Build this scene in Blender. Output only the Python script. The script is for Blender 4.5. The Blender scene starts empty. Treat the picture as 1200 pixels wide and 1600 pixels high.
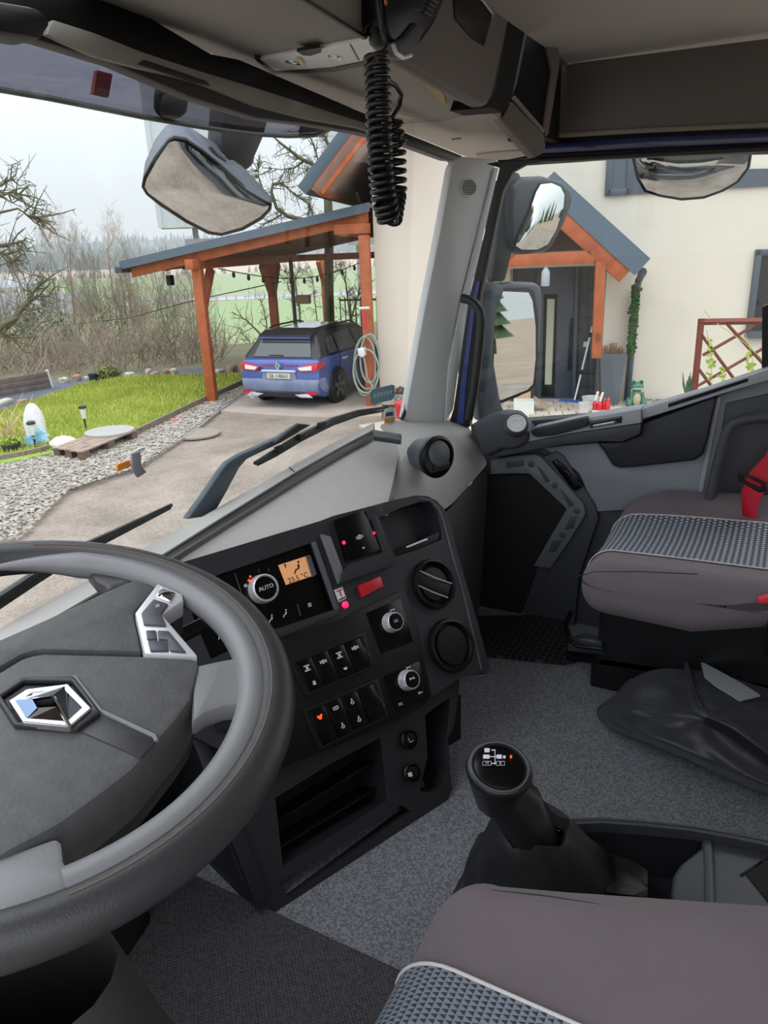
import bpy, bmesh, math, random
from mathutils import Vector as V, Matrix
SC = bpy.context.scene; COL = SC.collection
# ------------------------------------------------------------------ camera
F = 1150.0
DOWN = V((135, 3235, F)).normalized()
def hor(x): return 800-(DOWN.x*(x-600)+DOWN.z*F)/DOWN.y
RX = V((662, hor(1262)-800, F)).normalized()
FY = (-DOWN).cross(RX)
ROT = Matrix((RX, FY, -DOWN))                 # rows: world axes in camera image space (x right, y down, z ahead)
cam_d = bpy.data.cameras.new('camera'); cam = bpy.data.objects.new('camera', cam_d); COL.objects.link(cam)
cam_d.sensor_fit = 'VERTICAL'; cam_d.sensor_height = 36; cam_d.lens = 36*F/1600; cam_d.clip_start = .02; cam_d.clip_end = 5000
cam.matrix_world = (ROT @ Matrix(((1, 0, 0), (0, -1, 0), (0, 0, -1)))).to_4x4()
SC.camera = cam
# ------------------------------------------------------------------ sky (overcast: brighter towards the zenith) and exposure
W = bpy.data.worlds.new('world'); SC.world = W; W.use_nodes = True
nt = W.node_tree; nt.nodes.clear()
out = nt.nodes.new('ShaderNodeOutputWorld'); bg = nt.nodes.new('ShaderNodeBackground'); nt.links.new(bg.outputs[0], out.inputs[0])
tc = nt.nodes.new('ShaderNodeTexCoord'); sep = nt.nodes.new('ShaderNodeSeparateXYZ'); nt.links.new(tc.outputs['Generated'], sep.inputs[0])
mr = nt.nodes.new('ShaderNodeMapRange'); mr.inputs[1].default_value = 0; mr.inputs[2].default_value = 1; mr.inputs[3].default_value = 1.0; mr.inputs[4].default_value = 3.3
nt.links.new(sep.outputs[2], mr.inputs[0])
cr = nt.nodes.new('ShaderNodeValToRGB'); nt.links.new(sep.outputs[2], cr.inputs[0])
cr.color_ramp.elements[0].color = (.86, .93, .98, 1); cr.color_ramp.elements[1].color = (.90, .94, 1, 1); cr.color_ramp.elements[1].position = .6
nt.links.new(cr.outputs[0], bg.inputs[0])
nz = nt.nodes.new('ShaderNodeTexNoise'); nz.inputs['Scale'].default_value = 2.2; nz.inputs['Detail'].default_value = 4
nt.links.new(tc.outputs['Generated'], nz.inputs['Vector'])
m2 = nt.nodes.new('ShaderNodeMapRange'); m2.inputs[3].default_value = .93; m2.inputs[4].default_value = 1.07; nt.links.new(nz.outputs[0], m2.inputs[0])
mm = nt.nodes.new('ShaderNodeMath'); mm.operation = 'MULTIPLY'; nt.links.new(mr.outputs[0], mm.inputs[0]); nt.links.new(m2.outputs[0], mm.inputs[1])
nt.links.new(mm.outputs[0], bg.inputs[1])
vs = SC.view_settings; vs.view_transform = 'Standard'; vs.look = 'None'; vs.gamma = 1; vs.use_curve_mapping = False; vs.exposure = 0.0
SC.cycles.use_denoising = True; SC.cycles.max_bounces = 10; SC.cycles.transparent_max_bounces = 16; SC.cycles.caustics_reflective = False
# ------------------------------------------------------------------ geometry helpers
Z3 = V((0, 0, 1))
def ray(px, py): return ROT @ V((px-600, py-800, F))
def P(px, py, x=None, y=None, z=None):
    v = ray(px, py)
    return v*(x/v.x if x is not None else y/v.y if y is not None else z/v.z)
class Plane:                                   # a real plane in the cab: origin, right, up; normal towards the viewer's side
    def __init__(s, o, u, v):
        s.o = V(o); s.u = V(u).normalized(); n = s.u.cross(V(v)).normalized()
        if n.dot(s.o) > 0: n = -n
        s.n = n; s.v = V(v)-s.u*s.u.dot(V(v)); s.v.normalize()
    def px(s, x, y, d=0.0):
        r = ray(x, y); return r*((s.o+s.n*d).dot(s.n)/r.dot(s.n))
    def at(s, a, b, d=0.0): return s.o+s.u*a+s.v*b+s.n*d
    def off(s, d): return Plane(s.o+s.n*d, s.u, s.v)
class MB:
    def __init__(s): s.v = []; s.f = []
    def add(s, vs, fs):
        k = len(s.v); s.v += [V(p) for p in vs]; s.f += [tuple(i+k for i in f) for f in fs]; return s
    def prism(s, pts, vec):                    # closed polygon extruded by vec
        n = len(pts); vec = V(vec); p = [V(q) for q in pts]
        return s.add(p+[q+vec for q in p], [tuple(range(n)), tuple(range(2*n-1, n-1, -1))]+[(i, i+n, (i+1) % n+n, (i+1) % n) for i in range(n)])
    def slab(s, pl, pxs, d0, d1):              # outline on plane pl at height d1, extruded back to d0
        return s.prism([pl.px(x, y, d1) for x, y in pxs], pl.n*(d0-d1))
    def ring(s, a, b, vec):                    # frame between two outlines of equal length, with thickness
        n = len(a); vec = V(vec); A = [V(q) for q in a]; B = [V(q) for q in b]
        vs = A+B+[q+vec for q in A]+[q+vec for q in B]; fs = []
        for i in range(n):
            j = (i+1) % n
            fs += [(i, j, n+j, n+i), (2*n+i, 3*n+i, 3*n+j, 2*n+j), (i, 2*n+i, 2*n+j, j), (n+i, n+j, 3*n+j, 3*n+i)]
        return s.add(vs, fs)
    def pring(s, pl, a, b, d0, d1):
        return s.ring([pl.px(x, y, d1) for x, y in a], [pl.px(x, y, d1) for x, y in b], pl.n*(d0-d1))
    def box(s, c, h, u=V((1, 0, 0)), w=V((0, 1, 0)), t=V((0, 0, 1))):
        c = V(c); pts = [c+u*(sx*h[0])+w*(sy*h[1])+t*(sz*h[2]) for sz in (-1, 1) for sx, sy in ((-1, -1), (1, -1), (1, 1), (-1, 1))]
        return s.add(pts, [(3, 2, 1, 0), (4, 5, 6, 7), (0, 1, 5, 4), (1, 2, 6, 5), (2, 3, 7, 6), (3, 0, 4, 7)])
    def beam(s, a, b, w, h, up=Z3):            # rectangular bar from a to b
        a = V(a); b = V(b); d = (b-a); L = d.length; d.normalize(); u = d.cross(up).normalized(); t = u.cross(d)
        return s.box((a+b)/2, (L/2, w/2, h/2), d, u, t)
    def tube(s, pts, r, n=8, cap=True, closed=False, flat=1.0):
        pts = [V(p) for p in pts]; m = len(pts); rr = r if isinstance(r, (list, tuple)) else [r]*m
        k = len(s.v); up = None
        for i, p in enumerate(pts):
            if closed: d = pts[(i+1) % m]-pts[i-1]
            else: d = pts[min(i+1, m-1)]-pts[max(i-1, 0)]
            d.normalize()
            if up is None:
                up = d.cross(Z3 if abs(d.z) < .9 else V((1, 0, 0))).normalized()
            up = (up-d*up.dot(d)); up.normalize(); w = d.cross(up)
            for j in range(n):
                a = 2*math.pi*j/n; s.v.append(p+(up*math.cos(a)+w*math.sin(a)*flat)*rr[i])
        for i in range(m if closed else m-1):
            q = (i+1) % m
            for j in range(n):
                s.f.append((k+i*n+j, k+i*n+(j+1) % n, k+q*n+(j+1) % n, k+q*n+j))
        if cap and not closed:
            s.f.append(tuple(k+j for j in reversed(range(n)))); s.f.append(tuple(k+(m-1)*n+j for j in range(n)))
        return s
    def lathe(s, o, ax, prof, n=24, u=None, sx=1.0):   # prof: (radius, height along axis)
        o = V(o); ax = V(ax).normalized(); u = (V(u) if u else ax.cross(V((.3, .5, .8)))); u = (u-ax*u.dot(ax)).normalized(); w = ax.cross(u); k = len(s.v)
        for r, h in prof:
            for j in range(n):
                a = 2*math.pi*j/n; s.v.append(o+ax*h+(u*math.cos(a)*sx+w*math.sin(a))*r)
        m = len(prof)
        for i in range(m-1):
            for j in range(n): s.f.append((k+i*n+j, k+i*n+(j+1) % n, k+(i+1)*n+(j+1) % n, k+(i+1)*n+j))
        if prof[0][0] > 1e-4: s.f.append(tuple(k+j for j in reversed(range(n))))
        if prof[-1][0] > 1e-4: s.f.append(tuple(k+(m-1)*n+j for j in range(n)))
        return s
    def disc(s, pl, x, y, prof, n=28, d=0.0, sx=1.0): return s.lathe(pl.px(x, y, d), pl.n, prof, n, pl.u, sx)
    def grid(s, rows, closed=False):           # rows: lists of equally many points
        k = len(s.v); m = len(rows[0])
        for r in rows: s.v += [V(p) for p in r]
        for i in range(len(rows)-1):
            for j in range(m if closed else m-1):
                j2 = (j+1) % m; s.f.append((k+i*m+j, k+i*m+j2, k+(i+1)*m+j2, k+(i+1)*m+j))
        return s
    def sheet(s, rows, vec):                   # a grid with thickness
        vec = V(vec); m = len(rows[0]); R = len(rows); k = len(s.v)
        s.grid(rows); k2 = len(s.v); s.grid([[V(p)+vec for p in r] for r in rows])
        b = [(0, j) for j in range(m)]+[(i, m-1) for i in range(1, R)]+[(R-1, j) for j in range(m-2, -1, -1)]+[(i, 0) for i in range(R-2, 0, -1)]
        for q in range(len(b)):
            i, j = b[q]; i2, j2 = b[(q+1) % len(b)]
            s.f.append((k+i*m+j, k+i2*m+j2, k2+i2*m+j2, k2+i*m+j))
        return s
def rbox_pts(h, R, n):                          # unit data for a rounded box surface: verts and faces
    vs = {}; verts = []; faces = []
    def key(p): return tuple(round(c, 5) for c in p)
    def vid(p):
        k = key(p)
        if k not in vs:
            # p on cube [-1,1]: take as position in box; round the edges
            q = V((p[0]*h[0], p[1]*h[1], p[2]*h[2])); c = V([max(-h[i]+R, min(h[i]-R, q[i])) for i in range(3)])
            d = q-c; 
            if d.length > 1e-9: q = c+d.normalized()*R
            vs[k] = len(verts); verts.append(q)
        return vs[k]
    def coords(hh):
        m = max(2, n); inner = [-hh+R+(2*hh-2*R)*i/m for i in range(m+1)]
        e = [R*(1-math.tan(math.pi/4*t)) for t in (1, .75, .5, .25)]
        out = [-hh+x for x in e]+inner+[hh-x for x in reversed(e)]
        return [x/hh for x in out]
    C = [coords(h[0]), coords(h[1]), coords(h[2])]
    for ax in range(3):
        a, b = (ax+1) % 3, (ax+2) % 3
        for sg in (-1, 1):
            for i in range(len(C[a])-1):
                for j in range(len(C[b])-1):
                    q = []
                    for ii, jj in ((i, j), (i+1, j), (i+1, j+1), (i, j+1)):
                        p = [0, 0, 0]; p[ax] = sg; p[a] = C[a][ii]; p[b] = C[b][jj]; q.append(vid(p))
                    if sg < 0: q.reverse()
                    if len(set(q)) > 2: faces.append(tuple(dict.fromkeys(q)))
    return verts, faces
OFF = {}
def obj(name, mb, mat, parent=None, bev=0, seg=2, smooth=35, sub=0):
    off = OFF.get(parent.name, V((0, 0, 0))) if parent else None
    if parent is None:
        xs = [p.x for p in mb.v]; ys = [p.y for p in mb.v]; zs = [p.z for p in mb.v]
        off = V(((min(xs)+max(xs))/2, (min(ys)+max(ys))/2, min(zs)))
    me = bpy.data.meshes.new(name); me.from_pydata([p-off for p in mb.v], [], mb.f)
    bm = bmesh.new(); bm.from_mesh(me)
    if len(mb.f) < 60000:
        bmesh.ops.remove_doubles(bm, verts=bm.verts, dist=1e-6)
        bmesh.ops.recalc_face_normals(bm, faces=bm.faces)
    if bev:
        es = [e for e in bm.edges if len(e.link_faces) == 2 and e.calc_face_angle(0) > .45]
        try: bmesh.ops.bevel(bm, geom=es, offset=bev, segments=seg, affect='EDGES', clamp_overlap=True, profile=.5)
        except Exception: pass
    if sub:
        for _ in range(sub): bmesh.ops.subdivide_edges(bm, edges=bm.edges, cuts=1, use_grid_fill=True, smooth=.0)
    if smooth:
        lim = math.radians(smooth)
        for f in bm.faces: f.smooth = True
        for e in bm.edges: e.smooth = len(e.link_faces) == 2 and e.calc_face_angle(9) < lim
    bm.to_mesh(me); bm.free()
    me.materials.append(mat)
    o = bpy.data.objects.new(name, me); COL.objects.link(o)
    if parent: o.parent = parent
    else: o.location = off
    OFF[o.name] = off
    return o
def tag(o, label=None, cat=None, group=None, kind=None):
    if label: o['label'] = label
    if cat: o['category'] = cat
    if group: o['group'] = group
    if kind: o['kind'] = kind
    return o
def thing(name, loc, label, cat, group=None, kind=None):
    o = bpy.data.objects.new(name, None); COL.objects.link(o); o.location = V(loc); o.empty_display_size = .05; OFF[o.name] = V(loc)
    return tag(o, label, cat, group, kind)
def dup(root, loc=None, rz=None, label=None, group=None, sc=None):
    r = root.copy(); COL.objects.link(r)
    if loc is not None: r.location = loc
    if rz is not None: r.rotation_euler.z = rz
    if sc is not None: r.scale = (sc, sc, sc) if isinstance(sc, (int, float)) else sc
    if label: r['label'] = label
    if group: r['group'] = group
    for ch in list(root.children):
        c = ch.copy(); COL.objects.link(c); c.parent = r
        for g in list(ch.children):
            d = g.copy(); COL.objects.link(d); d.parent = c
    return r
def text(name, s, pl, x, y, size, mat, parent, d=.001, ext=.0004, xdir=None, mirror=False, space=1.0):
    cu = bpy.data.curves.new(name, 'FONT'); cu.body = s; cu.size = size; cu.extrude = ext; cu.align_x = 'CENTER'; cu.align_y = 'CENTER'; cu.resolution_u = 2; cu.space_character = space
    t = bpy.data.objects.new('t', cu); me = bpy.data.meshes.new_from_object(t); bpy.data.objects.remove(t)
    u = xdir or pl.u; u = (u-pl.n*u.dot(pl.n)).normalized(); w = pl.n.cross(u)
    c = pl.px(x, y, d); off = OFF[parent.name]
    for q in me.vertices: q.co = c+u*q.co.x+w*q.co.y+pl.n*q.co.z-off
    me.materials.clear(); me.materials.append(mat); me.name = name
    o = bpy.data.objects.new(name, me); COL.objects.link(o); o.parent = parent; OFF[o.name] = off
    return o
# ------------------------------------------------------------------ materials
def srgb(c):
    if isinstance(c, (int, float)): c = (c, c, c)
    return tuple(((x/255)/12.92 if x/255 < .04045 else ((x/255+.055)/1.055)**2.4) for x in c)+(1,)
def M(name, col, rough=.6, metal=0, bump=None, var=None, spec=.5, emit=None, coat=0, coords='Object', sheen=0):
    """col, var colour: 0-255 sRGB albedo. bump (scale, strength[, distance]); var (scale, colour2, contrast)"""
    m = bpy.data.materials.new(name); m.use_nodes = True; n = m.node_tree; b = n.nodes['Principled BSDF']
    b.inputs['Base Color'].default_value = srgb(col); b.inputs['Roughness'].default_value = rough; b.inputs['Metallic'].default_value = metal
    b.inputs['Specular IOR Level'].default_value = spec; b.inputs['Coat Weight'].default_value = coat
    if sheen: b.inputs['Sheen Weight'].default_value = sheen
    if emit: b.inputs['Emission Color'].default_value = srgb(emit[0]); b.inputs['Emission Strength'].default_value = emit[1]
    if bump or var:
        t = n.nodes.new('ShaderNodeTexCoord')
    if var:
        z = n.nodes.new('ShaderNodeTexNoise'); z.inputs['Scale'].default_value = var[0]; z.inputs['Detail'].default_value = 5; z.inputs['Roughness'].default_value = .6
        n.links.new(t.outputs[coords], z.inputs['Vector'])
        r = n.nodes.new('ShaderNodeMapRange'); k = var[2] if len(var) > 2 else .25; r.inputs[1].default_value = .5-k; r.inputs[2].default_value = .5+k; n.links.new(z.outputs[0], r.inputs[0])
        x = n.nodes.new('ShaderNodeMix'); x.data_type = 'RGBA'; x.inputs[6].default_value = srgb(col); x.inputs[7].default_value = srgb(var[1])
        n.links.new(r.outputs[0], x.inputs[0]); n.links.new(x.outputs[2], b.inputs['Base Color'])
    if bump:
        z = n.nodes.new('ShaderNodeTexNoise'); z.inputs['Scale'].default_value = bump[0]; z.inputs['Detail'].default_value = 3; n.links.new(t.outputs[coords], z.inputs['Vector'])
        u = n.nodes.new('ShaderNodeBump'); u.inputs['Strength'].default_value = bump[1]; u.inputs['Distance'].default_value = bump[2] if len(bump) > 2 else .001
        n.links.new(z.outputs[0], u.inputs['Height']); n.links.new(u.outputs[0], b.inputs['Normal'])
    return m
def glassm(name, tint=(1, 1, 1), f0=.03, rough=0.0, dust=0.0):
    m = bpy.data.materials.new(name); m.use_nodes = True; n = m.node_tree; n.nodes.clear()
    o = n.nodes.new('ShaderNodeOutputMaterial'); t = n.nodes.new('ShaderNodeBsdfTransparent'); g = n.nodes.new('ShaderNodeBsdfGlossy'); x = n.nodes.new('ShaderNodeMixShader'); lw = n.nodes.new('ShaderNodeLayerWeight')
    t.inputs[0].default_value = tuple(tint)+(1,); g.inputs['Roughness'].default_value = rough
    p = n.nodes.new('ShaderNodeMath'); p.operation = 'POWER'; n.links.new(lw.outputs['Facing'], p.inputs[0]); p.inputs[1].default_value = 4
    lw.inputs[0].default_value = .5; q = n.nodes.new('ShaderNodeMath'); q.operation = 'MULTIPLY_ADD'; n.links.new(p.outputs[0], q.inputs[0]); q.inputs[1].default_value = .5; q.inputs[2].default_value = f0
    n.links.new(q.outputs[0], x.inputs[0]); n.links.new(t.outputs[0], x.inputs[1]); n.links.new(g.outputs[0], x.inputs[2]); n.links.new(x.outputs[0], o.inputs[0])
    return m
def math_node(n, op, a, b=None, c=None):
    x = n.nodes.new('ShaderNodeMath'); x.operation = op
    for i, q in enumerate((a, b, c)):
        if q is None: continue
        if isinstance(q, (int, float)): x.inputs[i].default_value = q
        else: n.links.new(q, x.inputs[i])
    return x.outputs[0]
def pattern(m, fn, c1, c2, scale=(1, 1, 1), bump=0):
    """colour pattern woven into a material: fn(nodes, x, y, z) -> mask socket"""
    n = m.node_tree; b = n.nodes['Principled BSDF']; t = n.nodes.new('ShaderNodeTexCoord'); s = n.nodes.new('ShaderNodeSeparateXYZ')
    n.links.new(t.outputs['Object'], s.inputs[0]); k = fn(n, *[math_node(n, 'MULTIPLY', s.outputs[i], scale[i]) for i in range(3)])
    x = n.nodes.new('ShaderNodeMix'); x.data_type = 'RGBA'; x.inputs[6].default_value = srgb(c1); x.inputs[7].default_value = srgb(c2); n.links.new(k, x.inputs[0]); n.links.new(x.outputs[2], b.inputs['Base Color'])
    if bump:
        u = n.nodes.new('ShaderNodeBump'); u.inputs['Strength'].default_value = bump; u.inputs['Distance'].default_value = .002; n.links.new(k, u.inputs['Height']); n.links.new(u.outputs[0], b.inputs['Normal'])
    return m
charcoal = M('charcoal_plastic', (37, 37, 42), .55, bump=(900, .25))
charcoal2 = M('mid_grey_plastic', (84, 86, 92), .55, bump=(800, .2))
blackp = M('black_plastic', (13, 13, 14), .45, bump=(900, .15), spec=.35)
glossb = M('gloss_black', (6, 6, 7), .25, spec=.3)
voidm = M('deep_black', (8, 8, 9), .8)
dashg = M('dash_grey', (176, 173, 168), .55, bump=(420, .5), var=(60, (184, 181, 176)))
trimg = M('pillar_grey', (206, 209, 208), .6, bump=(700, .2))
beige = M('header_grey', (144, 141, 134), .65, bump=(600, .2))
linerm = M('headliner_fabric', (168, 162, 154), .95, bump=(300, .4), sheen=.2)
rubber = M('black_rubber', (20, 20, 21), .5)
silver = M('satin_silver', (216, 216, 219), .32, .3)
chrome = M('chrome', (235, 235, 238), .06, 1)
white = M('white_print', (225, 225, 225), .6)
printw = M('lit_print', (200, 200, 205), .6, emit=((190, 190, 200), .12))
redled = M('red_light', (255, 20, 60), .4, emit=((255, 25, 70), 3.0))
orled = M('orange_light', (255, 70, 20), .4, emit=((255, 60, 20), 2.2))
bluep = M('blue_cab_paint', (24, 48, 128), .25, coat=.6)
# ================================================================== OUTSIDE
GZ = -2.6
def G(px, py, dz=0.0): return P(px, py, z=GZ+dz)
def noise2(x, y, s=0): return math.sin(x*1.3+s)*math.cos(y*1.1-s)*.5+math.sin(x*2.9+y*1.7+s)*.3+math.cos(x*.6-y*2.3+s)*.2
asphalt = M('drive_gravel', (170, 155, 143), .95, bump=(26, .8, .02), var=(1.1, (124, 113, 103), .22))
def speckle(m, scale, lo, hi):
    n = m.node_tree; b = n.nodes['Principled BSDF']; l = b.inputs['Base Color'].links[0]; src = l.from_socket; t = n.nodes.new('ShaderNodeTexCoord'); z = n.nodes.new('ShaderNodeTexVoronoi'); z.inputs['Scale'].default_value = scale
    n.links.new(t.outputs['Object'], z.inputs['Vector']); r = n.nodes.new('ShaderNodeMapRange'); r.inputs[3].default_value = lo; r.inputs[4].default_value = hi; s = n.nodes.new('ShaderNodeSeparateColor'); n.links.new(z.outputs['Color'], s.inputs[0]); n.links.new(s.outputs[0], r.inputs[0])
    x = n.nodes.new('ShaderNodeMix'); x.data_type = 'RGBA'; x.blend_type = 'MULTIPLY'; x.inputs[0].default_value = 1; n.links.new(src, x.inputs[6]); n.links.new(r.outputs[0], x.inputs[7]); n.links.new(x.outputs[2], b.inputs['Base Color'])
speckle(asphalt, 42, .78, 1.08)
fieldm = M('field_green', (122, 156, 92), .95, var=(.05, (138, 146, 96), .3))
brownf = M('field_brown', (186, 160, 140), .95, var=(.03, (200, 178, 160), .3))
hillm = M('hill_forest', (72, 92, 98), .95, var=(.02, (52, 74, 84), .25))
# terrain: plateau round the house, valley beyond, hills on the horizon
def terr(r, a):
    kn = [(0, -2.62), (22, -2.62), (24, -3.1), (34, -4.6), (50, -5.4), (100, -6.3), (170, -6.6), (250, -6.2), (330, -4.5), (420, -4.0), (600, -1), (800, 9), (1000, 20), (1400, 18)]
    for (r0, z0), (r1, z1) in zip(kn, kn[1:]):
        if r <= r1:
            t = (r-r0)/(r1-r0); z = z0+(z1-z0)*t; break
    if r > 380: z += noise2(a*6, r*.004)*min(1, (r-380)/300)*7*(1+.5*math.sin(a*3+1))
    if 25 < r < 380: z += noise2(r*.04, a*9, 2)*.25
    return z
RS = [0, 4, 10, 16, 22, 24, 28, 34, 42, 50, 65, 80, 100, 130, 170, 210, 250, 290, 330, 380, 420, 500, 600, 700, 800, 900, 1000, 1200, 1400]
NA = 144
def tring(r0, r1, name, mat, j0=0, j1=None):
    rs = [r for r in RS if r0 <= r <= r1]; mb = MB(); js = range(NA) if j1 is None else range(j0, j1+1)
    mb.grid([[V((math.sin(2*math.pi*j/NA)*r, math.cos(2*math.pi*j/NA)*r, terr(r, 2*math.pi*j/NA))) for j in js] for r in rs], closed=j1 is None)
    return tag(obj(name, mb, mat, smooth=60), kind='structure')
tring(0, 22, 'ground', asphalt)
tring(22, 290, 'valley_field', fieldm, -8, 36); tring(22, 290, 'dirt_yard', M('yard_dirt', (138, 120, 106), .95, var=(.3, (158, 140, 120), .2)), 36, 136); tring(290, 420, 'ploughed_field', brownf, -14, 50); tring(420, 1400, 'hills', hillm, -14, 50)
# flat ground patches, each a little thicker than the one under it
def patch(name, pts, dz, mat, kind='structure', top=None):
    mb = MB(); mb.prism([G(x, y, dz) for x, y in pts], (0, 0, -dz-.05)); return tag(obj(name, mb, mat, smooth=0), kind=kind)
lawnm = M('lawn_soil', (120, 150, 60), .95, bump=(40, .8, .03), var=(1.5, (150, 172, 62), .25))
patch('grass_verge', [(-160, 650), (0, 640), (200, 596), (380, 588), (420, 584), (600, 560), (600, 500), (400, 535), (200, 552), (-160, 592)], .02, M('verge', (118, 108, 88), .95, var=(1, (100, 100, 70), .2)))
gravm = M('pale_gravel', (176, 170, 160), .95, bump=(38, 1, .03), var=(22, (120, 114, 106), .16))
fabricm = M('geotextile', (92, 96, 108), .8, bump=(8, .5, .02), var=(4, (74, 78, 88), .2))
slabm = M('carport_slab', (186, 172, 160), .9, var=(3, (160, 148, 138), .25))
woodg = M('grey_timber', (150, 134, 118), .85, bump=(60, .4), var=(14, (112, 98, 86), .2))
patch('weed_barrier_strip', [(-120, 676), (0, 652), (60, 632), (130, 607), (200, 595), (400, 590), (400, 574), (300, 576), (200, 580), (60, 600), (-120, 640)], .03, fabricm)
patch('gravel_strip', [(-120, 745), (0, 718), (60, 703), (200, 690), (290, 641), (386, 596), (400, 600), (392, 612), (345, 640), (300, 676), (215, 730), (110, 756), (40, 800), (-120, 850)], .035, gravm)
patch('lawn', [(-120, 668), (0, 648), (60, 628), (130, 604), (200, 592), (400, 587), (386, 595), (289, 640), (203, 682), (120, 700), (60, 712), (0, 725), (-120, 752)], .06, lawnm)
patch('carport_floor', [(345, 642), (392, 612), (400, 602), (560, 590), (600, 600), (596, 650), (500, 652), (420, 648)], .04, slabm)
# timber edging of the lawn
e = MB(); pts = [(404, 588), (386, 595), (289, 640), (203, 682)]
for a, b in zip(pts, pts[1:]): e.beam(G(*a, .07), G(*b, .07), .05, .14)
tag(obj('lawn_edging', e, woodg), 'thin weathered timber edging between lawn and gravel', 'edging')
e = MB(); pts = [(76, 703), (40, 712), (0, 719), (-60, 730)]
for a, b in zip(pts, pts[1:]): e.beam(G(*a, .05), G(*b, .05), .05, .14)
tag(obj('bed_edging', e, woodg), 'short timber edging in front of the plant pot and pinwheels', 'edging')
# grass blades and loose stones: uncountable
random.seed(3)
def inpoly(x, y, poly):
    c = False; n = len(poly)
    for i in range(n):
        x0, y0 = poly[i]; x1, y1 = poly[i-1]
        if (y0 > y) != (y1 > y) and x < (x1-x0)*(y-y0)/(y1-y0)+x0: c = not c
    return c
lp = [G(x, y)[:2] for x, y in [(-60, 660), (0, 648), (60, 628), (130, 604), (200, 592), (400, 587), (386, 595), (289, 640), (203, 682), (120, 700), (60, 712), (0, 725)]]
grassm = M('grass_blades', (162, 174, 70), .8, var=(.8, (202, 202, 104), .2))
xs = [p[0] for p in lp]; ys = [p[1] for p in lp]; v = []; f = []
while len(f) < 26000:
    x = random.uniform(min(xs), max(xs)); y = random.uniform(min(ys), max(ys))
    if not inpoly(x, y, lp): continue
    a = random.random()*6.3; h = random.uniform(.03, .08); w = .012; k = len(v); q = random.uniform(-.03, .03)
    v += [V((x-math.cos(a)*w, y-math.sin(a)*w, GZ+.055)), V((x+math.cos(a)*w, y+math.sin(a)*w, GZ+.055)), V((x+q, y+q*.5, GZ+.06+h))]; f.append((k, k+1, k+2))
mb = MB(); mb.v = v; mb.f = f
tag(obj('grass', mb, grassm, smooth=0), 'short bright green lawn grass behind the gravel strip', 'grass', kind='stuff')
gp = [G(x, y)[:2] for x, y in [(-60, 735), (0, 720), (60, 706), (200, 691), (290, 642), (386, 597), (398, 602), (390, 612), (345, 640), (300, 676), (215, 735), (110, 770), (30, 850), (-60, 850)]]
xs = [p[0] for p in gp]; ys = [p[1] for p in gp]; mb = MB(); cnt = 0
while cnt < 9500:
    x = random.uniform(min(xs), max(xs)); y = random.uniform(min(ys), max(ys))
    if not inpoly(x, y, gp): continue
    cnt += 1; r = random.uniform(.012, .036); a = random.random()*6.3; c = V((x, y, GZ+.04)); k = [random.uniform(.6, 1.1) for _ in range(4)]
    mb.add([c+V((math.cos(a+i*1.571)*r*k[i], math.sin(a+i*1.571)*r*k[i], random.uniform(0, r*.5))) for i in range(4)]+[c+V((0, 0, r*.75))], [(0, 1, 4), (1, 2, 4), (2, 3, 4), (3, 0, 4)])
stonem = M('loose_stone', (190, 181, 170), .9, var=(9, (132, 124, 114), .15))
tag(obj('gravel_stones', mb, stonem, smooth=0), 'loose pale stones of the gravel strip', 'gravel', kind='stuff')
# rocks on the dark strip, one by one
rockm = M('pale_rock', (206, 198, 188), .9, bump=(9, .8, .03), var=(4, (160, 148, 136), .2))
rockb = M('brown_rock', (176, 140, 116), .9, bump=(9, .8, .03), var=(4, (140, 112, 94), .2))
def rock(px, py, w, h, mat, label, seed):
    random.seed(seed); c = G(px, py); s = c.length/1150*.97; w = w*s/2; h = h*s
    vv, ff = rbox_pts((w, w*.8, h/2), min(w*.8, h/2)*.75, 2); mb = MB()
    mb.add([c+V((p.x, p.y, p.z+h/2-.01))*(1+.16*noise2(p.x*9/w*.2, p.z*9/w*.2+p.y*5, seed)) for p in vv], ff)
    tag(obj('rock', mb, mat, smooth=50), label, 'rock', 'rocks on the dark strip beyond the lawn')
for i, (a, b, w, h, m_, l) in enumerate([
    (9, 634, 20, 10, rockm, 'white rounded rock at the left end of the dark strip, beside the lawn'), (36, 630, 14, 6, rockb, 'small flat brown rock below the grey board panel'),
    (100, 600, 13, 10, rockm, 'pale square rock just right of the grey board panel'), (121, 597, 12, 11, rockb, 'pointed brown rock left of the black bucket'),
    (136, 595, 8, 7, rockm, 'tiny pale rock touching the black bucket'), (203, 591, 15, 10, rockm, 'pale flat-topped rock between the shrub and the trees'),
    (232, 585, 9, 9, rockm, 'small white rock in the middle of the row behind the lawn'), (243, 589, 14, 8, rockb, 'low greenish brown rock beside the small white rock'),
    (261, 587, 13, 10, rockb, 'reddish brown rock of a touching pair left of the near post'), (271, 586, 12, 10, rockm, 'grey white rock of a touching pair left of the near post'),
    (240, 595, 9, 4, rockm, 'flat white stone lying low at the lawn edge'), (343, 584, 16, 8, rockm, 'pale rock just right of the near carport post'),
    (363, 583, 17, 14, rockb, 'large two-tone rock between carport post and car'), (384, 582, 14, 10, rockm, 'white rock half hidden behind the left side of the car')]):
    rock(a, b, w, h, m_, l, i+1)
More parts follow.
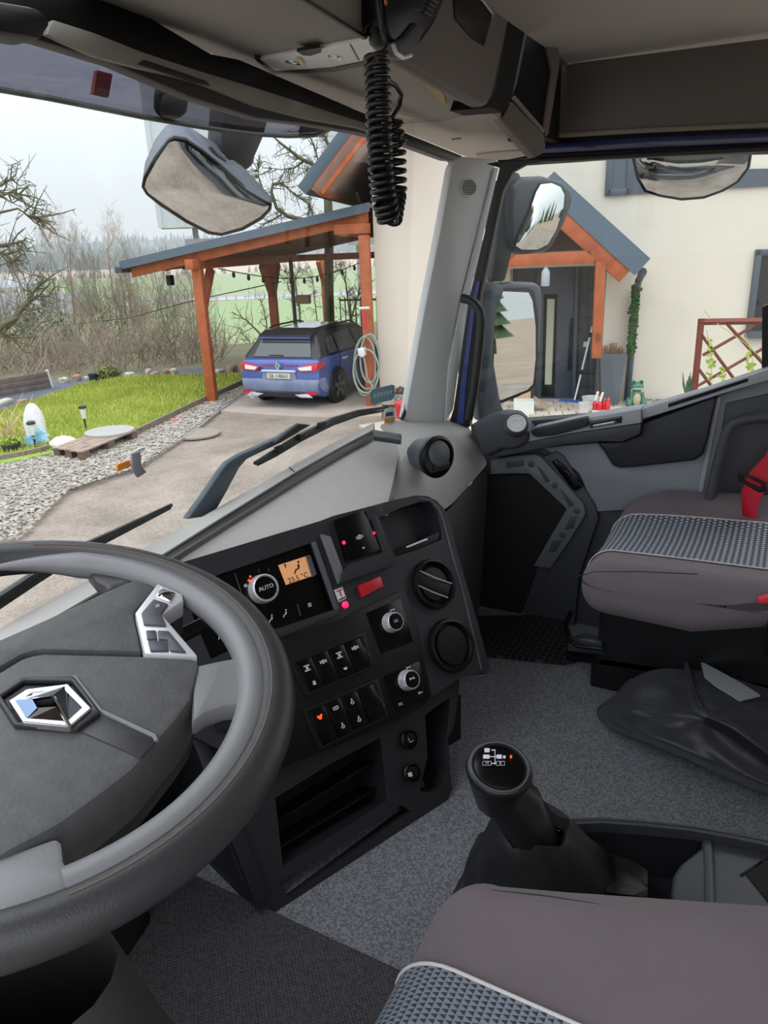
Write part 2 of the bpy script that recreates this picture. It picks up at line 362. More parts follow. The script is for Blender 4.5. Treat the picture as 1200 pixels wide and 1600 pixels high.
# low board panel at the left edge
panelm = M('weathered_board', (128, 116, 108), .9, bump=(30, .5), var=(6, (100, 90, 84), .2))
a0 = G(-60, 632); a1 = G(82, 607); pn = thing('board_panel', a0, 'low weathered grey brown board panel at the far left edge of the lawn', 'panel')
d = (a1-a0); 
for i in range(3):
    mb = MB(); mb.beam(a0+Z3*(.06+.13*i), a1+Z3*(.06+.13*i), .04, .12); obj('board', mb, panelm, pn, bev=.004)
mb = MB(); mb.beam(a1, a1+Z3*.42-d.normalized()*.05, .06, .05); tag(obj('end_strip', mb, M('white_strip', (215, 214, 210), .6), pn), 'white end strip')
# bucket and shrub
def pot(name, px, py, w, h, label, cat, mat, taper=.8, rim=True):
    c = G(px, py); s = c.length/1150*.97; r = w*s/2; H = h*s
    mb = MB(); mb.lathe(c, Z3, [(r*taper, 0), (r, H*.86), (r*1.08, H*.87), (r*1.08, H), (r*.96, H), (r*.9, H*.8), (.0001, H*.8)], 20)
    return tag(obj(name, mb, mat), label, cat), c, r, H
potm = M('pot_plastic', (44, 48, 54), .5)
pot('bucket', 147, 597, 13, 12, 'small black bucket standing on the dark strip behind the lawn', 'bucket', potm)
def leafclump(name, c, rx, h, n, mat, label, cat, seed, ls=.05, parent=None):
    random.seed(seed); mb = MB()
    for _ in range(n):
        a = random.random()*6.3; r = rx*math.sqrt(random.random()); z = random.random()*h*(1-.5*(r/rx)**2); p = c+V((math.cos(a)*r, math.sin(a)*r, z))
        d1 = V((random.gauss(0, 1), random.gauss(0, 1), random.gauss(0, .7))).normalized()*ls; d2 = d1.cross(V((random.gauss(0, 1), random.gauss(0, 1), 1))).normalized()*ls*.5
        mb.add([p-d1, p+d2, p+d1, p-d2], [(0, 1, 2, 3)])
    o = obj(name, mb, mat, parent, smooth=0)
    return tag(o, label, cat) if label else o
shrubm = M('shrub_leaf', (132, 134, 70), .8, var=(3, (100, 112, 60)))
leafclump('low_shrub', G(172, 594), .28, .34, 500, shrubm, 'small olive green shrub right of the black bucket', 'shrub', 5)
# white wrapped plant
wm = M('white_fleece', (232, 232, 230), .9, bump=(16, .5, .02), var=(3, (212, 212, 208)))
c = G(62, 700); s = c.length/1150*.97; mb = MB(); rows = []
for i, (r, h) in enumerate([(19, 0), (20, 5), (17, 12), (16.5, 25), (16, 40), (14, 51), (10, 59), (6, 64), (.2, 66)]):
    rows.append([c+V((math.cos(t*.3927)*r*s*.9*(1+.1*math.sin(t*2.3+i)), math.sin(t*.3927)*r*s*.7*(1+.1*math.cos(t*1.9+i)), h*s)) for t in range(16)])
mb.grid(rows, closed=True); tag(obj('wrapped_plant', mb, wm, smooth=60), 'plant wrapped in white winter fleece standing on the lawn edge', 'plant')
mb = MB(); c2 = c+V((.12, -.42, 0)); rows = [[c2+V((math.cos(t*.3927)*r, math.sin(t*.3927)*r*1.4, h)) for t in range(16)] for r, h in ((.2, .02), (.18, .1), (.1, .17), (.001, .2))]
mb.grid(rows, closed=True); tag(obj('fleece_cloth', mb, wm), 'loose white fleece cloth lying at the foot of the wrapped plant', 'cloth')
# solar lamps
def solar(px, py, top, label):
    c = G(px, py, .04); s = c.length/1150*.97; H = (py-top)*s; t = thing('solar_garden_lamp', c, label, 'lamp', 'solar lamps by the pallet')
    mb = MB(); mb.tube([c, c+Z3*(H*.62)], .014, 8); obj('stake', mb, potm, t)
    mb = MB(); mb.lathe(c+Z3*(H*.6), Z3, [(.035, 0), (.05, .16), (.05, .17)], 12); obj('lamp_glass', mb, M('lamp_lens', (225, 225, 225), .2), t)
    mb = MB(); mb.lathe(c+Z3*(H*.6+.165), Z3, [(.062, 0), (.062, .03), (.04, .045)], 12); obj('cap', mb, potm, t)
solar(135, 673, 642, 'black solar garden lamp on a stake behind the pallet')
solar(56, 700, 668, 'black solar garden lamp between the plant pot and the white wrapped plant')
# pinwheels
def pin(px, py, fx, fy, mat, label, stick):
    c = G(px, py, .03); t = thing('pinwheel', c, label, 'pinwheel', 'garden pinwheels'); pl = Plane(c, (.8, -.5, 0), (0, 0, 1)); h = pl.px(fx, fy)
    mb = MB(); mb.tube([c, h], .011, 6); obj('stick', mb, stick, t)
    for i in range(8):
        a = i*math.pi/4; u = pl.u*math.cos(a)+pl.v*math.sin(a); w = pl.v*math.cos(a)-pl.u*math.sin(a)
        mb = MB(); mb.prism([h+pl.n*.02, h+u*.07+w*.045+pl.n*.02, h+u*.135+pl.n*.02, h+u*.07-w*.01+pl.n*.04], pl.n*.004); obj('petal', mb, mat, t, smooth=0)
pin(58, 700, 48, 688, M('aqua_petal', (120, 200, 232), .5, var=(8, (190, 225, 235))), 'blue and white flower pinwheel left of the wrapped plant', potm)
pin(70, 699, 63, 681, M('aqua_petal_pale', (170, 215, 228), .5, var=(8, (110, 185, 215))), 'pale blue flower pinwheel on a yellow stick', M('yellow_stick', (222, 178, 60), .6))
# plant pot lower left with dry stalks
_, c, r, H = pot('plant_pot', 20, 710, 25, 16, 'black plastic plant pot at the lower left of the garden bed', 'pot', potm, .85)
leafclump('seedling', c+Z3*H, .14, .12, 160, M('seedling_leaf', (150, 170, 70), .8), 'low green and yellow plant growing in the black pot', 'plant', 8, .03)
random.seed(12); mb = MB(); c = G(14, 690, .03)
for i in range(46):
    a = random.random()*6.3; l = random.uniform(.4, .95); p = c+V((random.uniform(-.4, .4), random.uniform(-.25, .25), 0)); q = V((math.cos(a)*.55, math.sin(a)*.55, random.uniform(.35, .9)))*l
    mb.tube([p, p+q*.5+Z3*.06, p+q], [.010, .008, .003], 4)
tag(obj('ornamental_grass', mb, M('dry_stalk', (205, 182, 140), .9), smooth=0), 'dry straw coloured grass clump behind the plant pot', 'plant')
leafclump('bed_plants', G(60, 706), .45, .1, 420, M('bed_leaf', (118, 122, 66), .9, var=(5, (150, 110, 76))), 'low green and brown ground cover in front of the pinwheels', 'plant', 18, .03)['kind'] = 'stuff'
# pallet
pal = MB(); A = G(83, 700, .16); B = G(128, 707, .16); D_ = G(213, 673, .16)  # near-left, near, far
u = (B-A); B2 = B; w = (D_-B); w.z = 0; u.z = 0
palm = M('pallet_wood', (168, 150, 134), .85, bump=(40, .4), var=(9, (132, 114, 100), .2)); pd_ = M('pallet_block', (112, 92, 80), .9)
c0 = G(83, 703); t = thing('wooden_pallet', c0, 'weathered wooden pallet lying on the gravel beside the lawn', 'pallet')
un = u.normalized(); wn = w.normalized(); U = 1.0; Wd = w.length; U = u.length
for i in range(5):
    mb = MB(); s = A+un*(U*(i+.5)/5.0); mb.box(s+wn*Wd/2+Z3*.0, (Wd/2, U/5*.44, .011), wn, wn.cross(Z3), Z3); obj('plank', mb, palm, t, bev=.002)
for i in range(3):
    for j in range(3):
        s = A+un*(U*(.08+.42*i))+wn*(Wd*(.06+.44*j))-Z3*.065; mb = MB(); mb.box(s, (.07, .05, .05), wn, wn.cross(Z3), Z3); obj('block', mb, pd_, t)
for i in range(3):
    mb = MB(); s = A+un*(U*(.08+.42*i))-Z3*.128; mb.box(s+wn*Wd/2, (Wd/2, .05, .011), wn, wn.cross(Z3), Z3); obj('runner', mb, palm, t)
mb = MB(); mb.lathe(A+un*U*.45+wn*Wd*.78+Z3*.012, Z3, [(.36, 0), (.36, .03), (.3, .034)], 28); tag(obj('round_cover', mb, M('concrete_disc', (168, 164, 160), .9)), 'round grey concrete cover lying on the far end of the pallet', 'cover')
mb = MB(); mb.lathe(G(308, 679, .0), Z3, [(.36, 0), (.36, .025), (.33, .03)], 28); tag(obj('manhole_cover', mb, M('iron_disc', (150, 138, 128), .9)), 'round manhole cover set in the driveway gravel', 'manhole')
mb = MB(); vv, ff = rbox_pts((.07, .06, .035), .03, 2); mb.add([G(275, 662)+p+Z3*.03 for p in vv], ff); tag(obj('red_ball', mb, M('red_toy', (214, 60, 60), .5)), 'small crushed red ball lying on the gravel', 'ball')

# ------------------------------------------------------------------ carport
pine = M('stained_pine', (194, 104, 58), .7, bump=(50, .25), var=(5, (154, 78, 46), .25))
pined = M('dark_pine', (128, 84, 60), .8, var=(5, (104, 68, 50), .25))
roofm = M('roof_metal', (92, 108, 122), .5, .2)
CA = G(333, 630); CD = G(581, 636); cu_ = (CD-CA); cu_.z = 0; CW = cu_.length; cu = cu_.normalized(); AW = V((.944, .33, 0)).normalized()
cp = thing('carport', CA, 'open timber carport with red-brown posts and grey metal roof beside the house', 'carport')
CPF = Plane(CA, cu, (0, 0, 1))
def mbo(name, mat, fn, parent, label=None, **k):
    mb = MB(); fn(mb); o = obj(name, mb, mat, parent, **k)
    if label: o['label'] = label
    return o
zA = CPF.px(312, 432).z; 
LE = CPF.px(206, 432); RE = CPF.px(575, 345); sl = (RE-LE)         # slope of the front edge
def front(s): return LE+sl*s                                        # along the lower edge of the fascia
def rz_at(p): t = (p-LE).dot(cu)/sl.dot(cu); return LE.z+sl.z*t
ROOFL = 7.2
mbo('roof_panel', roofm, lambda m: m.prism([LE-cu*.12+Z3*.2-AW*.15, RE+cu*.05+Z3*.2-AW*.15, RE+cu*.05+Z3*.26-AW*.15, LE-cu*.12+Z3*.26-AW*.15], AW*(ROOFL+.3)), cp)
mbo('roof_edge', roofm, lambda m: m.prism([LE-cu*.14+Z3*.13-AW*.16, RE+cu*.06+Z3*.13-AW*.16, RE+cu*.06+Z3*.27-AW*.16, LE-cu*.14+Z3*.27-AW*.16], AW*.03), cp)
mbo('fascia_board', pine, lambda m: m.prism([LE+Z3*-.02, RE+Z3*-.02, RE+Z3*.15, LE+Z3*.15], AW*.06), cp, bev=.006)
mbo('soffit', pined, lambda m: m.prism([LE+Z3*.17, RE+Z3*.17, RE+Z3*.2, LE+Z3*.2], AW*ROOFL), cp)
mbo('gutter', M('gutter_metal', (62, 76, 90), .4), lambda m: m.beam(LE-cu*.16+Z3*.12-AW*.2, LE-cu*.16+Z3*.12+AW*ROOFL, .12, .1), cp)
for k in range(8):
    q = AW*(.9*k+.5); mbo('rafter', pined, lambda m: m.prism([LE+Z3*.05, RE+Z3*.05, RE+Z3*.17, LE+Z3*.17], AW*.08), cp) if False else None
    mb = MB(); mb.prism([p+q for p in (LE+Z3*.05, RE+Z3*.05, RE+Z3*.17, LE+Z3*.17)], AW*.09); obj('rafter', mb, pined, cp)
hb = rz_at(CA)-.05
mbo('side_beam', pine, lambda m: m.beam(V((CA.x, CA.y, hb))-AW*.35, V((CA.x, CA.y, hb))+AW*(ROOFL-.2), .15, .17), cp, bev=.008)
hd = rz_at(CD)-.12
mbo('side_beam', pine, lambda m: m.beam(V((CD.x, CD.y, hd))-AW*.05-cu*.35, V((CD.x, CD.y, hd))+AW*(ROOFL-.2), .15, .17), cp, bev=.008)
mbo('cross_beam', pine, lambda m: m.beam(V((CD.x, CD.y, hd+.02))-cu*.5-AW*.02, V((CD.x, CD.y, hd+.02))+cu*.1-AW*.02, .12, .16), cp, bev=.008)
mbo('tie_beam', pine, lambda m: m.beam(V((CA.x, CA.y, hb))+AW*(ROOFL-.4), V((CD.x, CD.y, hb))+AW*(ROOFL-.4), .15, .16), cp, bev=.008)
def cpost(base, top, braces, parent=cp, w=.17):
    b = V((base.x, base.y, GZ)); mb = MB(); mb.beam(b, V((b.x, b.y, top)), w, w, up=AW); o = obj('post', mb, pine, parent, bev=.01)
    for d in braces:
        mb = MB(); a = V((b.x, b.y, top-.75)); mb.beam(a, a+d*.62+Z3*.72, .13, .13); obj('brace', mb, pine, o, bev=.008)
cpost(CA, hb-.08, [AW])
cpost(CD, hd-.08, [])
for px_ in (431, 512):
    r = ray(px_, 520); a = CA; den = r.x*AW.y-r.y*AW.x; tt = (a.x*AW.y-a.y*AW.x)/den; b = r*tt
    cpost(b, hb-.08, [AW, -AW], w=.18)
cpost(CD+AW*(ROOFL-.6), hd-.08, [-cu])
# string of bulbs, little lamp box, downpipe
mb = MB(); sp = CA+Z3*(hb-GZ-.25); pts = []
strm = thing('festoon_string', sp, 'black cable with small bulbs strung beneath the carport roof', 'lights')
a, b = V((CA.x, CA.y, hb-.1))+AW*1.0, V((CD.x, CD.y, hb+.3))+AW*4.4
for i in range(15):
    t = i/14; pts.append(a+(b-a)*t-Z3*(.9*math.sin(t*math.pi))*.5)
mb.tube(pts, .01, 5); obj('cable', mb, rubber, strm)
for p in pts[1:-1]: mb = MB(); mb.lathe(p, -Z3, [(.015, 0), (.035, .05), (.03, .1), (.001, .12)], 8); obj('bulb', mb, M('bulb', (60, 58, 54), .2) if False else rubber, strm)
mbo('hanging_lantern', rubber, lambda m: m.box(CPF.px(255, 439)+AW*.3, (.05, .05, .09)), None)
tag(bpy.data.objects['hanging_lantern'], 'small black lantern under the low left end of the carport roof', 'lantern')
mbo('drainpipe', M('pipe_dark', (48, 56, 64), .4), lambda m: m.tube([V((CA.x, CA.y, hb))+AW*5.4+cu*.2, V((CA.x, CA.y, GZ))+AW*5.4+cu*.2], .05, 10), cp)
# iron fence behind the car
fn = thing('iron_fence', CD+AW*6.2, 'black iron bar fence at the back of the carport', 'fence'); a = V((CD.x, CD.y, GZ))+AW*6.1-cu*1.9; b = V((CD.x, CD.y, GZ))+AW*6.1+cu*.9
for z_ in (.15, 1.45): mb = MB(); mb.beam(a+Z3*z_, b+Z3*z_, .04, .05); obj('rail', mb, rubber, fn)
for i in range(21): p = a+(b-a)*(i/20); mb = MB(); mb.box(p+Z3*.8, (.011, .011, .72)); obj('bar', mb, rubber, fn)
mbo('parcel_box', M('cardboard', (178, 146, 112), .8), lambda m: m.box(V((CA.x, CA.y, 0))+AW*4.6+cu*.7+Z3*(GZ+1.68), (.16, .12, .1), cu, AW), None)
tag(bpy.data.objects['parcel_box'], 'small cardboard carton on the fence rail beyond the car', 'box')
bpy.data.objects['parcel_box'].location.z = GZ+1.48
# hose, tap unit and tool on the right post
hosem = M('pale_hose', (150, 160, 150), .5)
t = thing('hose', CD, 'pale green grey garden hose hung in big loops on the right carport post', 'hose'); fp = Plane(CD-AW*.16, cu, (0, 0, 1))
for i, (cx, cy, rx, ry) in enumerate([(574, 566, 19, 42), (570, 572, 17, 46), (578, 560, 15, 38), (572, 580, 20, 34)]):
    mb = MB(); mb.tube([fp.px(cx+rx*math.cos(a*.2618), cy+ry*math.sin(a*.2618), .02*i) for a in range(24)], .016, 6, closed=True); obj('loop', mb, hosem, t)
mb = MB(); mb.tube([fp.px(x, y, .09) for x, y in [(566, 552), (570, 565), (574, 590), (583, 605)]], .014, 6); obj('tail', mb, hosem, t)
mbo('tap_box', M('white_plastic', (225, 226, 224), .4), lambda m: m.slab(fp, [(558, 545), (568, 543), (570, 555), (566, 559), (560, 556)], 0, .12), None, bev=.01)
tag(bpy.data.objects['tap_box'], 'white hose connector box beside the hose loops on the right post', 'tap')
t = thing('hand_tool', fp.px(570, 520), 'red handled tool with white crossbar hanging on the right carport post', 'tool')
mbo('handle', M('red_handle', (206, 40, 60), .5), lambda m: m.tube([fp.px(569, 484, .06), fp.px(572, 515, .06)], .022, 8), t)
mbo('crossbar', M('white_plastic2', (225, 226, 224), .4), lambda m: m.tube([fp.px(561, 482, .06), fp.px(577, 481, .06)], .022, 8), t)

# ------------------------------------------------------------------ house
W0 = G(595, 633); W1 = G(1023, 630); HU = (W1-W0); HU.z = 0; HU.normalize(); HP = Plane(W0, HU, (0, 0, 1)); HN = HP.n
plaster = M('cream_plaster', (232, 224, 210), .9, bump=(90, .25), var=(.6, (224, 216, 201), .3))
hs = thing('house', W0, 'cream plastered house with dark grey windows and a timber gable porch', 'building')
def hx(px, py=500, d=0): return (HP.px(px, py, d)-W0).dot(HU)
WL = hx(583, 350); HH = 7.5
dL, dR, dT = hx(798, 600), hx(934, 600), (HP.px(850, 418)-W0).z     # porch opening
wall_t = .35
def wallbox(x0, x1, z0, z1, name='wall', mat=plaster, d0=-wall_t, d1=0, parent=hs, **k):
    mb = MB(); c = W0+HU*((x0+x1)/2)+Z3*((z0+z1)/2)+HN*((d0+d1)/2); mb.box(c, ((x1-x0)/2, (z1-z0)/2, (d1-d0)/2), HU, Z3, HN); return obj(name, mb, mat, parent, **k)
ROL = V((0, 0, 0))
q0_ = HP.px(487, 296, .9); q1_ = HP.px(556, 205, .9); sl_ = (q1_-q0_).z/(q1_-q0_).dot(HU)
def roofz(x): return (q0_.z-GZ)+(x-(q0_-W0).dot(HU))*sl_+.05
mb = MB(); xr = 14; xp = WL+5.2
mb.prism([W0+HU*x+Z3*z for x, z in ((WL, 0), (dL, 0), (dL, dT), (dR, dT), (dR, 0), (xr, 0), (xr, roofz(xp)), (xp, roofz(xp)), (WL, roofz(WL)))], -HN*wall_t); obj('gable_wall', mb, plaster, hs)
mb = MB(); h_ = roofz(WL); c = W0+HU*WL+Z3*(h_/2)-HN*6.0; mb.box(c+HU*.17, (.17, h_/2, 5.64), HU, Z3, HN); obj('side_wall', mb, plaster, hs)
# roof overhang (upper left): pitched slab continuing backwards
q0 = HP.px(487, 296, .9); q1 = HP.px(556, 205, .9); rd = (q1-q0).normalized(); rn = V((0, 0, 1))-rd*rd.z; rn.normalize()
L = 7
mbo('roof', roofm, lambda m: m.prism([q0-rd*.12+rn*.02, q0+rd*L+rn*.02, q0+rd*L+rn*.2, q0-rd*.12+rn*.2], -HN*11), hs, bev=.01)
mbo('barge_board', pine, lambda m: m.prism([q0-rn*.18+rd*.02, q0+rd*L-rn*.18, q0+rd*L+rn*.02, q0+rn*.02], -HN*.06), hs)
mbo('roof_soffit', M('brown_soffit', (196, 170, 156), .8, var=(4, (170, 144, 132))), lambda m: m.prism([q0-rn*.12+rd*.05, q0+rd*L-rn*.12, q0+rd*L+rn*.0, q0+rn*.0], -HN*10.8), hs)
mbo('eave_board', pine, lambda m: m.prism([q0-rn*.18+rd*.02, q0+rn*.02+rd*.02, q0+rn*.02+rd*.07, q0-rn*.18+rd*.07], -HN*10.8), hs)
# windows
frm = M('anthracite_frame', (84, 92, 102), .5); hglass = M('house_glass', (38, 44, 52), .08, spec=.8)
def hwin(x0, y0, x1, y1, name='window', mull=0):
    a = HP.px(x0, y0); b = HP.px(x1, y1); A0, B0 = (a-W0).dot(HU), (b-W0).dot(HU); z1, z0 = a.z-GZ, b.z-GZ
    o = wallbox(A0, B0, z0, z1, name, hglass, -.02, .01); w = .09
    for q in ((A0, A0+w, z0, z1), (B0-w, B0, z0, z1), (A0, B0, z1-w, z1), (A0, B0, z0, z0+w)):
        c = W0+HU*((q[0]+q[1])/2)+Z3*((q[2]+q[3])/2)+HN*.03; mb = MB(); mb.box(c, ((q[1]-q[0])/2, (q[3]-q[2])/2, .04), HU, Z3, HN); obj('frame', mb, frm, o, bev=.006)
    return o
hwin(1180, 390, 1262, 524)
hwin(951, 190, 986, 304); 
mbo('shutter_box', frm, lambda m: m.slab(HP, [(1118, 265), (1260, 262), (1260, 287), (1118, 295)], 0, .05), hs)
mbo('window_sill', frm, lambda m: m.slab(HP, [(1169, 519), (1262, 515), (1262, 527), (1169, 529)], 0, .12), hs)
mbo('facade_panel', frm, lambda m: m.slab(HP, [(951, 225), (1120, 215), (1120, 297), (951, 305)], 0, .04), hs)
# porch roof: gable end facing the drive
pr = thing('porch', HP.px(900, 630, .8), 'small timber gable porch with grey metal roof over the front door', 'porch')
PD = 1.15; PP = HP.off(PD)
ap = PP.px(866, 268); er = PP.px(1016, 404); rd = (er-ap).normalized(); rn = V((0, 0, 1))-rd*rd.z; rn.normalize(); el = ap+V((-(HU*rd.dot(HU)).x, -(HU*rd.dot(HU)).y, rd.z))*(er-ap).length
for e_, nm in ((er, 'roof_slope'), (el, 'roof_slope')):
    d_ = (e_-ap).normalized(); n_ = V((0, 0, 1))-d_*d_.z; n_.normalize()
    mb = MB(); mb.prism([ap, ap+n_*.0-Z3*.0, e_, e_-n_*.05+Z3*0, e_-n_*.34*0-n_*.05, ap-Z3*.07], -HN*PD); 
    mb = MB(); mb.prism([ap, e_, e_-n_*.06, ap-Z3*.08], -HN*PD); obj(nm, mb, roofm, pr)
    mb = MB(); mb.prism([ap+HN*.02, e_+HN*.02, e_-n_*.30+HN*.02, ap-Z3*.38+HN*.02], -HN*.04); o = obj('verge_flashing', mb, roofm, pr)
    mb = MB(); mb.prism([ap-Z3*.36, e_-n_*.28-d_*.1, e_-n_*.50-d_*.1, ap-Z3*.66], -HN*.12); obj('rafter', mb, pine, pr, bev=.006)
    mb = MB(); mb.prism([ap-Z3*.1, e_-n_*.06-d_*.05, e_-n_*.1-d_*.05, ap-Z3*.14], -HN*(PD-.02)); obj('boarding', mb, pined, pr)
mbo('tie_beam', pine, lambda m: m.slab(PP, [(742, 402), (930, 391), (930, 410), (742, 420)], -.14, 0), pr, bev=.006)
mbo('porch_beam', pine, lambda m: m.beam(PP.px(938, 402, -.1), PP.px(938, 402, -.1)-HN*(PD-.1), .14, .16), pr)
mbo('post', pine, lambda m: m.slab(PP, [(931, 408), (947, 407), (940, 560), (925, 560)], -.14, 0), pr, bev=.008)
mbo('gable_infill', M('gable_boards', (112, 92, 84), .8, var=(4, (90, 74, 68))), lambda m: m.prism([PP.px(775, 397, -.7), PP.px(925, 390, -.7), PP.px(865, 300, -.7)], -HN*.03), pr)
mbo('ornament', pined, lambda m: m.slab(PP, [(934, 520), (939, 527), (934, 535), (929, 528)], 0, .012), pr)
# recess: cladding, door, sidelight
RC = HP.off(-.5); clad = M('slate_cladding', (92, 96, 102), .7, bump=(30, .4), var=(3, (78, 82, 88)))
mbo('recess_back', clad, lambda m: m.slab(RC, [(742, 400), (960, 400), (955, 640), (742, 640)], -.1, 0), hs)
mb = MB(); mb.box(W0+HU*(dL-.02)+Z3*(dT/2)-HN*.25, (.02, dT/2, .25), HU, Z3, HN); obj('recess_side', mb, clad, hs)
mb = MB(); mb.box(W0+HU*(dR+.02)+Z3*(dT/2)-HN*.25, (.02, dT/2, .25), HU, Z3, HN); obj('recess_side', mb, clad, hs)
for r_ in range(9):
    for c_ in range(2):
        x0 = 903+c_*17; y1 = 628-r_*22; mbo('cladding_tile', clad, lambda m: m.slab(RC, [(x0+.5, y1-21), (x0+16.5, y1-21), (x0+16, y1), (x0, y1)], -.01, .012), hs, bev=.002)
dr = thing('front_door', RC.px(865, 625), 'dark grey front door with a narrow glass strip and long bar handle', 'door')
doorm = M('door_anthracite', (78, 86, 98), .4); 
mbo('door_leaf', doorm, lambda m: m.slab(RC, [(838, 410), (901, 408), (894, 622), (838, 624)], 0, .06), dr, bev=.004)
mbo('glass_strip', M('door_glass', (196, 198, 176), .15), lambda m: m.slab(RC, [(855, 467), (867, 467), (862, 601), (851, 601)], .06, .066), dr)
mbo('glass_surround', blackp, lambda m: m.pring(RC, [(850, 460), (871, 460), (866, 620), (846, 620)], [(855, 467), (867, 467), (862, 601), (851, 601)], .06, .075), dr)
mbo('bar_handle', blackp, lambda m: m.slab(RC, [(892, 498), (896, 498), (892, 578), (887, 578)], .07, .1), dr)
mbo('frame', doorm, lambda m: m.slab(RC, [(900, 405), (905, 405), (899, 628), (893, 628)], 0, .1), dr)
mbo('threshold', M('alu_sill', (190, 194, 198), .4), lambda m: m.slab(RC, [(835, 624), (896, 624), (896, 629), (835, 629)], 0, .14), dr)
mbo('meter_cover', M('white_plate', (220, 222, 222), .5), lambda m: m.slab(RC, [(912, 534), (920, 534), (919, 542), (911, 542)], 0, .03), None)
tag(bpy.data.objects['meter_cover'], 'small white square switch plate on the slate cladding', 'plate')
t = thing('porch_lantern', PP.px(852, 420), 'pale grey lantern hanging from the porch tie beam', 'lantern')
mbo('rod', silver, lambda m: m.tube([PP.px(854, 400, -.05), PP.px(853, 422, -.05)], .012, 6), t)
mbo('lantern_body', M('lantern_grey', (170, 178, 186), .3), lambda m: m.lathe(PP.px(852, 447, -.05), Z3, [(.06, 0), (.065, .02), (.065, .2), (.03, .26), (.001, .28)], 12), t)
# downpipe with ivy
dp = thing('downpipe', HP.px(980, 630, .1), 'dark grey downpipe overgrown with ivy at the porch corner', 'downpipe'); dpm = M('pipe_anthracite', (72, 82, 94), .4)
mbo('pipe', dpm, lambda m: m.tube([HP.px(998, 437, .5), HP.px(996, 447, .25), HP.px(995, 460, .1), HP.px(979, 630, .1)], .052, 12), dp)
mbo('hopper', dpm, lambda m: m.tube([HP.px(1004, 425, .9), HP.px(1001, 432, .6), HP.px(998, 440, .4)], [.065, .055, .05], 10), dp)
random.seed(4); mb = MB()
for i in range(900):
    y = random.uniform(446, 553); x = 994-(y-450)*.085+random.gauss(0, 2.6); p = HP.px(x, y, random.uniform(.12, .24)); d1 = V((random.gauss(0, 1), random.gauss(0, 1), random.gauss(0, 1))).normalized()*.035; d2 = d1.cross(HN).normalized()*.025
    mb.add([p-d1, p+d2, p+d1, p-d2], [(0, 1, 2, 3)])
o = obj('ivy', mb, M('ivy_leaf', (70, 112, 50), .7, var=(6, (44, 84, 40))), dp, smooth=0); o['kind'] = 'stuff'
# paving in front of the house: laid stone by stone
pv = thing('paved_path', HP.px(860, 634, 1.2), 'pale concrete block paving in front of the house door', 'paving'); random.seed(7)
pvm = [M('paver_a', (204, 192, 176), .9), M('paver_b', (190, 178, 162), .9), M('paver_c', (212, 202, 188), .9)]
x0 = hx(700); base = [None]*3
k = 0
for r_ in range(9):
    for c_ in range(30):
        w_, h_ = .2, .26; c = W0+HU*(x0+.21*c_+(.1 if r_ % 2 else 0))+HN*(.2+.27*r_)+Z3*.03
        if k < 3:
            mb = MB(); mb.box(c, (w_/2, h_/2, .035), HU, HN, Z3); o = obj('paver', mb, pvm[k], pv, bev=.008, seg=1); base[k] = (o, c)
        else:
            b_, bc = random.choice(base); o = b_.copy(); COL.objects.link(o); o.location = (c-bc)+V((0, 0, random.uniform(-.004, .004)))
        k += 1
mbo('kerb', M('kerb_stone', (182, 172, 160), .9), lambda m: m.beam(W0+HU*(x0-.3)+HN*2.75+Z3*.02, W0+HU*(x0+6.6)+HN*2.75+Z3*.02, .1, .1), pv)
patch('side_paving', [(560, 664), (620, 655), (650, 640), (640, 680), (600, 690)], .04, M('side_paving', (190, 178, 160), .9))
mb = MB(); random.seed(9)
for i in range(700):
    c = W0+HU*random.uniform(hx(950), hx(1060))+HN*random.uniform(.02, .3)+Z3*.05; r = random.uniform(.015, .035)
    a = random.random()*6; mb.add([c+V((math.cos(a+j*1.57)*r, math.sin(a+j*1.57)*r, 0)) for j in range(4)]+[c+Z3*r], [(0, 1, 4), (1, 2, 4), (2, 3, 4), (3, 0, 4)])
tag(obj('bed_stones', mb, M('bed_stone', (150, 140, 130), .9, var=(8, (90, 82, 76), .15)), smooth=0), 'dark and pale pebbles along the foot of the house wall', 'gravel', kind='stuff')
# things by the door
def hb_(px, py, d): return HP.px(px, py, d)
def ground_at(px, py, dz=.0): return G(px, py, dz)
c = G(951, 631, .06); t = thing('tall_planter', c, 'tall tapered dark grey planter beside the porch post', 'planter')
mb = MB(); rows = []
for r_, h_ in ((.13, 0), (.2, .82), (.2, .84), (.17, .84), (.16, .76), (.001, .76)): rows.append([c+HU*(sx*r_)+HN*(sy*r_)+Z3*h_ for sx, sy in ((-1, -1), (1, -1), (1, 1), (-1, 1))])
mb.grid(rows, closed=True); obj('planter_box', mb, M('planter_grey', (98, 104, 112), .7, bump=(40, .2)), t, smooth=0)
random.seed(2); mb = MB()
for i in range(60):
    p = c+HU*random.uniform(-.16, .16)+HN*random.uniform(-.16, .16)+Z3*.78; mb.tube([p, p+V((random.gauss(0, .03), random.gauss(0, .03), random.uniform(.08, .2)))], [.012, .008], 5)
obj('succulents', mb, M('succulent', (166, 134, 112), .8, var=(9, (120, 110, 84))), t)
mb = MB(); mb.lathe(c+Z3*.8+HU*.02, Z3, [(.05, 0), (.06, .14), (.07, .14), (.07, .18), (.001, .17)], 12); tag(obj('small_clay_pot', mb, M('clay', (176, 130, 106), .8)), 'small clay pot set among the succulents of the tall planter', 'pot')
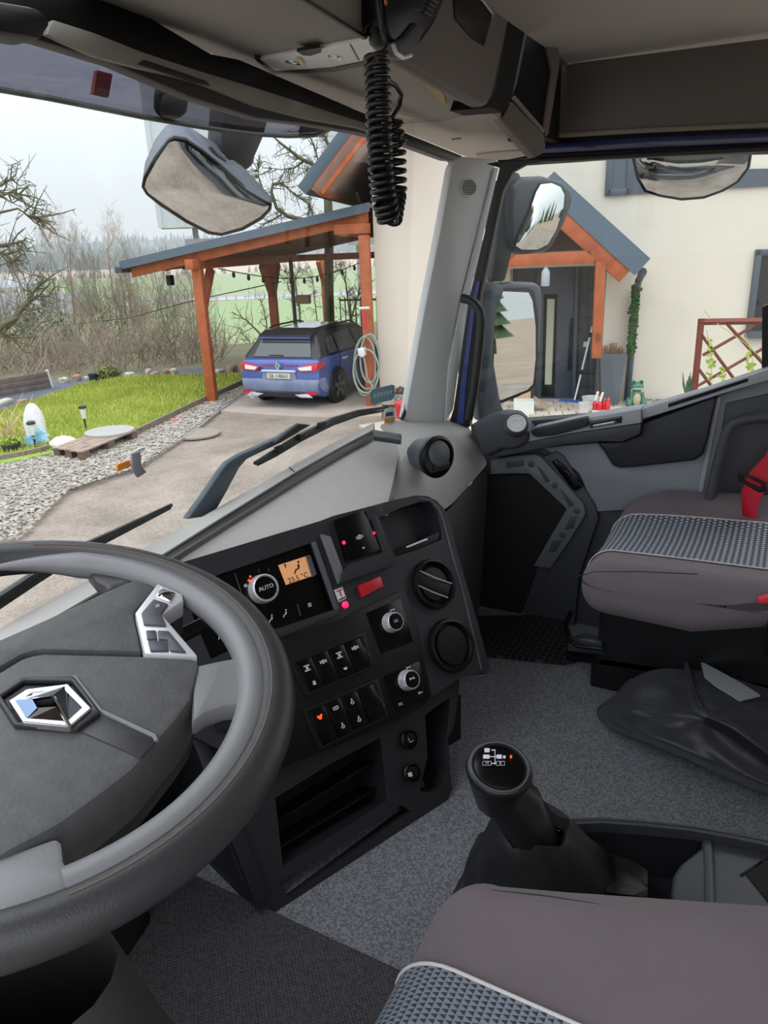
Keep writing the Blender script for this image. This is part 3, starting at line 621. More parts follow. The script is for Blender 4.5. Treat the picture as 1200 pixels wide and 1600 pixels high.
# broom
t = thing('broom', G(897, 630), 'white telescopic broom with a blue head leaning by the front door', 'broom'); a = G(897, 629, .05); b = RC.px(926, 508, .13)
mbo('handle', M('white_pole', (225, 226, 228), .3), lambda m: m.tube([a, a+(b-a)*.98], .016, 8), t)
mbo('grip', rubber, lambda m: m.tube([a+(b-a)*.36, a+(b-a)*.42], .022, 8), t); mbo('grip', rubber, lambda m: m.tube([a+(b-a)*.84, a+(b-a)*.9], .021, 8), t)
mbo('broom_head', M('blue_bristle', (62, 96, 168), .7), lambda m: m.box(a-HU*.05+Z3*-.0, (.2, .05, .045), (HU*.9+HN*.4).normalized(), (HN*.9-HU*.4).normalized(), Z3), t, bev=.01)
def bucket(px, py, w, h, label, mat, handle=True):
    c = G(px, py, .03); s = c.length/1150*.97; r = w*s/2; H = h*s; t = thing('bucket', c, label, 'bucket')
    mb = MB(); mb.lathe(c, Z3, [(r*.78, 0), (r, H*.9), (r*1.06, H*.9), (r*1.06, H), (r*.97, H), (r*.8, H*.1), (.001, H*.1)], 22); obj('bucket_body', mb, mat, t)
    if handle: mb = MB(); mb.tube([c+Z3*H*.93+HU*r*1.04*math.cos(a*math.pi/10)+Z3*r*.35*math.sin(a*math.pi/10)+HN*r*.7*math.sin(a*math.pi/10) for a in range(11)], .007, 5); obj('bail', mb, silver, t)
    return c, r, H
wb = M('white_bucket', (214, 214, 210), .5, var=(9, (190, 188, 182)))
bucket(912, 651, 17, 22, 'white plastic bucket with a worn print, nearest to the window', wb)
bucket(922, 640, 25, 20, 'wide white tub with wire handle behind the white bucket', wb)
bucket(934, 637, 9, 22, 'small red bucket behind the tub', M('red_bucket', (196, 50, 62), .5), False)
cr_ = G(938, 650, .03); t = thing('bottle_crate', cr_, 'white crate holding red and white spray bottles', 'crate')
mb = MB(); mb.box(cr_+Z3*.05, (.14, .1, .05), HU, HN, Z3); obj('crate_box', mb, wb, t, bev=.006)
mb = MB(); mb.box(cr_+Z3*.05+HN*.102, (.05, .003, .025), HU, HN, Z3); obj('crate_label', mb, frm, t)
redb = M('red_bottle', (216, 34, 44), .35)
for i, (dx, dy, h, wt) in enumerate([(-.09, 0, .2, 1), (-.02, .03, .19, 1), (.05, -.02, .2, 0), (.1, .03, .22, 0)]):
    c = cr_+HU*dx+HN*dy+Z3*.1; t = thing('spray_bottle' if wt else 'bottle', c, ['red spray bottle with tall white nozzle, left in the crate', 'red spray bottle with white nozzle, second in the crate', 'plain red bottle right of the spray bottles', 'taller red bottle with orange cap at the right of the crate'][i], 'bottle', 'bottles in the crate by the door')
    mb = MB(); mb.lathe(c, Z3, [(.036, 0), (.038, h*.5), (.02, h*.62), (.016, h*.75), (.001, h*.76)], 12); obj('bottle_body', mb, redb, t)
    mb = MB(); mb.lathe(c+Z3*h*.72, (Z3+HU*.25).normalized(), [(.018, 0), (.018, .14 if wt else .03), (.001, .15 if wt else .035)], 10); obj('cap', mb, M('nozzle_white', (230, 230, 228), .4) if wt else M('cap_orange', (226, 110, 50), .5), t)
# frog figure
c = G(993, 636, .03); t = thing('frog_statue', c, 'green ceramic frog statue sitting on the pebbles by the downpipe', 'statue'); fg = M('frog_green', (96, 150, 124), .35, var=(9, (64, 116, 96))); fb = M('frog_belly', (190, 176, 150), .5)
def ell(mb, c, r, n=12, tilt=None):
    vv = [];
    mb.lathe(c, Z3, [(math.sin(math.pi*i/10)*1.0 if 0 < i < 10 else .0001, 0) for i in range(0)] or [(max(.0001, math.sin(math.pi*i/10)), -math.cos(math.pi*i/10)) for i in range(11)], n)
    k = len(mb.v)-11*n
    for i in range(k, len(mb.v)):
        p = mb.v[i]-c; mb.v[i] = c+HU*(p.dot(HU)*r[0])+HN*(p.dot(HN)*r[1])+Z3*(p.z*r[2])
def ball(name, c, r, mat, parent): mb = MB(); ell(mb, c, r); return obj(name, mb, mat, parent, smooth=80)
mb = MB(); ell(mb, c+Z3*.15, (.11, .1, .15)); ell(mb, c+Z3*.34, (.105, .09, .075))
for sx in (-1, 1): ell(mb, c+HU*(.12*sx)+Z3*.08+HN*.03, (.05, .1, .09)); ell(mb, c+HU*(.09*sx)+Z3*.15+HN*.08, (.022, .025, .12))
obj('body', mb, fg, t, smooth=80)
ball('belly', c+Z3*.14+HN*.05, (.075, .065, .11), fb, t); ball('mouth', c+Z3*.31+HN*.03, (.09, .07, .03), fb, t)
for sx in (-1, 1): e_ = ball('eye', c+HU*(.06*sx)+Z3*.41+HN*.02, (.035, .035, .035), fg, t); ball('pupil', c+HU*(.06*sx)+Z3*.415+HN*.05, (.014, .01, .016), rubber, e_)
mb = MB(); mb.box(c+Z3*.015, (.14, .12, .015), HU, HN, Z3); obj('base', mb, fb, t)
# boxes left of the door
c = G(818, 644, .04); t = thing('open_carton', c, 'open white and brown cardboard box on the paving below the mirror', 'box')
mb = MB(); mb.box(c+Z3*.1, (.16, .13, .1), HU, HN, Z3); obj('box_body', mb, M('white_card', (222, 222, 218), .7), t)
cbm = M('brown_card', (186, 150, 118), .8)
mb = MB(); mb.box(c+Z3*.17+HU*.27-HN*.02, (.13, .12, .004), (HU*.8-Z3*.5).normalized(), HN, (Z3*.8+HU*.5).normalized()); obj('flap', mb, cbm, t)
mb = MB(); mb.box(c+Z3*.22-HU*.02-HN*.16, (.13, .1, .004), HU, (HN*.5-Z3*.8).normalized(), (Z3*.5+HN*.8).normalized()); obj('flap', mb, cbm, t)
# trellis
tm = M('trellis_wood', (122, 62, 48), .7, bump=(40, .3)); TP = HP.off(1.6); t = thing('trellis', TP.px(1087, 620), 'red-brown wooden garden trellis with diagonal lattice', 'trellis')
mbo('trellis_post', tm, lambda m: m.tube([TP.px(1096, 498), TP.px(1082, 640)], .045, 4), t)
mbo('top_rail', tm, lambda m: m.tube([TP.px(1093, 503), TP.px(1300, 500)], .045, 4), t)
for (a, b) in [((1094, 520), (1160, 610)), ((1098, 555), (1180, 508)), ((1136, 506), (1212, 590)), ((1090, 603), (1200, 540)), ((1092, 577), (1118, 612)), ((1160, 610), (1230, 560))]:
    mb = MB(); mb.tube([TP.px(*a, .02), TP.px(*b, .02)], .022, 4); obj('lattice_bar', mb, tm, t)
random.seed(21); mb = MB()
for (cx, y0, y1) in ((1108, 530, 600), (1112, 545, 575), (1128, 575, 600), (1176, 560, 590), (1170, 545, 580)):
    for i in range(14):
        y = random.uniform(y0, y1); p = TP.px(cx+random.gauss(0, 2.2), y, .06); d1 = V((random.gauss(0, 1), random.gauss(0, 1), random.gauss(0, 1))).normalized()*.035; d2 = d1.cross(HN).normalized()*.025
        mb.add([p-d1, p+d2, p+d1, p-d2], [(0, 1, 2, 3)])
for (a, b) in (((1104, 515), (1112, 605)), ((1165, 520), (1178, 600)), ((1100, 486), (1108, 500)), ((1120, 505), (1190, 560))): mb.tube([TP.px(*a, .05), TP.px((a[0]+b[0])/2+4, (a[1]+b[1])/2, .07), TP.px(*b, .05)], .005, 4)
obj('climbing_plant', mb, M('pale_ivy', (172, 190, 86), .7), t, smooth=0)
mb = MB(); random.seed(5); c = TP.px(1074, 622, -.3)
for i in range(14): a = random.random()*6.3; mb.tube([c, c+V((math.cos(a)*.07, math.sin(a)*.07, .2)), c+V((math.cos(a)*.1, math.sin(a)*.1, random.uniform(.25, .4)))], [.02, .018, .003], 5)
c0_ = c; tag(obj('spiky_plant', mb, M('spiky_leaf', (84, 116, 84), .6)), 'small spiky green plant left of the trellis foot', 'plant')
c = G(627, 634, .02); mb = MB(); mb.lathe(c+Z3*.0, Z3, [(.1, 0), (.13, .22), (.12, .22), (.1, .17), (.001, .17)], 16); tag(obj('checked_pot', mb, M('checked_pot_mat', (196, 196, 196), .6, var=(40, (90, 90, 90), .1))), 'pale patterned pot on the step at the house corner', 'pot')
leafclump('potted_herb', c+Z3*.2, .12, .14, 160, M('herb', (120, 96, 70), .9), 'small brown dried herb in the patterned pot', 'plant', 31, .03)
c = G(634, 655, .02); mb = MB(); mb.lathe(c, Z3, [(.13, 0), (.17, .24), (.18, .24), (.18, .28), (.15, .28), (.001, .22)], 16); tag(obj('red_pot', mb, redb), 'red plastic pot seen just left of the windscreen pillar', 'pot')
# ------------------------------------------------------------------ bare trees, hedges, far forest, village
barkm = M('bark', (126, 112, 98), .95, var=(2, (98, 90, 74), .2)); barkg = M('mossy_bark', (112, 106, 84), .95, var=(3, (88, 88, 60), .2)); twigm = M('reddish_twigs', (160, 132, 112), .95)
def tree_mesh(seed, H, gnarl=.25, spread=.9, kids=(11, 6, 5, 3), first=.3, upr=.5, taper=.75, r0=None):
    random.seed(seed); mb = MB(); r0 = r0 or H*.014
    def br(p, d, L, r, lv):
        n = 5 if lv == 0 else 4 if lv < 3 else 2; pts = [p]; rr = [r]; dd = [d]
        for i in range(n):
            d = (d+V((random.gauss(0, gnarl), random.gauss(0, gnarl), random.gauss(0, gnarl)+(.10*upr if lv else 0)))*(.4 if lv == 0 else 1)/1.0).normalized()
            p = p+d*(L/n); pts.append(p); dd.append(d); rr.append(max(r*(1-taper*(i+1)/n), .004))
        mb.tube(pts, rr, 5 if lv == 0 else 3, cap=False)
        if lv >= len(kids): return
        for k in range(kids[lv]):
            t = (first if lv == 0 else .2)+random.random()*(1-(first if lv == 0 else .2)); i = min(int(t*n), n-1); f = t*n-i
            q = pts[i].lerp(pts[i+1], f); e = dd[i+1]; s = V((random.gauss(0, 1), random.gauss(0, 1), random.gauss(0, .5))); s = (s-e*s.dot(e)).normalized()
            nd = (e*(1-spread*.55)+s*spread+Z3*upr*.3).normalized(); ln = L*(.62-.3*t*(lv == 0)) * random.uniform(.6, 1)
            br(q, nd, ln, rr[i]*.5, lv+1)
    br(V((0, 0, -.3)), Z3, H, r0, 0); return mb
def ypos(px, r):     # a spot on the terrain seen at pixel column px, r metres away
    v = ray(px, 430); a = math.atan2(v.x, v.y); return V((math.sin(a)*r, math.cos(a)*r, terr(r, a)-.1))
protos = []
specs = [(1, 7.5, .18, .8, 1), (2, 8.5, .15, .7, 1), (3, 7, .25, 1.0, .6), (4, 9, .12, .6, .9), (5, 6.5, .3, 1.0, .5)]
for s_, H, g, sp, up in specs:
    mb = tree_mesh(s_, H, g, sp, upr=up); protos.append(mb)
def tree_obj(name, mb, mat, loc, label, group=None):
    me = bpy.data.meshes.new(name); me.from_pydata(mb.v, [], mb.f); me.materials.append(mat); o = bpy.data.objects.new(name, me); COL.objects.link(o); o.location = loc; OFF[o.name] = V(loc)
    return tag(o, label, 'tree', group)
random.seed(77); po = {}
places = [(-30, 30, 0), (8, 27, 2), (38, 33, 3), (58, 29, 0), (72, 36, 4), (92, 31, 1), (105, 41, 3), (118, 30, 2), (133, 38, 0), (150, 33, 3), (163, 29, 4), (176, 37, 1), (188, 31, 0), (203, 42, 3), (216, 32, 2), (229, 36, 1), (243, 30, 0), (256, 39, 4), (268, 33, 3), (282, 31, 1), (296, 37, 0), (22, 38, 1), (85, 44, 3), (300, 29, 4)]
for i, (px, r, k) in enumerate(places):
    loc = ypos(px, r); mat = [barkm, twigm, barkm, barkg, twigm][k]; sc = random.uniform(.40, .56)*r/32
    if px in (92, 105, 188, 176): sc *= 1.2
    if k not in po:
        o = tree_obj('bare_tree', protos[k], mat, loc, 'slender leafless tree in the row of bare trees beyond the lawn', 'bare trees beyond the lawn'); po[k] = o
    else: o = po[k].copy(); COL.objects.link(o); o.location = loc
    o.rotation_euler.z = random.random()*6; o.scale = (sc*.9, sc*.9, sc)
for i in range(22):
    k = random.choice((0, 1, 3, 3, 4)); px = random.uniform(-60, 305); r = random.uniform(28, 40); o = po[k].copy(); COL.objects.link(o); o.location = ypos(px, r); o.rotation_euler.z = random.random()*6; sc = random.uniform(.36, .47)*r/32; o.scale = (sc*.8, sc*.8, sc)
# undergrowth along the valley edge: thickets nobody could count
mb = MB(); random.seed(15)
for i in range(1700):
    px = random.uniform(-80, 330) if random.random() < .9 else random.uniform(330, 560); p = ypos(px, random.uniform(19.5, 33) if px < 330 else random.uniform(23, 34)); h = random.uniform(.4, 1.5)*(1 if px < 330 else .4)
    q = p+V((random.gauss(0, .5), random.gauss(0, .5), h)); m_ = p.lerp(q, .5)+V((random.gauss(0, .15), random.gauss(0, .15), 0)); mb.tube([p, m_, q], [.016, .011, .004], 3, cap=False)
    for _ in range(3):
        t = p.lerp(q, random.uniform(.3, .95)); mb.tube([t, t+V((random.gauss(0, .3), random.gauss(0, .3), random.uniform(.1, .6)))], [.007, .003], 3, cap=False)
tag(obj('undergrowth', mb, M('thicket', (168, 150, 134), .95, var=(.4, (118, 112, 92))), smooth=0), 'leafless grey brown thicket beneath the row of bare trees', 'bushes', kind='stuff')
evm = M('evergreen', (78, 104, 66), .9, var=(1.5, (58, 84, 52)))
leafclump('green_bush', ypos(48, 28), 1.3, 2.6, 2200, evm, 'green ivy covered bush among the bare trees at the left', 'bush', 3, .09)
leafclump('green_bush', ypos(165, 31), 1.0, 2.4, 1100, evm, 'thin dark green bush between the bare trees left of the carport', 'bush', 6, .08)
# larch-like tree: taller, horizontal twigs
random.seed(41); mb = MB(); mb.tube([V((0, 0, 0)), V((.1, 0, 4)), V((0, 0, 9))], [.12, .08, .01], 6)
for i in range(150):
    z = random.uniform(1.6, 8.8); a = random.random()*6.3; L = (9.3-z)*.28*random.uniform(.6, 1); p = V((.03, 0, z)); q = p+V((math.cos(a)*L, math.sin(a)*L, L*.12)); mb.tube([p, p.lerp(q, .5)-Z3*.05, q], [.02, .013, .004], 3, cap=False)
    for _ in range(7):
        t = p.lerp(q, random.uniform(.2, 1)); mb.tube([t, t+V((random.gauss(0, .22), random.gauss(0, .22), random.gauss(-.05, .12)))], [.008, .003], 3, cap=False)
tree_obj('larch', mb, twigm, ypos(196, 33), 'tall straight larch with short horizontal twigs, rising above the other trees'); bpy.data.objects['larch'].scale = (.56, .56, .56)
# gnarled tree reaching in from the left
mb = MB(); mb.tube([V((0, 0, -.2)), V((.1, 0, 1.2)), V((0, .1, 2.6)), V((.1, 0, 4.2))], [.22, .18, .14, .06], 8); o = tree_obj('gnarled_tree', mb, barkg, ypos(-95, 15), 'gnarled leafless tree reaching in from the left edge with mossy crooked branches'); o.location.z = GZ
o['category'] = 'tree'
dpt = o.location.length*.97
mb = MB(); random.seed(10)
def limb(pxs, r0, r1, twigs, depth=14.5):
    pts = []
    for x, y in pxs: v = ray(x, y); pts.append(v*(depth/math.hypot(v.x, v.y)))
    n = len(pts); mb.tube(pts, [r0+(r1-r0)*i/(n-1) for i in range(n)], 6)
    for k in range(twigs):
        i = random.randrange(n-1); a = pts[i].lerp(pts[i+1], random.random()); d = (pts[i+1]-pts[i]).normalized(); s = V((random.gauss(0, .5), random.gauss(0, .5), random.gauss(0, 1))).normalized(); d = (d+s).normalized(); L = random.uniform(.18, .55)
        b = a+d*L*.5+V((random.gauss(0, .05), random.gauss(0, .05), random.gauss(0, .05))); c = b+d*L*.5+V((random.gauss(0, .12), random.gauss(0, .12), random.gauss(0, .12))); mb.tube([a, b, c], [.016, .01, .004], 4, cap=False)
        for _ in range(4): t = a.lerp(c, random.uniform(.3, 1)); mb.tube([t, t+V((random.gauss(0, .12), random.gauss(0, .12), random.gauss(0, .14)))], [.007, .003], 3, cap=False)
limb([(-90, 560), (-40, 540), (0, 522), (24, 510), (36, 493), (48, 480), (62, 474), (80, 474)], .09, .02, 26)
limb([(-90, 440), (-40, 400), (0, 396), (25, 392), (40, 388)], .06, .012, 18); limb([(48, 480), (58, 462), (72, 450), (88, 447)], .03, .008, 8)
limb([(-80, 520), (-30, 420), (0, 405), (14, 412), (24, 419)], .05, .01, 16); limb([(-80, 400), (-40, 350), (0, 320), (20, 312), (36, 318)], .05, .008, 22); limb([(-60, 340), (-20, 318), (10, 298), (22, 290)], .04, .006, 16)
limb([(-60, 560), (0, 530), (14, 534), (30, 548)], .04, .008, 14); limb([(-60, 370), (0, 345), (30, 338), (52, 352), (64, 352)], .03, .006, 16)
limb_m = obj('crooked_limbs', mb, barkg, o, smooth=60)
# crooked tree behind the carport
mb = MB()
def limb2(pxs, r0, r1, tw): limb(pxs, r0, r1, tw, 21)
t = thing('crooked_tree', ypos(520, 21), 'crooked mossy leafless tree rising behind the carport roof', 'tree')
limb2([(516, 530), (514, 460), (514, 350), (512, 300)], .16, .12, 8); limb2([(512, 300), (500, 262), (470, 248), (440, 225), (425, 212)], .08, .02, 22); limb2([(508, 290), (520, 240), (508, 215), (498, 190)], .06, .02, 20)
limb2([(500, 262), (490, 225), (475, 200)], .03, .01, 14); limb2([(512, 345), (480, 345), (450, 338), (432, 325), (424, 300), (426, 288), (440, 286), (456, 300), (470, 310)], .07, .02, 30); limb2([(440, 335), (424, 345), (410, 352), (396, 370)], .03, .01, 12)
limb2([(430, 318), (412, 300), (404, 275), (402, 250)], .03, .008, 16); limb2([(470, 310), (484, 320), (490, 345)], .03, .008, 12); limb2([(478, 250), (460, 262), (440, 265), (418, 262)], .03, .006, 16); limb2([(482, 340), (484, 300), (478, 260)], .02, .006, 16)
obj('branches', mb, barkg, t, smooth=60)
mb = MB(); mb2 = mb; limb([(432, 560), (405, 520), (385, 500), (362, 487)], .05, .01, 12, 24); limb([(420, 540), (416, 500), (408, 470)], .03, .01, 12, 24); limb([(425, 548), (395, 540), (378, 520)], .03, .01, 12, 24)
tag(obj('young_tree', mb, barkm), 'small leafless tree in front of the green field, left of the middle carport post', 'tree')
mb = MB(); limb([(545, 560), (548, 500), (540, 440), (530, 410)], .06, .01, 30, 23); limb([(548, 500), (560, 460), (566, 425)], .04, .01, 24, 23); limb([(470, 540), (468, 480), (460, 440), (470, 415)], .05, .01, 34, 26); limb([(468, 480), (450, 450), (448, 425)], .03, .01, 22, 26); limb([(500, 540), (492, 470), (488, 430)], .03, .01, 20, 26)
tag(obj('thin_trees', mb, barkg), 'leafless twiggy tree seen beneath the carport roof beside the far posts', 'tree')
# conifers on the ridges: joined, beyond counting
def cones(name, n, r0, r1, px0, px1, h0, h1, mat, label):
    mb = MB()
    for i in range(n):
        p = ypos(random.uniform(px0, px1), random.uniform(r0, r1)); h = random.uniform(h0, h1); mb.lathe(p-Z3, Z3, [(h*.22, 0), (h*.15, h*.5), (.01, h)], 5)
    tag(obj(name, mb, mat, smooth=0), label, 'forest', kind='stuff')
random.seed(23)
con = M('conifer_far', (58, 80, 72), .95)
cones('ridge_forest', 800, 640, 1000, -150, 700, 5, 12, con, 'hazy conifer forest on the distant ridge'); cones('slope_forest', 260, 440, 600, -150, 330, 6, 13, con, 'hazy conifers on the slope below the ridge')
cones('hedge_row', 120, 285, 300, -100, 700, 2, 4, M('hedge_far', (120, 112, 96), .95), 'low brown hedge line along the far field')
# forest behind the truck, seen in the right hand mirror
mb = MB()
for i in range(14):
    a = math.radians(112+i*4.2+random.uniform(-2, 2)); r = random.uniform(34, 44); c = V((math.sin(a)*r, math.cos(a)*r, -2.8)); h = random.uniform(5, 8.5)
    t_ = MB(); t_.tube([c, c+Z3*h*.3], .12, 6)
    for k in range(7): t_.lathe(c+Z3*h*(.15+.12*k), Z3, [(h*.2*(1-k/8), 0), (.02, h*.2)], 9)
    tag(obj('conifer', t_, evm), 'green conifer behind the truck, seen only in the right mirror', 'tree', 'conifers seen in the mirror')
# road line with guard rail and posts across the valley
rl = thing('guard_rail', ypos(430, 118), 'pale guard rail along the road across the valley', 'guard rail'); mb = MB(); pr_ = [ypos(x, 118)+Z3*.9 for x in range(200, 620, 30)]
for a, b in zip(pr_, pr_[1:]): mb.beam(a, b, .1, .35)
obj('rail', mb, M('rail_zinc', (206, 206, 204), .5), rl)
for x in range(200, 620, 15): mb = MB(); p = ypos(x, 118); mb.box(p+Z3*.5, (.08, .08, .5)); obj('rail_post', mb, M('zinc', (180, 180, 178), .5) if x == 200 else bpy.data.materials['zinc'], rl)
polem = M('pole_grey', (200, 200, 198), .6)
for x, top, l in ((379, 446, 'pale roadside pole right of the near carport brace'), (170, 448, 'pale roadside pole above the bare trees'), (272, 438, 'pale roadside pole left of the carport')):
    p = ypos(x, 112); v = ray(x, top); h = v.z/math.hypot(v.x, v.y)*112-p.z; mb = MB(); mb.tube([p, p+Z3*h], .14, 6); tag(obj('roadside_pole', mb, polem), l, 'pole')
patch_ = MB(); rows = [[ypos(x, r_)+Z3*(.14) for x in range(320, 640, 16)] for r_ in (46, 49)]; patch_.sheet(rows, (0, 0, -.1)); tag(obj('field_track', patch_, M('track_dirt', (196, 182, 162), .95)), kind='structure')
patch_ = MB(); rows = [[ypos(x, r_)+Z3*(.2) for x in range(180, 640, 16)] for r_ in (119, 130)]; patch_.sheet(rows, (0, 0, -.1)); tag(obj('valley_road', patch_, M('road_grey', (168, 166, 166), .9)), kind='structure')
# overhead wire
mb = MB(); a, b = ray(200, 497).normalized()*21, ray(440, 440).normalized()*18; a2 = ray(60, 512).normalized()*26
mb.tube([a2, a, ray(300, 470).normalized()*19, b], .012, 4); tag(obj('overhead_wire', mb, rubber), 'thin black cable crossing in front of the bare trees to the carport', 'cable')
# village houses in the valley
def cottage(px, r, w, h, roofc, label):
    c = ypos(px, r); v = V((c.x, c.y, 0)).normalized(); u = v.cross(Z3); t = thing('far_house', c, label, 'building')
    mb = MB(); mb.box(c+Z3*h*.35, (w/2, w*.35, h*.35), u, v, Z3); wo = obj('wall', mb, M('far_wall', (214, 210, 204), .9), t)
    mb = MB(); mb.prism([c+u*(-w*.55)+Z3*h*.7-v*w*.4, c-v*w*.4*0+u*(-w*.55)+Z3*h*1.15, c+u*(-w*.55)+Z3*h*.7+v*w*.4], u*w*1.1); obj('roof', mb, roofc, t)
    for q in (-.25, .2): mb = MB(); mb.box(c+u*w*q+Z3*h*.38-v*w*.352, (w*.07, .05, h*.12), u, v, Z3); obj('window', mb, hglass, t)
rw = M('snowy_roof', (170, 176, 186), .8); rg = M('grey_roof', (150, 152, 160), .8)
cottage(10, 200, 6, 2.6, rw, 'pale roofed farmhouse in the valley at the far left'); cottage(30, 215, 8, 3, rw, 'second pale roofed farm building in the valley, right of the first'); cottage(62, 75, 4, 2.6, rw, 'white walled cottage seen between the bare trees'); cottage(58, 62, 5, 3.2, rg, 'small grey roofed shed below the white cottage')
cottage(52, 560, 12, 8, rw, 'white house on the wooded slope at the left'); cottage(35, 110, 5, 2.4, rg, 'grey roofed barn low in the valley at the left')
# white ribbed towers, made up in place of a pale reflection in the windscreen
sm = M('tower_white', (206, 211, 215), .5)
def reflection_tower(px0, px1, py, r, label, letters=None, base=True):
    a, b = ray(px0, py), ray(px1, py); a = a*(r/math.hypot(a.x, a.y)); b = b*(r/math.hypot(b.x, b.y)); c = (a+b)/2; w = (b-a).length; u = (b-a).normalized(); u.z = 0; v = u.cross(Z3); z0 = c.z; t = thing('reflection_tower', V((c.x, c.y, z0)), label, 'reflection_tower')
    H = 16; mb = MB(); mb.box(V((c.x, c.y, z0+H/2)), (w/2, w*.3, H/2), u, v, Z3); obj('tower_body', mb, sm, t)
    n = int(w/.75)
    for i in range(n+1):
        q = -w/2+w*i/n; mb = MB(); mb.box(V((c.x, c.y, z0+H/2))+u*q-v*(w*.3*(1 if (c-v).length < (c+v).length else -1)), (.09, .1, H/2), u, v, Z3); obj('rib', mb, sm, t)
    if base:
        for q in (.02,): mb = MB(); mb.box(V((c.x, c.y, (z0+GZ-4)/2))+u*q*w, (.12, .12, (z0-GZ+4)/2), u, v, Z3); obj('leg', mb, rg, t)
        mb = MB(); mb.box(V((c.x, c.y, z0-.9))+u*w*.1, (w*.26, .6, .45), u, v, Z3); obj('hopper', mb, rg, t)
    return t
reflection_tower(252, 352, 356, 34, 'white ribbed tower made up for a windscreen reflection, rising behind the front mirror'); reflection_tower(512, 600, 333, 36, 'second white ribbed tower made up for a windscreen reflection, behind the crooked tree and house gable')

# ------------------------------------------------------------------ the blue estate car in the carport
paint = M('metallic_blue', (54, 82, 168), .3, .3, coat=.5, var=(3, (84, 106, 172), .3)); dirt = M('dusty_lower_body', (132, 142, 168), .5, var=(6, (108, 120, 152), .2)); cglass = M('car_glass', (52, 58, 62), .06, spec=.9)
dark = M('black_trim', (30, 32, 38), .4); tyre = M('tyre', (40, 40, 42), .8); alloy = M('alloy', (140, 142, 146), .35, .7); lampr = M('tail_red', (200, 36, 56), .25, coat=.5); lampw = M('tail_clear', (236, 226, 226), .2)
CF = V((math.cos(math.radians(6)), math.sin(math.radians(6)), 0)); CK = .87; CL = V((-CF.y, CF.x, 0))                       # forward, left
RB = G(503, 644)+CL*.9*CK; RB.z = GZ+.04   # middle of the rear bumper on the ground
car = thing('estate_car', RB+CF*2.2, 'blue estate car with roof darkened like its reflections, parked under the carport', 'car')
def cpnt(t, y, z): return RB+(CF*t+CL*y+Z3*z)*CK
def body(name, prof, mat, hw, par=car, bev=.05, **k):      # prof: (t, z, halfwidth factor)
    mb = MB(); n = len(prof); mb.add([cpnt(t, hw*w, z) for t, z, w in prof]+[cpnt(t, -hw*w, z) for t, z, w in prof], [tuple(range(n)), tuple(range(2*n-1, n-1, -1))]+[(i, i+n, (i+1) % n+n, (i+1) % n) for i in range(n)])
    return obj(name, mb, mat, par, bev=bev, seg=3, **k)
body('body', [(.06, .3, .93), (0, .42, .98), (-.01, .6, 1), (.05, .92, .97), (.1, .98, .95), (3.3, .98, .94), (4.3, .82, .9), (4.56, .6, .9), (4.58, .3, .88), (4.2, .2, .95), (.3, .2, .95)], paint, .905)
body('roof_shell', [(.1, .9, .93), (.17, 1.0, .92), (.46, 1.4, .74), (.62, 1.46, .72), (1.6, 1.5, .72), (2.4, 1.47, .72), (3.35, .98, .88), (3.3, .9, .9)], dark, .9, bev=.04)  # dark reflections on the upper body put into the shell colour
body('bumper', [(-.03, .34, .92), (-.05, .5, .96), (-.02, .6, .97), (.3, .6, .99), (.45, .3, .97), (.2, .24, .9)], dirt, .915, bev=.03)
def quad(name, pts, mat, vec, par=car, **k):
    mb = MB(); mb.prism([cpnt(*p) for p in pts], vec); return obj(name, mb, mat, par, **k)
bk = -CF*.02
# the rear face between (.05,.92) and (.46,1.4)
quad('rear_window', [(.175, -.66, 1.0), (.175, .66, 1.0), (.40, .55, 1.33), (.40, -.55, 1.33)], cglass, (-CF+Z3*.5)*.02)
quad('spoiler', [(.30, -.6, 1.38), (.30, .6, 1.38), (.6, .6, 1.475), (.6, -.6, 1.475)], dark, Z3*.025, bev=.01)
quad('spoiler_edge', [(.29, -.6, 1.355), (.29, .6, 1.355), (.29, .6, 1.385), (.29, -.6, 1.385)], paint, bk)
quad('rear_wiper', [(.2, -.02, 1.045), (.2, -.05, 1.025), (.2, .3, 1.03), (.2, .3, 1.045)], rubber, bk*2)
t_ = lambda y, z: (.045 if z > .85 else 0)
for s in (1, -1):
    l = quad('tail_lamp', [(.0, s*.42, .83), (.0, s*.5, .745), (.02, s*.86, .76), (.05, s*.88, .92), (.035, s*.8, .93)], lampr, -CF*.05, bev=.008)
    quad('lamp_lens', [(-.05, s*.46, .83), (-.05, s*.52, .775), (-.03, s*.76, .785), (-.02, s*.76, .87)], lampw, bk, l)
    quad('side_lamp', [(.03, s*.87, .78), (.3, s*.89, .86), (.3, s*.89, .91), (.03, s*.87, .92)], lampr, CL*s*.012)
    quad('reflector', [(-.05, s*.6, .3), (-.05, s*.82, .3), (-.05, s*.84, .36), (-.05, s*.6, .35)], lampr, bk)
    quad('light_line', [(.03, s*.09, .865), (.03, s*.42, .865), (.03, s*.42, .88), (.03, s*.09, .88)], lampr, -CF*.03)
    x = quad('exhaust_trim', [(-.05, s*.36, .3), (-.05, s*.5, .245), (-.05, s*.76, .25), (-.05, s*.66, .32)], silver, bk*2, bev=.008)
quad('diffuser', [(-.045, -.5, .24), (-.045, .5, .24), (-.045, .44, .32), (-.045, -.44, .32)], dark, bk)
mb = MB(); mb.lathe(cpnt(-.02, .62, .27), -CF, [(.05, 0), (.055, .08), (.04, .08), (.035, .02), (.001, .02)], 14); obj('tailpipe', mb, silver, car)
quad('hatch_seam', [(.0, -.72, .52), (.0, .72, .52), (.0, .72, .532), (.0, -.72, .532)], dark, -CF*.03)
quad('plate_recess', [(.0, -.4, .58), (.0, .4, .58), (.0, .36, .74), (.0, -.36, .74)], dirt, -CF*.022)
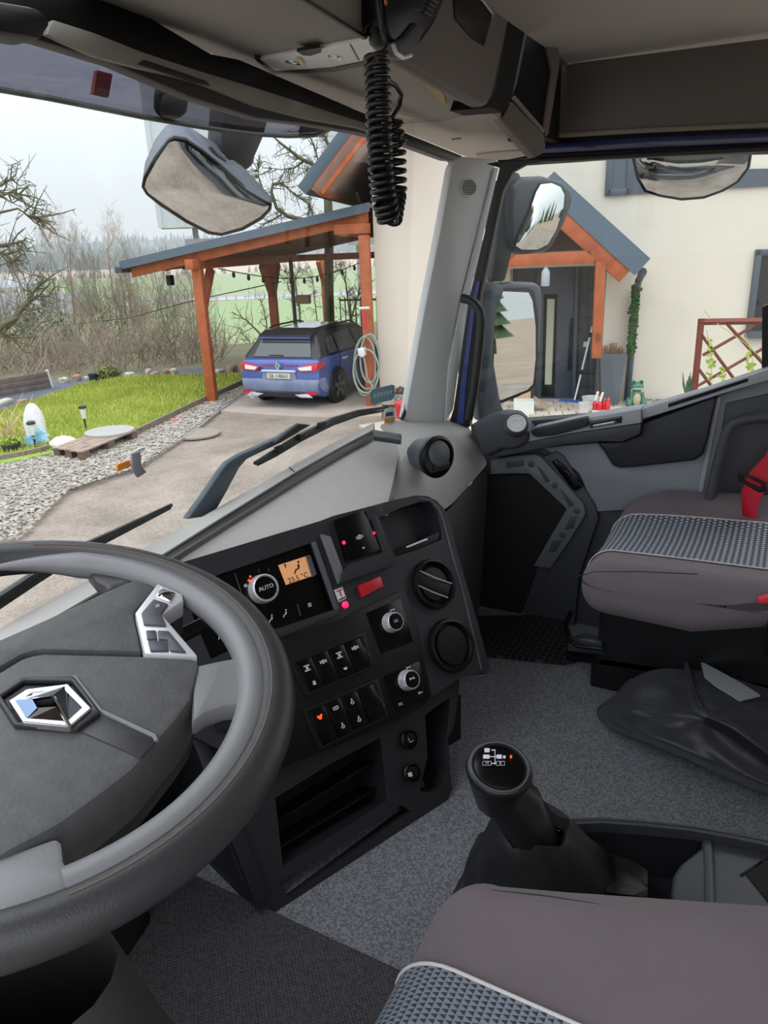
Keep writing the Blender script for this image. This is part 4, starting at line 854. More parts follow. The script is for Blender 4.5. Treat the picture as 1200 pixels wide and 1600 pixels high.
pl_ = quad('number_plate', [(-.025, -.26, .6), (-.025, .26, .6), (-.025, .26, .71), (-.025, -.26, .71)], M('plate_white', (205, 204, 198), .5), bk, bev=.003)
quad('chrome_strip', [(-.015, -.4, .735), (-.015, .4, .735), (-.015, .38, .775), (-.015, -.38, .775)], silver, bk*1.5, bev=.005)
CPL = Plane(cpnt(-.05, 0, .655), -CL, (0, 0, 1)); CPL.n = -CF
c_ = cpnt(-.047, 0, .655)
def text3(name, s, c, u, w, size, mat, parent, ext=.002, space=1.0):
    cu_ = bpy.data.curves.new(name, 'FONT'); cu_.body = s; cu_.size = size; cu_.extrude = ext; cu_.align_x = 'CENTER'; cu_.align_y = 'CENTER'; cu_.resolution_u = 2; cu_.space_character = space
    t = bpy.data.objects.new('t', cu_); me = bpy.data.meshes.new_from_object(t); bpy.data.objects.remove(t); n = u.cross(w); off = OFF[parent.name]
    for q in me.vertices: q.co = c+u*q.co.x+w*q.co.y+n*q.co.z-off
    me.materials.clear(); me.materials.append(mat); o = bpy.data.objects.new(name, me); COL.objects.link(o); o.parent = parent; OFF[o.name] = off; return o
text3('plate_lettering', 'SB 1486V', c_, -CL, Z3, .1, dark, pl_)
e = MB(); c = cpnt(-.02, 0, .86); e.ring([c-CL*.05, c+Z3*.085, c+CL*.05, c-Z3*.085], [c-CL*.025, c+Z3*.05, c+CL*.025, c-Z3*.05], -CF*.03); obj('diamond_badge', e, chrome, car, smooth=0)
# side (right hand side faces us)
for s in (-1,):
    for pts in ([(.62, 1.03), (1.0, 1.03), (1.0, 1.36), (.72, 1.33)], [(1.08, 1.03), (1.9, 1.02), (1.85, 1.4), (1.08, 1.38)], [(1.98, 1.02), (3.05, 1.0), (2.4, 1.36), (1.95, 1.4)]):
        q = [cpnt(t, s*(.845-(z-1.0)*.42), z) for t, z in pts]; mb = MB(); mb.prism(q, -CL*.012); obj('side_window', mb, cglass, car)
    for t in (1.04, 1.94): mb = MB(); mb.box(cpnt(t, s*.868, .66), (.006, .006, .3), CF, CL, Z3); obj('door_gap', mb, dark, car)
    for t in (1.25, 2.15): mb = MB(); mb.box(cpnt(t, s*.885, .86), (.09, .02, .015), CF, CL, Z3); obj('door_handle', mb, silver, car, bev=.005)
    mb = MB(); mb.box(cpnt(2.75, s*.98, 1.02), (.1, .1, .07), CF, CL, Z3); obj('wing_mirror', mb, paint, car, bev=.02)
    quad('sill', [(1.3, s*.87, .22), (3.2, s*.87, .22), (3.2, s*.88, .32), (1.3, s*.88, .32)], dark, CL*s*.02)
for t in (.86, 3.55):
    for s in (1, -1):
        mb = MB(); mb.lathe(cpnt(t, s*.80, .345), CL*s, [(.34, .0), (.34, .092), (.335, .097)], 28); obj('wheel_arch', mb, dark, car)
        mb = MB(); mb.lathe(cpnt(t, s*.70, .33), CL*s, [(.22, 0), (.27, 0), (.29, .03), (.29, .15), (.275, .19), (.21, .195), (.205, .13), (.001, .12)], 30); w = obj('wheel', mb, tyre, car)
        for k in range(5):
            a = k*math.pi*.4+.3; d = CF*math.cos(a)+Z3*math.sin(a); e = CL*s; mb = MB(); c0 = cpnt(t, s*.70, .33)+e*.17
            mb.prism([c0+d*.03+d.cross(e)*.03, c0+d*.2+d.cross(e)*.04, c0+d*.2-d.cross(e)*.04, c0+d*.03-d.cross(e)*.03], e*.018); obj('spoke', mb, alloy, w)
for s in (.62, -.62): mb = MB(); mb.tube([cpnt(.8, s, 1.5), cpnt(1.0, s, 1.54), cpnt(2.1, s, 1.54), cpnt(2.3, s, 1.49)], .018, 6); obj('roof_rail', mb, dark, car)
quad('roof_box', [(.9, -.4, 1.5), (.9, .4, 1.5), (2.0, .4, 1.515), (2.0, -.4, 1.515)], M('roof_glass', (150, 156, 162), .08, spec=1), Z3*.006)
# morning haze lying over the valley: real scattering air, starting beyond the garden
hz = bpy.data.materials.new('haze'); hz.use_nodes = True; n_ = hz.node_tree; n_.nodes.clear(); o_ = n_.nodes.new('ShaderNodeOutputMaterial'); v_ = n_.nodes.new('ShaderNodeVolumeScatter'); v_.inputs['Color'].default_value = (.93, .97, 1, 1); v_.inputs['Density'].default_value = .0011; n_.links.new(v_.outputs[0], o_.inputs['Volume'])
mb = MB(); hc = V((math.sin(math.radians(52)), math.cos(math.radians(52)), 0)); mb.box(hc*(50+700)+Z3*25, (700, 900, 36), hc, hc.cross(Z3), Z3)
tag(obj('haze', mb, hz, smooth=0), 'pale morning haze lying over the valley and distant hills', 'haze', kind='stuff')

h2 = hz.copy(); h2.node_tree.nodes['Volume Scatter'].inputs['Density'].default_value = .0075
mb = MB(); mb.box(hc*36.5+Z3*4, (11.5, 60, 14), hc, hc.cross(Z3), Z3)
tag(obj('mist', mb, h2, smooth=0), 'thin mist hanging between the bare trees at the valley edge', 'mist', kind='stuff')
# ================================================================== TRUCK CAB
FZ = -1.18
from mathutils.geometry import tessellate_polygon
def slab_holes(mb, pl, outl, holes, d0, d1, hd):      # outline with real openings; holes go down to depth hd
    loops = [[pl.px(x, y, d1) for x, y in outl]]+[[pl.px(x, y, d1) for x, y in h] for h in holes]
    flat = [[V(((p-pl.o).dot(pl.u), (p-pl.o).dot(pl.v), 0)) for p in l] for l in loops]
    tr = tessellate_polygon(flat); allp = [p for l in loops for p in l]; mb.add(allp, tr); k = 0
    for li, l in enumerate(loops):
        dd = d0 if li == 0 else hd; n = len(l); mb.add(l+[p+pl.n*(dd-d1) for p in l], [(i, (i+1) % n, (i+1) % n+n, i+n) for i in range(n)])
    return mb
def part(name, mat, parent, fn, label=None, **k): return mbo(name, mat, fn, parent, label, **k)
def ss(o, lv=2): m = o.modifiers.new('subdivision', 'SUBSURF'); m.levels = lv; m.render_levels = lv; return o
# ---- shell: floor, walls, ceiling
floorm = M('woven_floor_vinyl', (118, 120, 126), .8)
def floorpat(n, x, y, z):
    v = n.nodes.new('ShaderNodeTexNoise'); v.inputs['Scale'].default_value = 210; v.inputs['Detail'].default_value = 2
    t = n.nodes.new('ShaderNodeTexCoord'); n.links.new(t.outputs['Object'], v.inputs['Vector'])
    w = math_node(n, 'MULTIPLY', math_node(n, 'SINE', x), math_node(n, 'SINE', y)); w = math_node(n, 'ADD', math_node(n, 'MULTIPLY', w, .5), .5)
    r = n.nodes.new('ShaderNodeMapRange'); r.inputs[1].default_value = .38; r.inputs[2].default_value = .62; n.links.new(v.outputs[0], r.inputs[0])
    return math_node(n, 'ADD', math_node(n, 'MULTIPLY', r.outputs[0], .42), math_node(n, 'MULTIPLY', w, .58))
pattern(floorm, floorpat, (46, 47, 52), (162, 164, 171), (1150, 1150, 1), .5)
mb = MB(); mb.box((1.12, .05, FZ-.03), (1.13, 1.0, .03)); tag(obj('floor', mb, floorm, smooth=0), kind='structure')
mb = MB(); mb.box((1.12, 1.08, -.9), (1.16, .03, .3)); tag(obj('wall_front', mb, voidm), kind='structure')
mb = MB(); mb.box((1.12, 1.22, -1.45), (1.2, .09, .75)); o = tag(obj('wall_front_outside', mb, M('front_panel_grey', (52, 58, 64), .4), bev=.03), kind='structure')
mb = MB(); mb.box((1.14, -.33, .47), (1.2, .95, .02)); tag(obj('ceiling', mb, linerm, smooth=0), kind='structure')
# ---- windscreen
wsg = glassm('windscreen_glass', (.97, .985, .98), .012)
rows = []
for j in range(7):
    t = j/6; z = -.60+.95*t
    rows.append([V((x, 1.125-.065*t-(.0 if x < 1.75 else (x-1.75)**2*.25), z)) for x in [-.35+2.47*i/16 for i in range(17)]])
mb = MB(); mb.sheet(rows, (0, .005, 0)); tag(obj('window_1', mb, wsg, smooth=60), kind='structure')
# smoked sun visor outside, with brackets
vism = glassm('smoked_visor', (.40, .395, .44), .02)
rows = []
VX = Plane((1.2, 1.36, .3), (1, 0, 0), (0, 0, 1))
low = [(-60, 128), (0, 140), (75, 153), (150, 168), (225, 183), (300, 196), (350, 204), (400, 210), (450, 213), (490, 212), (505, 207), (528, 196), (545, 186)]
mb = MB(); A_ = [VX.px(x, y) for x, y in low]; rows = [A_, [V((p.x, 1.30, p.z+.10)) for p in A_], [V((p.x, 1.20, p.z+.22)) for p in A_]]
mb.sheet(rows, (0, .004, 0)); vs_ = thing('sun_visor', VX.px(300, 196), 'smoked dark translucent sun visor fixed outside above the windscreen', 'visor'); obj('visor_sheet', mb, vism, vs_, smooth=60)
part('visor_edge', M('visor_rim', (70, 70, 66), .5), vs_, lambda m: m.tube(A_, .006, 6))
part('bracket', blackp, vs_, lambda m: m.slab(VX, [(255, 130), (300, 140), (293, 178), (283, 184), (262, 182), (252, 168)], .0, .03), bev=.008)
part('bracket', blackp, vs_, lambda m: m.slab(VX, [(478, 190), (520, 196), (500, 206), (474, 208)], .0, .02), bev=.004)
part('marker', M('visor_marker', (196, 88, 76), .5), vs_, lambda m: m.slab(VX, [(152, 110), (176, 116), (170, 152), (146, 146)], .0, .01))
# ---- front mirror hanging outside
FM = Plane((1.85, 1.56, .18), (.485, -.875, 0), (-.423, -.235, .376))
fm = thing('front_mirror', FM.px(325, 290), 'large grey front mirror with rounded glass hanging on an arm before the windscreen', 'mirror'); mhm = M('mirror_housing', (96, 100, 112), .5)
armm = M('mirror_arm', (52, 52, 54), .5)
mo = [(221, 292), (224, 278), (240, 248), (262, 220), (272, 216), (290, 219), (318, 238), (352, 266), (385, 296), (412, 312), (425, 320), (424, 328), (410, 343), (380, 360), (346, 369), (325, 366), (290, 348), (250, 322), (228, 304)]
gl = [(226, 292), (229, 280), (245, 251), (264, 223), (273, 220), (289, 223), (315, 241), (350, 270), (382, 299), (410, 316), (420, 322), (418, 327), (406, 339), (378, 355), (346, 364), (327, 361), (292, 343), (253, 317), (232, 302)]
part('glass_rim', blackp, fm, lambda m: m.slab(FM, mo, -.012, 0), bev=.003)
def mirror_glass(pl, outl, bulge, parent, d=.002, name='mirror_glass', mat=None):
    n = len(outl); c = (sum(x for x, y in outl)/n, sum(y for x, y in outl)/n); rings = []
    R_ = 8
    for k in range(1, R_+1):
        t = k/R_; rings.append([pl.px(c[0]+(x-c[0])*t, c[1]+(y-c[1])*t, d+bulge*(1-t*t)) for x, y in outl])
    mb = MB(); mb.grid(rings, closed=True); k = len(mb.v); mb.v.append(pl.px(c[0], c[1], d+bulge)); mb.f += [(k, (j+1) % n, j) for j in range(n)]
    me = obj(name, mb, mat or mirm, parent, smooth=89); return me
mirm = M('mirror_silver', (216, 218, 216), .015, 1)
mirror_glass(FM, gl, .020, fm)
# housing behind: bulging shell rising above the glass
rows = []
for t, dd in ((0, -.004), (.3, -.03), (.65, -.07), (.9, -.10), (1, -.11)):
    s_ = 1-.5*t*t; cx, cy = 325, 292
    rows.append([FM.px(cx+(x-cx)*s_+8*t, cy+(y-cy)*s_-26*t*1.0, dd) for x, y in mo])
mb = MB(); mb.grid(rows, closed=True); obj('housing', mb, mhm, fm, smooth=80)
ho = [(222, 290), (226, 262), (242, 226), (258, 206), (272, 200), (292, 203), (312, 218), (345, 238), (372, 262), (400, 290), (425, 318), (412, 312), (385, 296), (352, 268), (318, 240), (290, 221), (272, 218), (262, 222), (240, 250)]
mb = MB(); front_ = [FM.px(x, y, -.001) for x, y in ho[10:]+[ho[0]]][::-1]
top_ = ho[0:11]; inner = [ho[0]]+ho[:10:-1]+[]
A1 = [FM.px(*p, -.06) for p in top_]; B1 = [FM.px(*p, .0) for p in ([ho[0]]+list(reversed(ho[10:]))+[ho[10]])[:11]]
n_ = min(len(A1), len(B1)); mb.sheet([A1[:n_], B1[:n_]], FM.n*-.02); obj('housing_top', mb, mhm, fm, smooth=80)
AM = Plane((2.0, 1.50, .35), (1, 0, 0), (0, 0, 1))
part('arm', armm, fm, lambda m: m.slab(AM, [(350, 160), (425, 175), (414, 215), (401, 245), (398, 258), (390, 266), (375, 266), (360, 256), (350, 240), (346, 215)], -.06, .0), bev=.018)
part('clamp', rubber, fm, lambda m: m.slab(AM, [(352, 243), (366, 256), (372, 268), (365, 274), (352, 262)], -.05, -.02), bev=.004)
part('joint_cover', M('joint_grey', (120, 122, 130), .5), fm, lambda m: m.slab(AM, [(332, 228), (352, 242), (356, 254), (340, 243)], -.03, .0), bev=.003)
# ---- wipers and wind screen stickers (outside on the glass)
wm_ = M('wiper_paint', (66, 78, 90), .45); WP_ = Plane((1.2, 1.15, -.5), (1, 0, 0), (0, -.07, .95))
w1 = thing('windscreen_wiper', WP_.px(330, 800), 'long black wiper with a blue grey arm lying across the lower right windscreen', 'wiper', None)
part('wiper_arm', wm_, w1, lambda m: m.slab(WP_, [(293, 812), (318, 778), (345, 738), (358, 722), (378, 710), (405, 698), (440, 682), (464, 666), (470, 668), (468, 676), (440, 692), (402, 710), (386, 718), (374, 732), (356, 766), (338, 798), (330, 806)], .0, .018), bev=.004)
part('wiper_bracket', rubber, w1, lambda m: m.slab(WP_, [(455, 672), (468, 662), (487, 664), (470, 674), (440, 690), (430, 692)], .018, .03), bev=.003)
part('wiper_blade', blackp, w1, lambda m: m.tube([WP_.px(x, y, .02) for x, y in [(398, 724), (430, 706), (470, 682), (520, 657), (560, 644), (606, 636)]], [.005, .008, .010, .010, .008, .004], 6))
part('blade_rubber', rubber, w1, lambda m: m.tube([WP_.px(x, y, .012) for x, y in [(402, 726), (430, 712), (470, 688), (520, 663), (560, 649), (608, 640)]], .004, 5))
for q in [(436, 702), (470, 683), (502, 664)]: part('blade_clip', rubber, w1, lambda m: m.box(WP_.px(*q, .03), (.012, .006, .008)))
w2 = thing('windscreen_wiper', WP_.px(120, 860), 'black windscreen wiper rising from behind the steering wheel rim at the left', 'wiper')
part('wiper_arm', wm_, w2, lambda m: m.slab(WP_, [(-30, 952), (0, 930), (70, 885), (110, 864), (160, 842), (164, 848), (115, 872), (76, 893), (0, 944), (-30, 964)], 0, .012), bev=.003)
part('wiper_blade', blackp, w2, lambda m: m.tube([WP_.px(x, y, .02) for x, y in [(-30, 958), (0, 938), (60, 898), (120, 860), (180, 832), (268, 789)]], [.008, .010, .010, .009, .007, .004], 6))
part('blade_rubber', rubber, w2, lambda m: m.tube([WP_.px(x, y, .012) for x, y in [(-30, 968), (0, 948), (60, 908), (120, 869), (180, 838), (266, 793)]], .004, 5))
ST = Plane((1.3, 1.095, -.45), (1, 0, 0), (0, -.07, .95))
st = thing('toll_tag_holder', ST.px(205, 725), 'small folded grey and white tag holder with orange strip stuck to the windscreen', 'holder')
part('white_back', white, st, lambda m: m.slab(ST, [(205, 708), (222, 700), (228, 702), (212, 709), (215, 735), (212, 733), (206, 716)], 0, .006))
part('grey_body', M('tag_grey', (150, 148, 156), .6), st, lambda m: m.slab(ST, [(206, 709), (220, 705), (222, 728), (230, 738), (216, 747), (208, 735)], .006, .012), bev=.002)
part('orange_strip', M('tag_orange', (255, 150, 40), .5), st, lambda m: m.slab(ST, [(184, 726), (202, 719), (205, 728), (184, 737)], 0, .004))
t = thing('windscreen_sticker', ST.px(598, 618), 'blue grey rectangular sticker at the lower right windscreen corner above the wiper tip', 'sticker')
part('sticker_sheet', M('sticker_blue', (128, 152, 164), .5, var=(30, (100, 128, 142))), t, lambda m: m.slab(ST, [(579, 612), (583, 608), (613, 601), (617, 603), (616, 621), (612, 625), (583, 632), (579, 629)], 0, .002))
for i, x in enumerate((584, 589, 594, 599, 604, 609)): part('sticker_print', M('sticker_print', (150, 196, 196), .5) if i == 0 else bpy.data.materials['sticker_print'], t, lambda m: m.slab(ST, [(x, 622-(x-584)*.24), (x+3, 621.4-(x-584)*.24), (x+3.5, 615-(x-584)*.24), (x+.5, 615.6-(x-584)*.24)], .002, .003))
t = thing('windscreen_sticker', ST.px(608, 650), 'small white and orange vignette sticker beside the red pot at the pillar foot', 'sticker')
part('vignette', white, t, lambda m: m.slab(ST, [(601, 642), (606, 638), (614, 639), (617, 645), (617, 656), (600, 658)], 0, .002))
part('vignette_print', M('vignette_dark', (60, 56, 72), .5), t, lambda m: m.slab(ST, [(604, 645), (614, 643), (615, 649), (603, 651)], .002, .003))
part('vignette_strip', M('vignette_orange', (238, 158, 60), .5), t, lambda m: m.slab(ST, [(601, 654), (617, 652), (617, 659), (601, 662)], .002, .003))
# ---- dashboard top
CP = Plane((1.442, .802, -.57), (.92, -.38, 0), (.2, .45, .87))
db = thing('dashboard', (1.6, .95, FZ), 'long grey dashboard with a shallow tray on top and rounded right end', 'dashboard')
sill = [(-150, 1062), (0, 982), (100, 926), (218, 861), (320, 805), (453, 729), (520, 692), (585, 660)]
groo = [(-150, 1105), (0, 1012), (100, 955), (262, 861), (345, 809), (462, 737), (525, 702), (583, 671)]
lip = [(-150, 1125), (0, 1024), (100, 967), (270, 868), (352, 817), (468, 745), (531, 708), (583, 680)]
part('window_sill', dashg, db, lambda m: m.sheet([[P(x, y, y=1.115) for x, y in sill], [P(x, y, y=1.04) for x, y in groo]], (0, 0, -.03)), smooth=40)
part('groove', blackp, db, lambda m: m.sheet([[P(x, y, y=1.04)-Z3*.004 for x, y in groo], [P(x, y, y=1.02)-Z3*.004 for x, y in lip]], (0, 0, -.03)), smooth=40)
part('sill_joint', voidm, db, lambda m: m.tube([P(452, 731, y=1.10)+Z3*.001, P(460, 738, y=1.045)+Z3*.001], .0018, 5))
T0 = [P(x, y, y=1.02)-Z3*.012 for x, y in lip]
b_ = [(-150, 1160), (0, 1040), (120, 985), (250, 893), (330, 870), (430, 835), (515, 808), (600, 790)]
T0.append(P(628, 687, y=.985)-Z3*.004)
T1 = [P(x, y, z=-.58) for x, y in b_[:3]]+[CP.px(x, y, -.014) for x, y in ((252, 889), (330, 867), (430, 837), (515, 810), (594, 789), (606, 787))]
part('top_tray', dashg, db, lambda m: m.sheet([T0, [(a*2+b)/3 for a, b in zip(T0, T1)], [(a+b*2)/3 for a, b in zip(T0, T1)], T1], (0, 0, -.03)), smooth=50)
part('tray_back_lip', M('lip_dark', (96, 94, 92), .6), db, lambda m: m.sheet([[P(x, y, y=1.02) for x, y in lip[2:]], [P(x, y+4.5, y=1.015) for x, y in lip[2:]]], (0, 0, -.01)))
part('tray_end_lip', charcoal, db, lambda m: m.slab(Plane((1.85, 1.0, -.48), (1, 0, 0), (0, -1, .05)), [(583, 671), (627, 678), (626, 687), (583, 681)], -.01, .004), bev=.002)
R_ = [[(583, 664, 1.10), (632, 653, 1.10), (662, 650, 1.07), (693, 649, 1.01), (724, 656, .94)],
      [(606, 676, 1.03), (645, 670, 1.0), (680, 664, .97), (712, 665, .93), (736, 672, .89)],
      [(612, 703, .98), (640, 693, .93), (678, 688, .90), (722, 684, .88), (746, 693, .86)],
      [(602, 745, .92), (628, 740, .88), (672, 722, .87), (728, 705, .85), (755, 711, .83)],
      [(604, 780, .87), (634, 776, .84), (676, 762, .83), (732, 733, .82), (761, 721, .81)],
      [(606, 806, .85), (652, 806, .82), (697, 800, .81), (724, 768, .81), (761, 727, .80)]]
o = part('dash_end', dashg, db, lambda m: m.grid([[P(x, y, y=yy) for x, y, yy in r] for r in R_]), smooth=89); ss(o, 3)
part('tray_ridge', dashg, db, lambda m: m.tube([P(x, y, y=yy)+Z3*.002 for x, y, yy in [(628, 683, 1.0), (614, 700, .985), (604, 720, .955), (600, 745, .93), (602, 768, .89), (605, 790, .86)]], .006, 8))
part('tray_ridge', dashg, db, lambda m: m.tube([P(x, y, y=yy)+Z3*.002 for x, y, yy in [(640, 680, .985), (622, 705, .965), (613, 730, .93), (612, 755, .90), (615, 785, .86)]], .006, 8))
lowm = M('dash_lower_grey', (84, 83, 82), .6, bump=(500, .3))
o = part('dash_lower', lowm, db, lambda m: m.grid([[P(x, y, y=yy) for x, y, yy in r] for r in
    [[(690, 803, .80), (700, 799, .803), (726, 767, .803), (762, 726, .797)], [(702, 825, .785), (712, 820, .79), (733, 795, .79), (762, 755, .80)], [(712, 880, .79), (722, 880, .795), (735, 870, .80), (757, 830, .81)], [(720, 985, .79), (735, 985, .80), (742, 980, .81), (750, 960, .83)]]]), smooth=89); ss(o, 2)
VP = Plane((1.84, .845, -.555), (.93, -.32, 0), (.08, .1, .95)); VP.n = -VP.n if VP.n.dot(V((0, -1, 0))) < 0 else VP.n
vn = V((-.42, -.9, .06)).normalized(); VC = P(684, 714, y=.80)
part('vent_nose', charcoal2, db, lambda m: m.lathe(VC-vn*.10, vn, [(.02, -.01), (.040, .02), (.052, .07), (.056, .092)], 28), smooth=60)
vr = part('vent_ring', blackp, db, lambda m: m.lathe(VC-vn*.012, vn, [(.056, 0), (.058, .012), (.050, .018), (.044, .004), (.001, -.004)], 30), smooth=50)
part('vent_flap', charcoal2, db, lambda m: m.lathe(VC+V((0, 0, .010))+vn*.004, (vn+Z3*.25).normalized(), [(.034, -.004), (.036, .004), (.032, .009), (.001, .010)], 26), smooth=50)
part('vent_flap', charcoal, db, lambda m: m.box(VC+V((.006, 0, -.027))+vn*.010, (.026, .008, .011), vn.cross(Z3).normalized(), vn, Z3), bev=.004)
# ---- centre console facing the driver
cc = thing('centre_console', CP.px(560, 1380, -.05), 'angular dark centre console with climate panel, switches, round vents and lower shelves', 'console')
up = [(255, 887), (330, 865), (420, 838), (500, 814), (521, 806), (571, 793), (597, 786), (625, 779), (650, 774), (668, 775), (682, 782), (694, 795), (702, 812), (714, 860), (740, 952), (766, 1046), (761, 1053), (749, 1051), (716, 1061), (680, 1085), (560, 1150), (400, 1200), (300, 1150), (255, 1000)]
ac = [(300, 912), (400, 878), (487, 848), (525, 951), (430, 983), (330, 1030), (300, 960)]
pk = [(594, 808), (625, 794), (655, 784), (672, 784), (683, 800), (690, 830), (690, 843), (655, 858), (618, 870)]
part('console_face', charcoal, cc, lambda m: slab_holes(m, CP, up, [ac, pk], -.22, 0, -.06), smooth=0)
part('climate_panel', glossb, cc, lambda m: m.slab(CP, [(x, y) for x, y in ac], -.04, -.012))
part('pocket_floor', charcoal, cc, lambda m: m.slab(CP, pk, -.07, -.05))
part('pocket_shelf', blackp, cc, lambda m: m.slab(CP, [(612, 862), (680, 833), (691, 830), (691, 842), (655, 858), (618, 872)], -.05, -.004), bev=.002)
part('pocket_slot', silver, cc, lambda m: m.slab(CP, [(634, 854), (667, 841), (669, 843), (636, 856)], -.004, -.003))
part('frame_edge', charcoal2, cc, lambda m: m.slab(CP, [(487, 847), (494, 846), (530, 951), (524, 955)], 0, .006), bev=.001)
part('frame_edge', charcoal, cc, lambda m: m.slab(CP, [(430, 985), (527, 951), (530, 960), (440, 996)], 0, .008), bev=.001)
part('outer_rim', charcoal2, cc, lambda m: m.tube([CP.px(x, y, .0) for x, y in [(655, 779), (672, 782), (685, 795), (693, 815), (703, 855), (728, 945), (752, 1046)]], .003, 6), smooth=60)
part('top_edge_block', charcoal, cc, lambda m: m.slab(CP, [(571, 793), (597, 786), (602, 806), (578, 814)], 0, .014), bev=.002)
lo = [(300, 1090), (500, 1080), (700, 1040), (718, 1062), (716, 1090), (709, 1136), (700, 1153), (703, 1200), (706, 1233), (698, 1256), (680, 1273), (620, 1308), (560, 1345), (500, 1390), (467, 1414), (448, 1430), (425, 1432), (400, 1415), (375, 1370), (335, 1250), (300, 1150)]
h1 = [(430, 1247), (510, 1197), (594, 1153), (600, 1200), (604, 1252), (520, 1305), (442, 1353), (436, 1300)]
h2 = [(437, 1377), (540, 1315), (628, 1258), (642, 1267), (560, 1325), (450, 1402)]
h3 = [(664, 1118), (690, 1098), (703, 1090), (700, 1130), (694, 1160), (697, 1205), (688, 1230), (672, 1238), (656, 1236), (668, 1180)]
part('lower_body', charcoal, cc, lambda m: slab_holes(m, CP, lo, [h1, h2, h3], -.30, -.035, -.16), smooth=0)
part('shelf_back', voidm, cc, lambda m: m.slab(CP, [(415, 1240), (720, 1085), (720, 1240), (440, 1420)], -.18, -.155))
for a, b in (((432, 1282), (598, 1180)), ((438, 1322), (602, 1222))): part('inner_shelf', blackp, cc, lambda m: m.slab(CP, [a, b, (b[0], b[1]+4), (a[0], a[1]+4)], -.15, -.07))
part('cup_holder', blackp, cc, lambda m: m.disc(CP, 680, 1175, [(.03, -.03), (.034, .0), (.028, .004), (.024, -.02), (.001, -.03)], 20, -.09))
for cx, cy, i in ((636, 1155, 0), (640, 1207, 1)):
    s_ = part('power_socket', blackp, cc, lambda m: m.disc(CP, cx, cy, [(.021, 0), (.022, .010), (.018, .014), (.017, .006), (.013, .016), (.001, .018)], 24, -.035)); s_['label'] = ['upper round socket cap with a tick mark', 'lower round socket cap with a dark lid'][i]
    if i == 0: part('socket_mark', printw, s_, lambda m: m.tube([CP.px(x, y, -.016) for x, y in ((638, 1153), (641, 1160), (646, 1157))], .0008, 4))
    else: part('socket_mark', printw, s_, lambda m: m.slab(CP, [(637, 1208), (643, 1206), (645, 1213), (639, 1214)], -.017, -.0165))
part('left_pillar', charcoal, cc, lambda m: m.slab(CP, [(298, 1150), (318, 1140), (420, 1395), (400, 1412)], -.035, -.02), bev=.003)
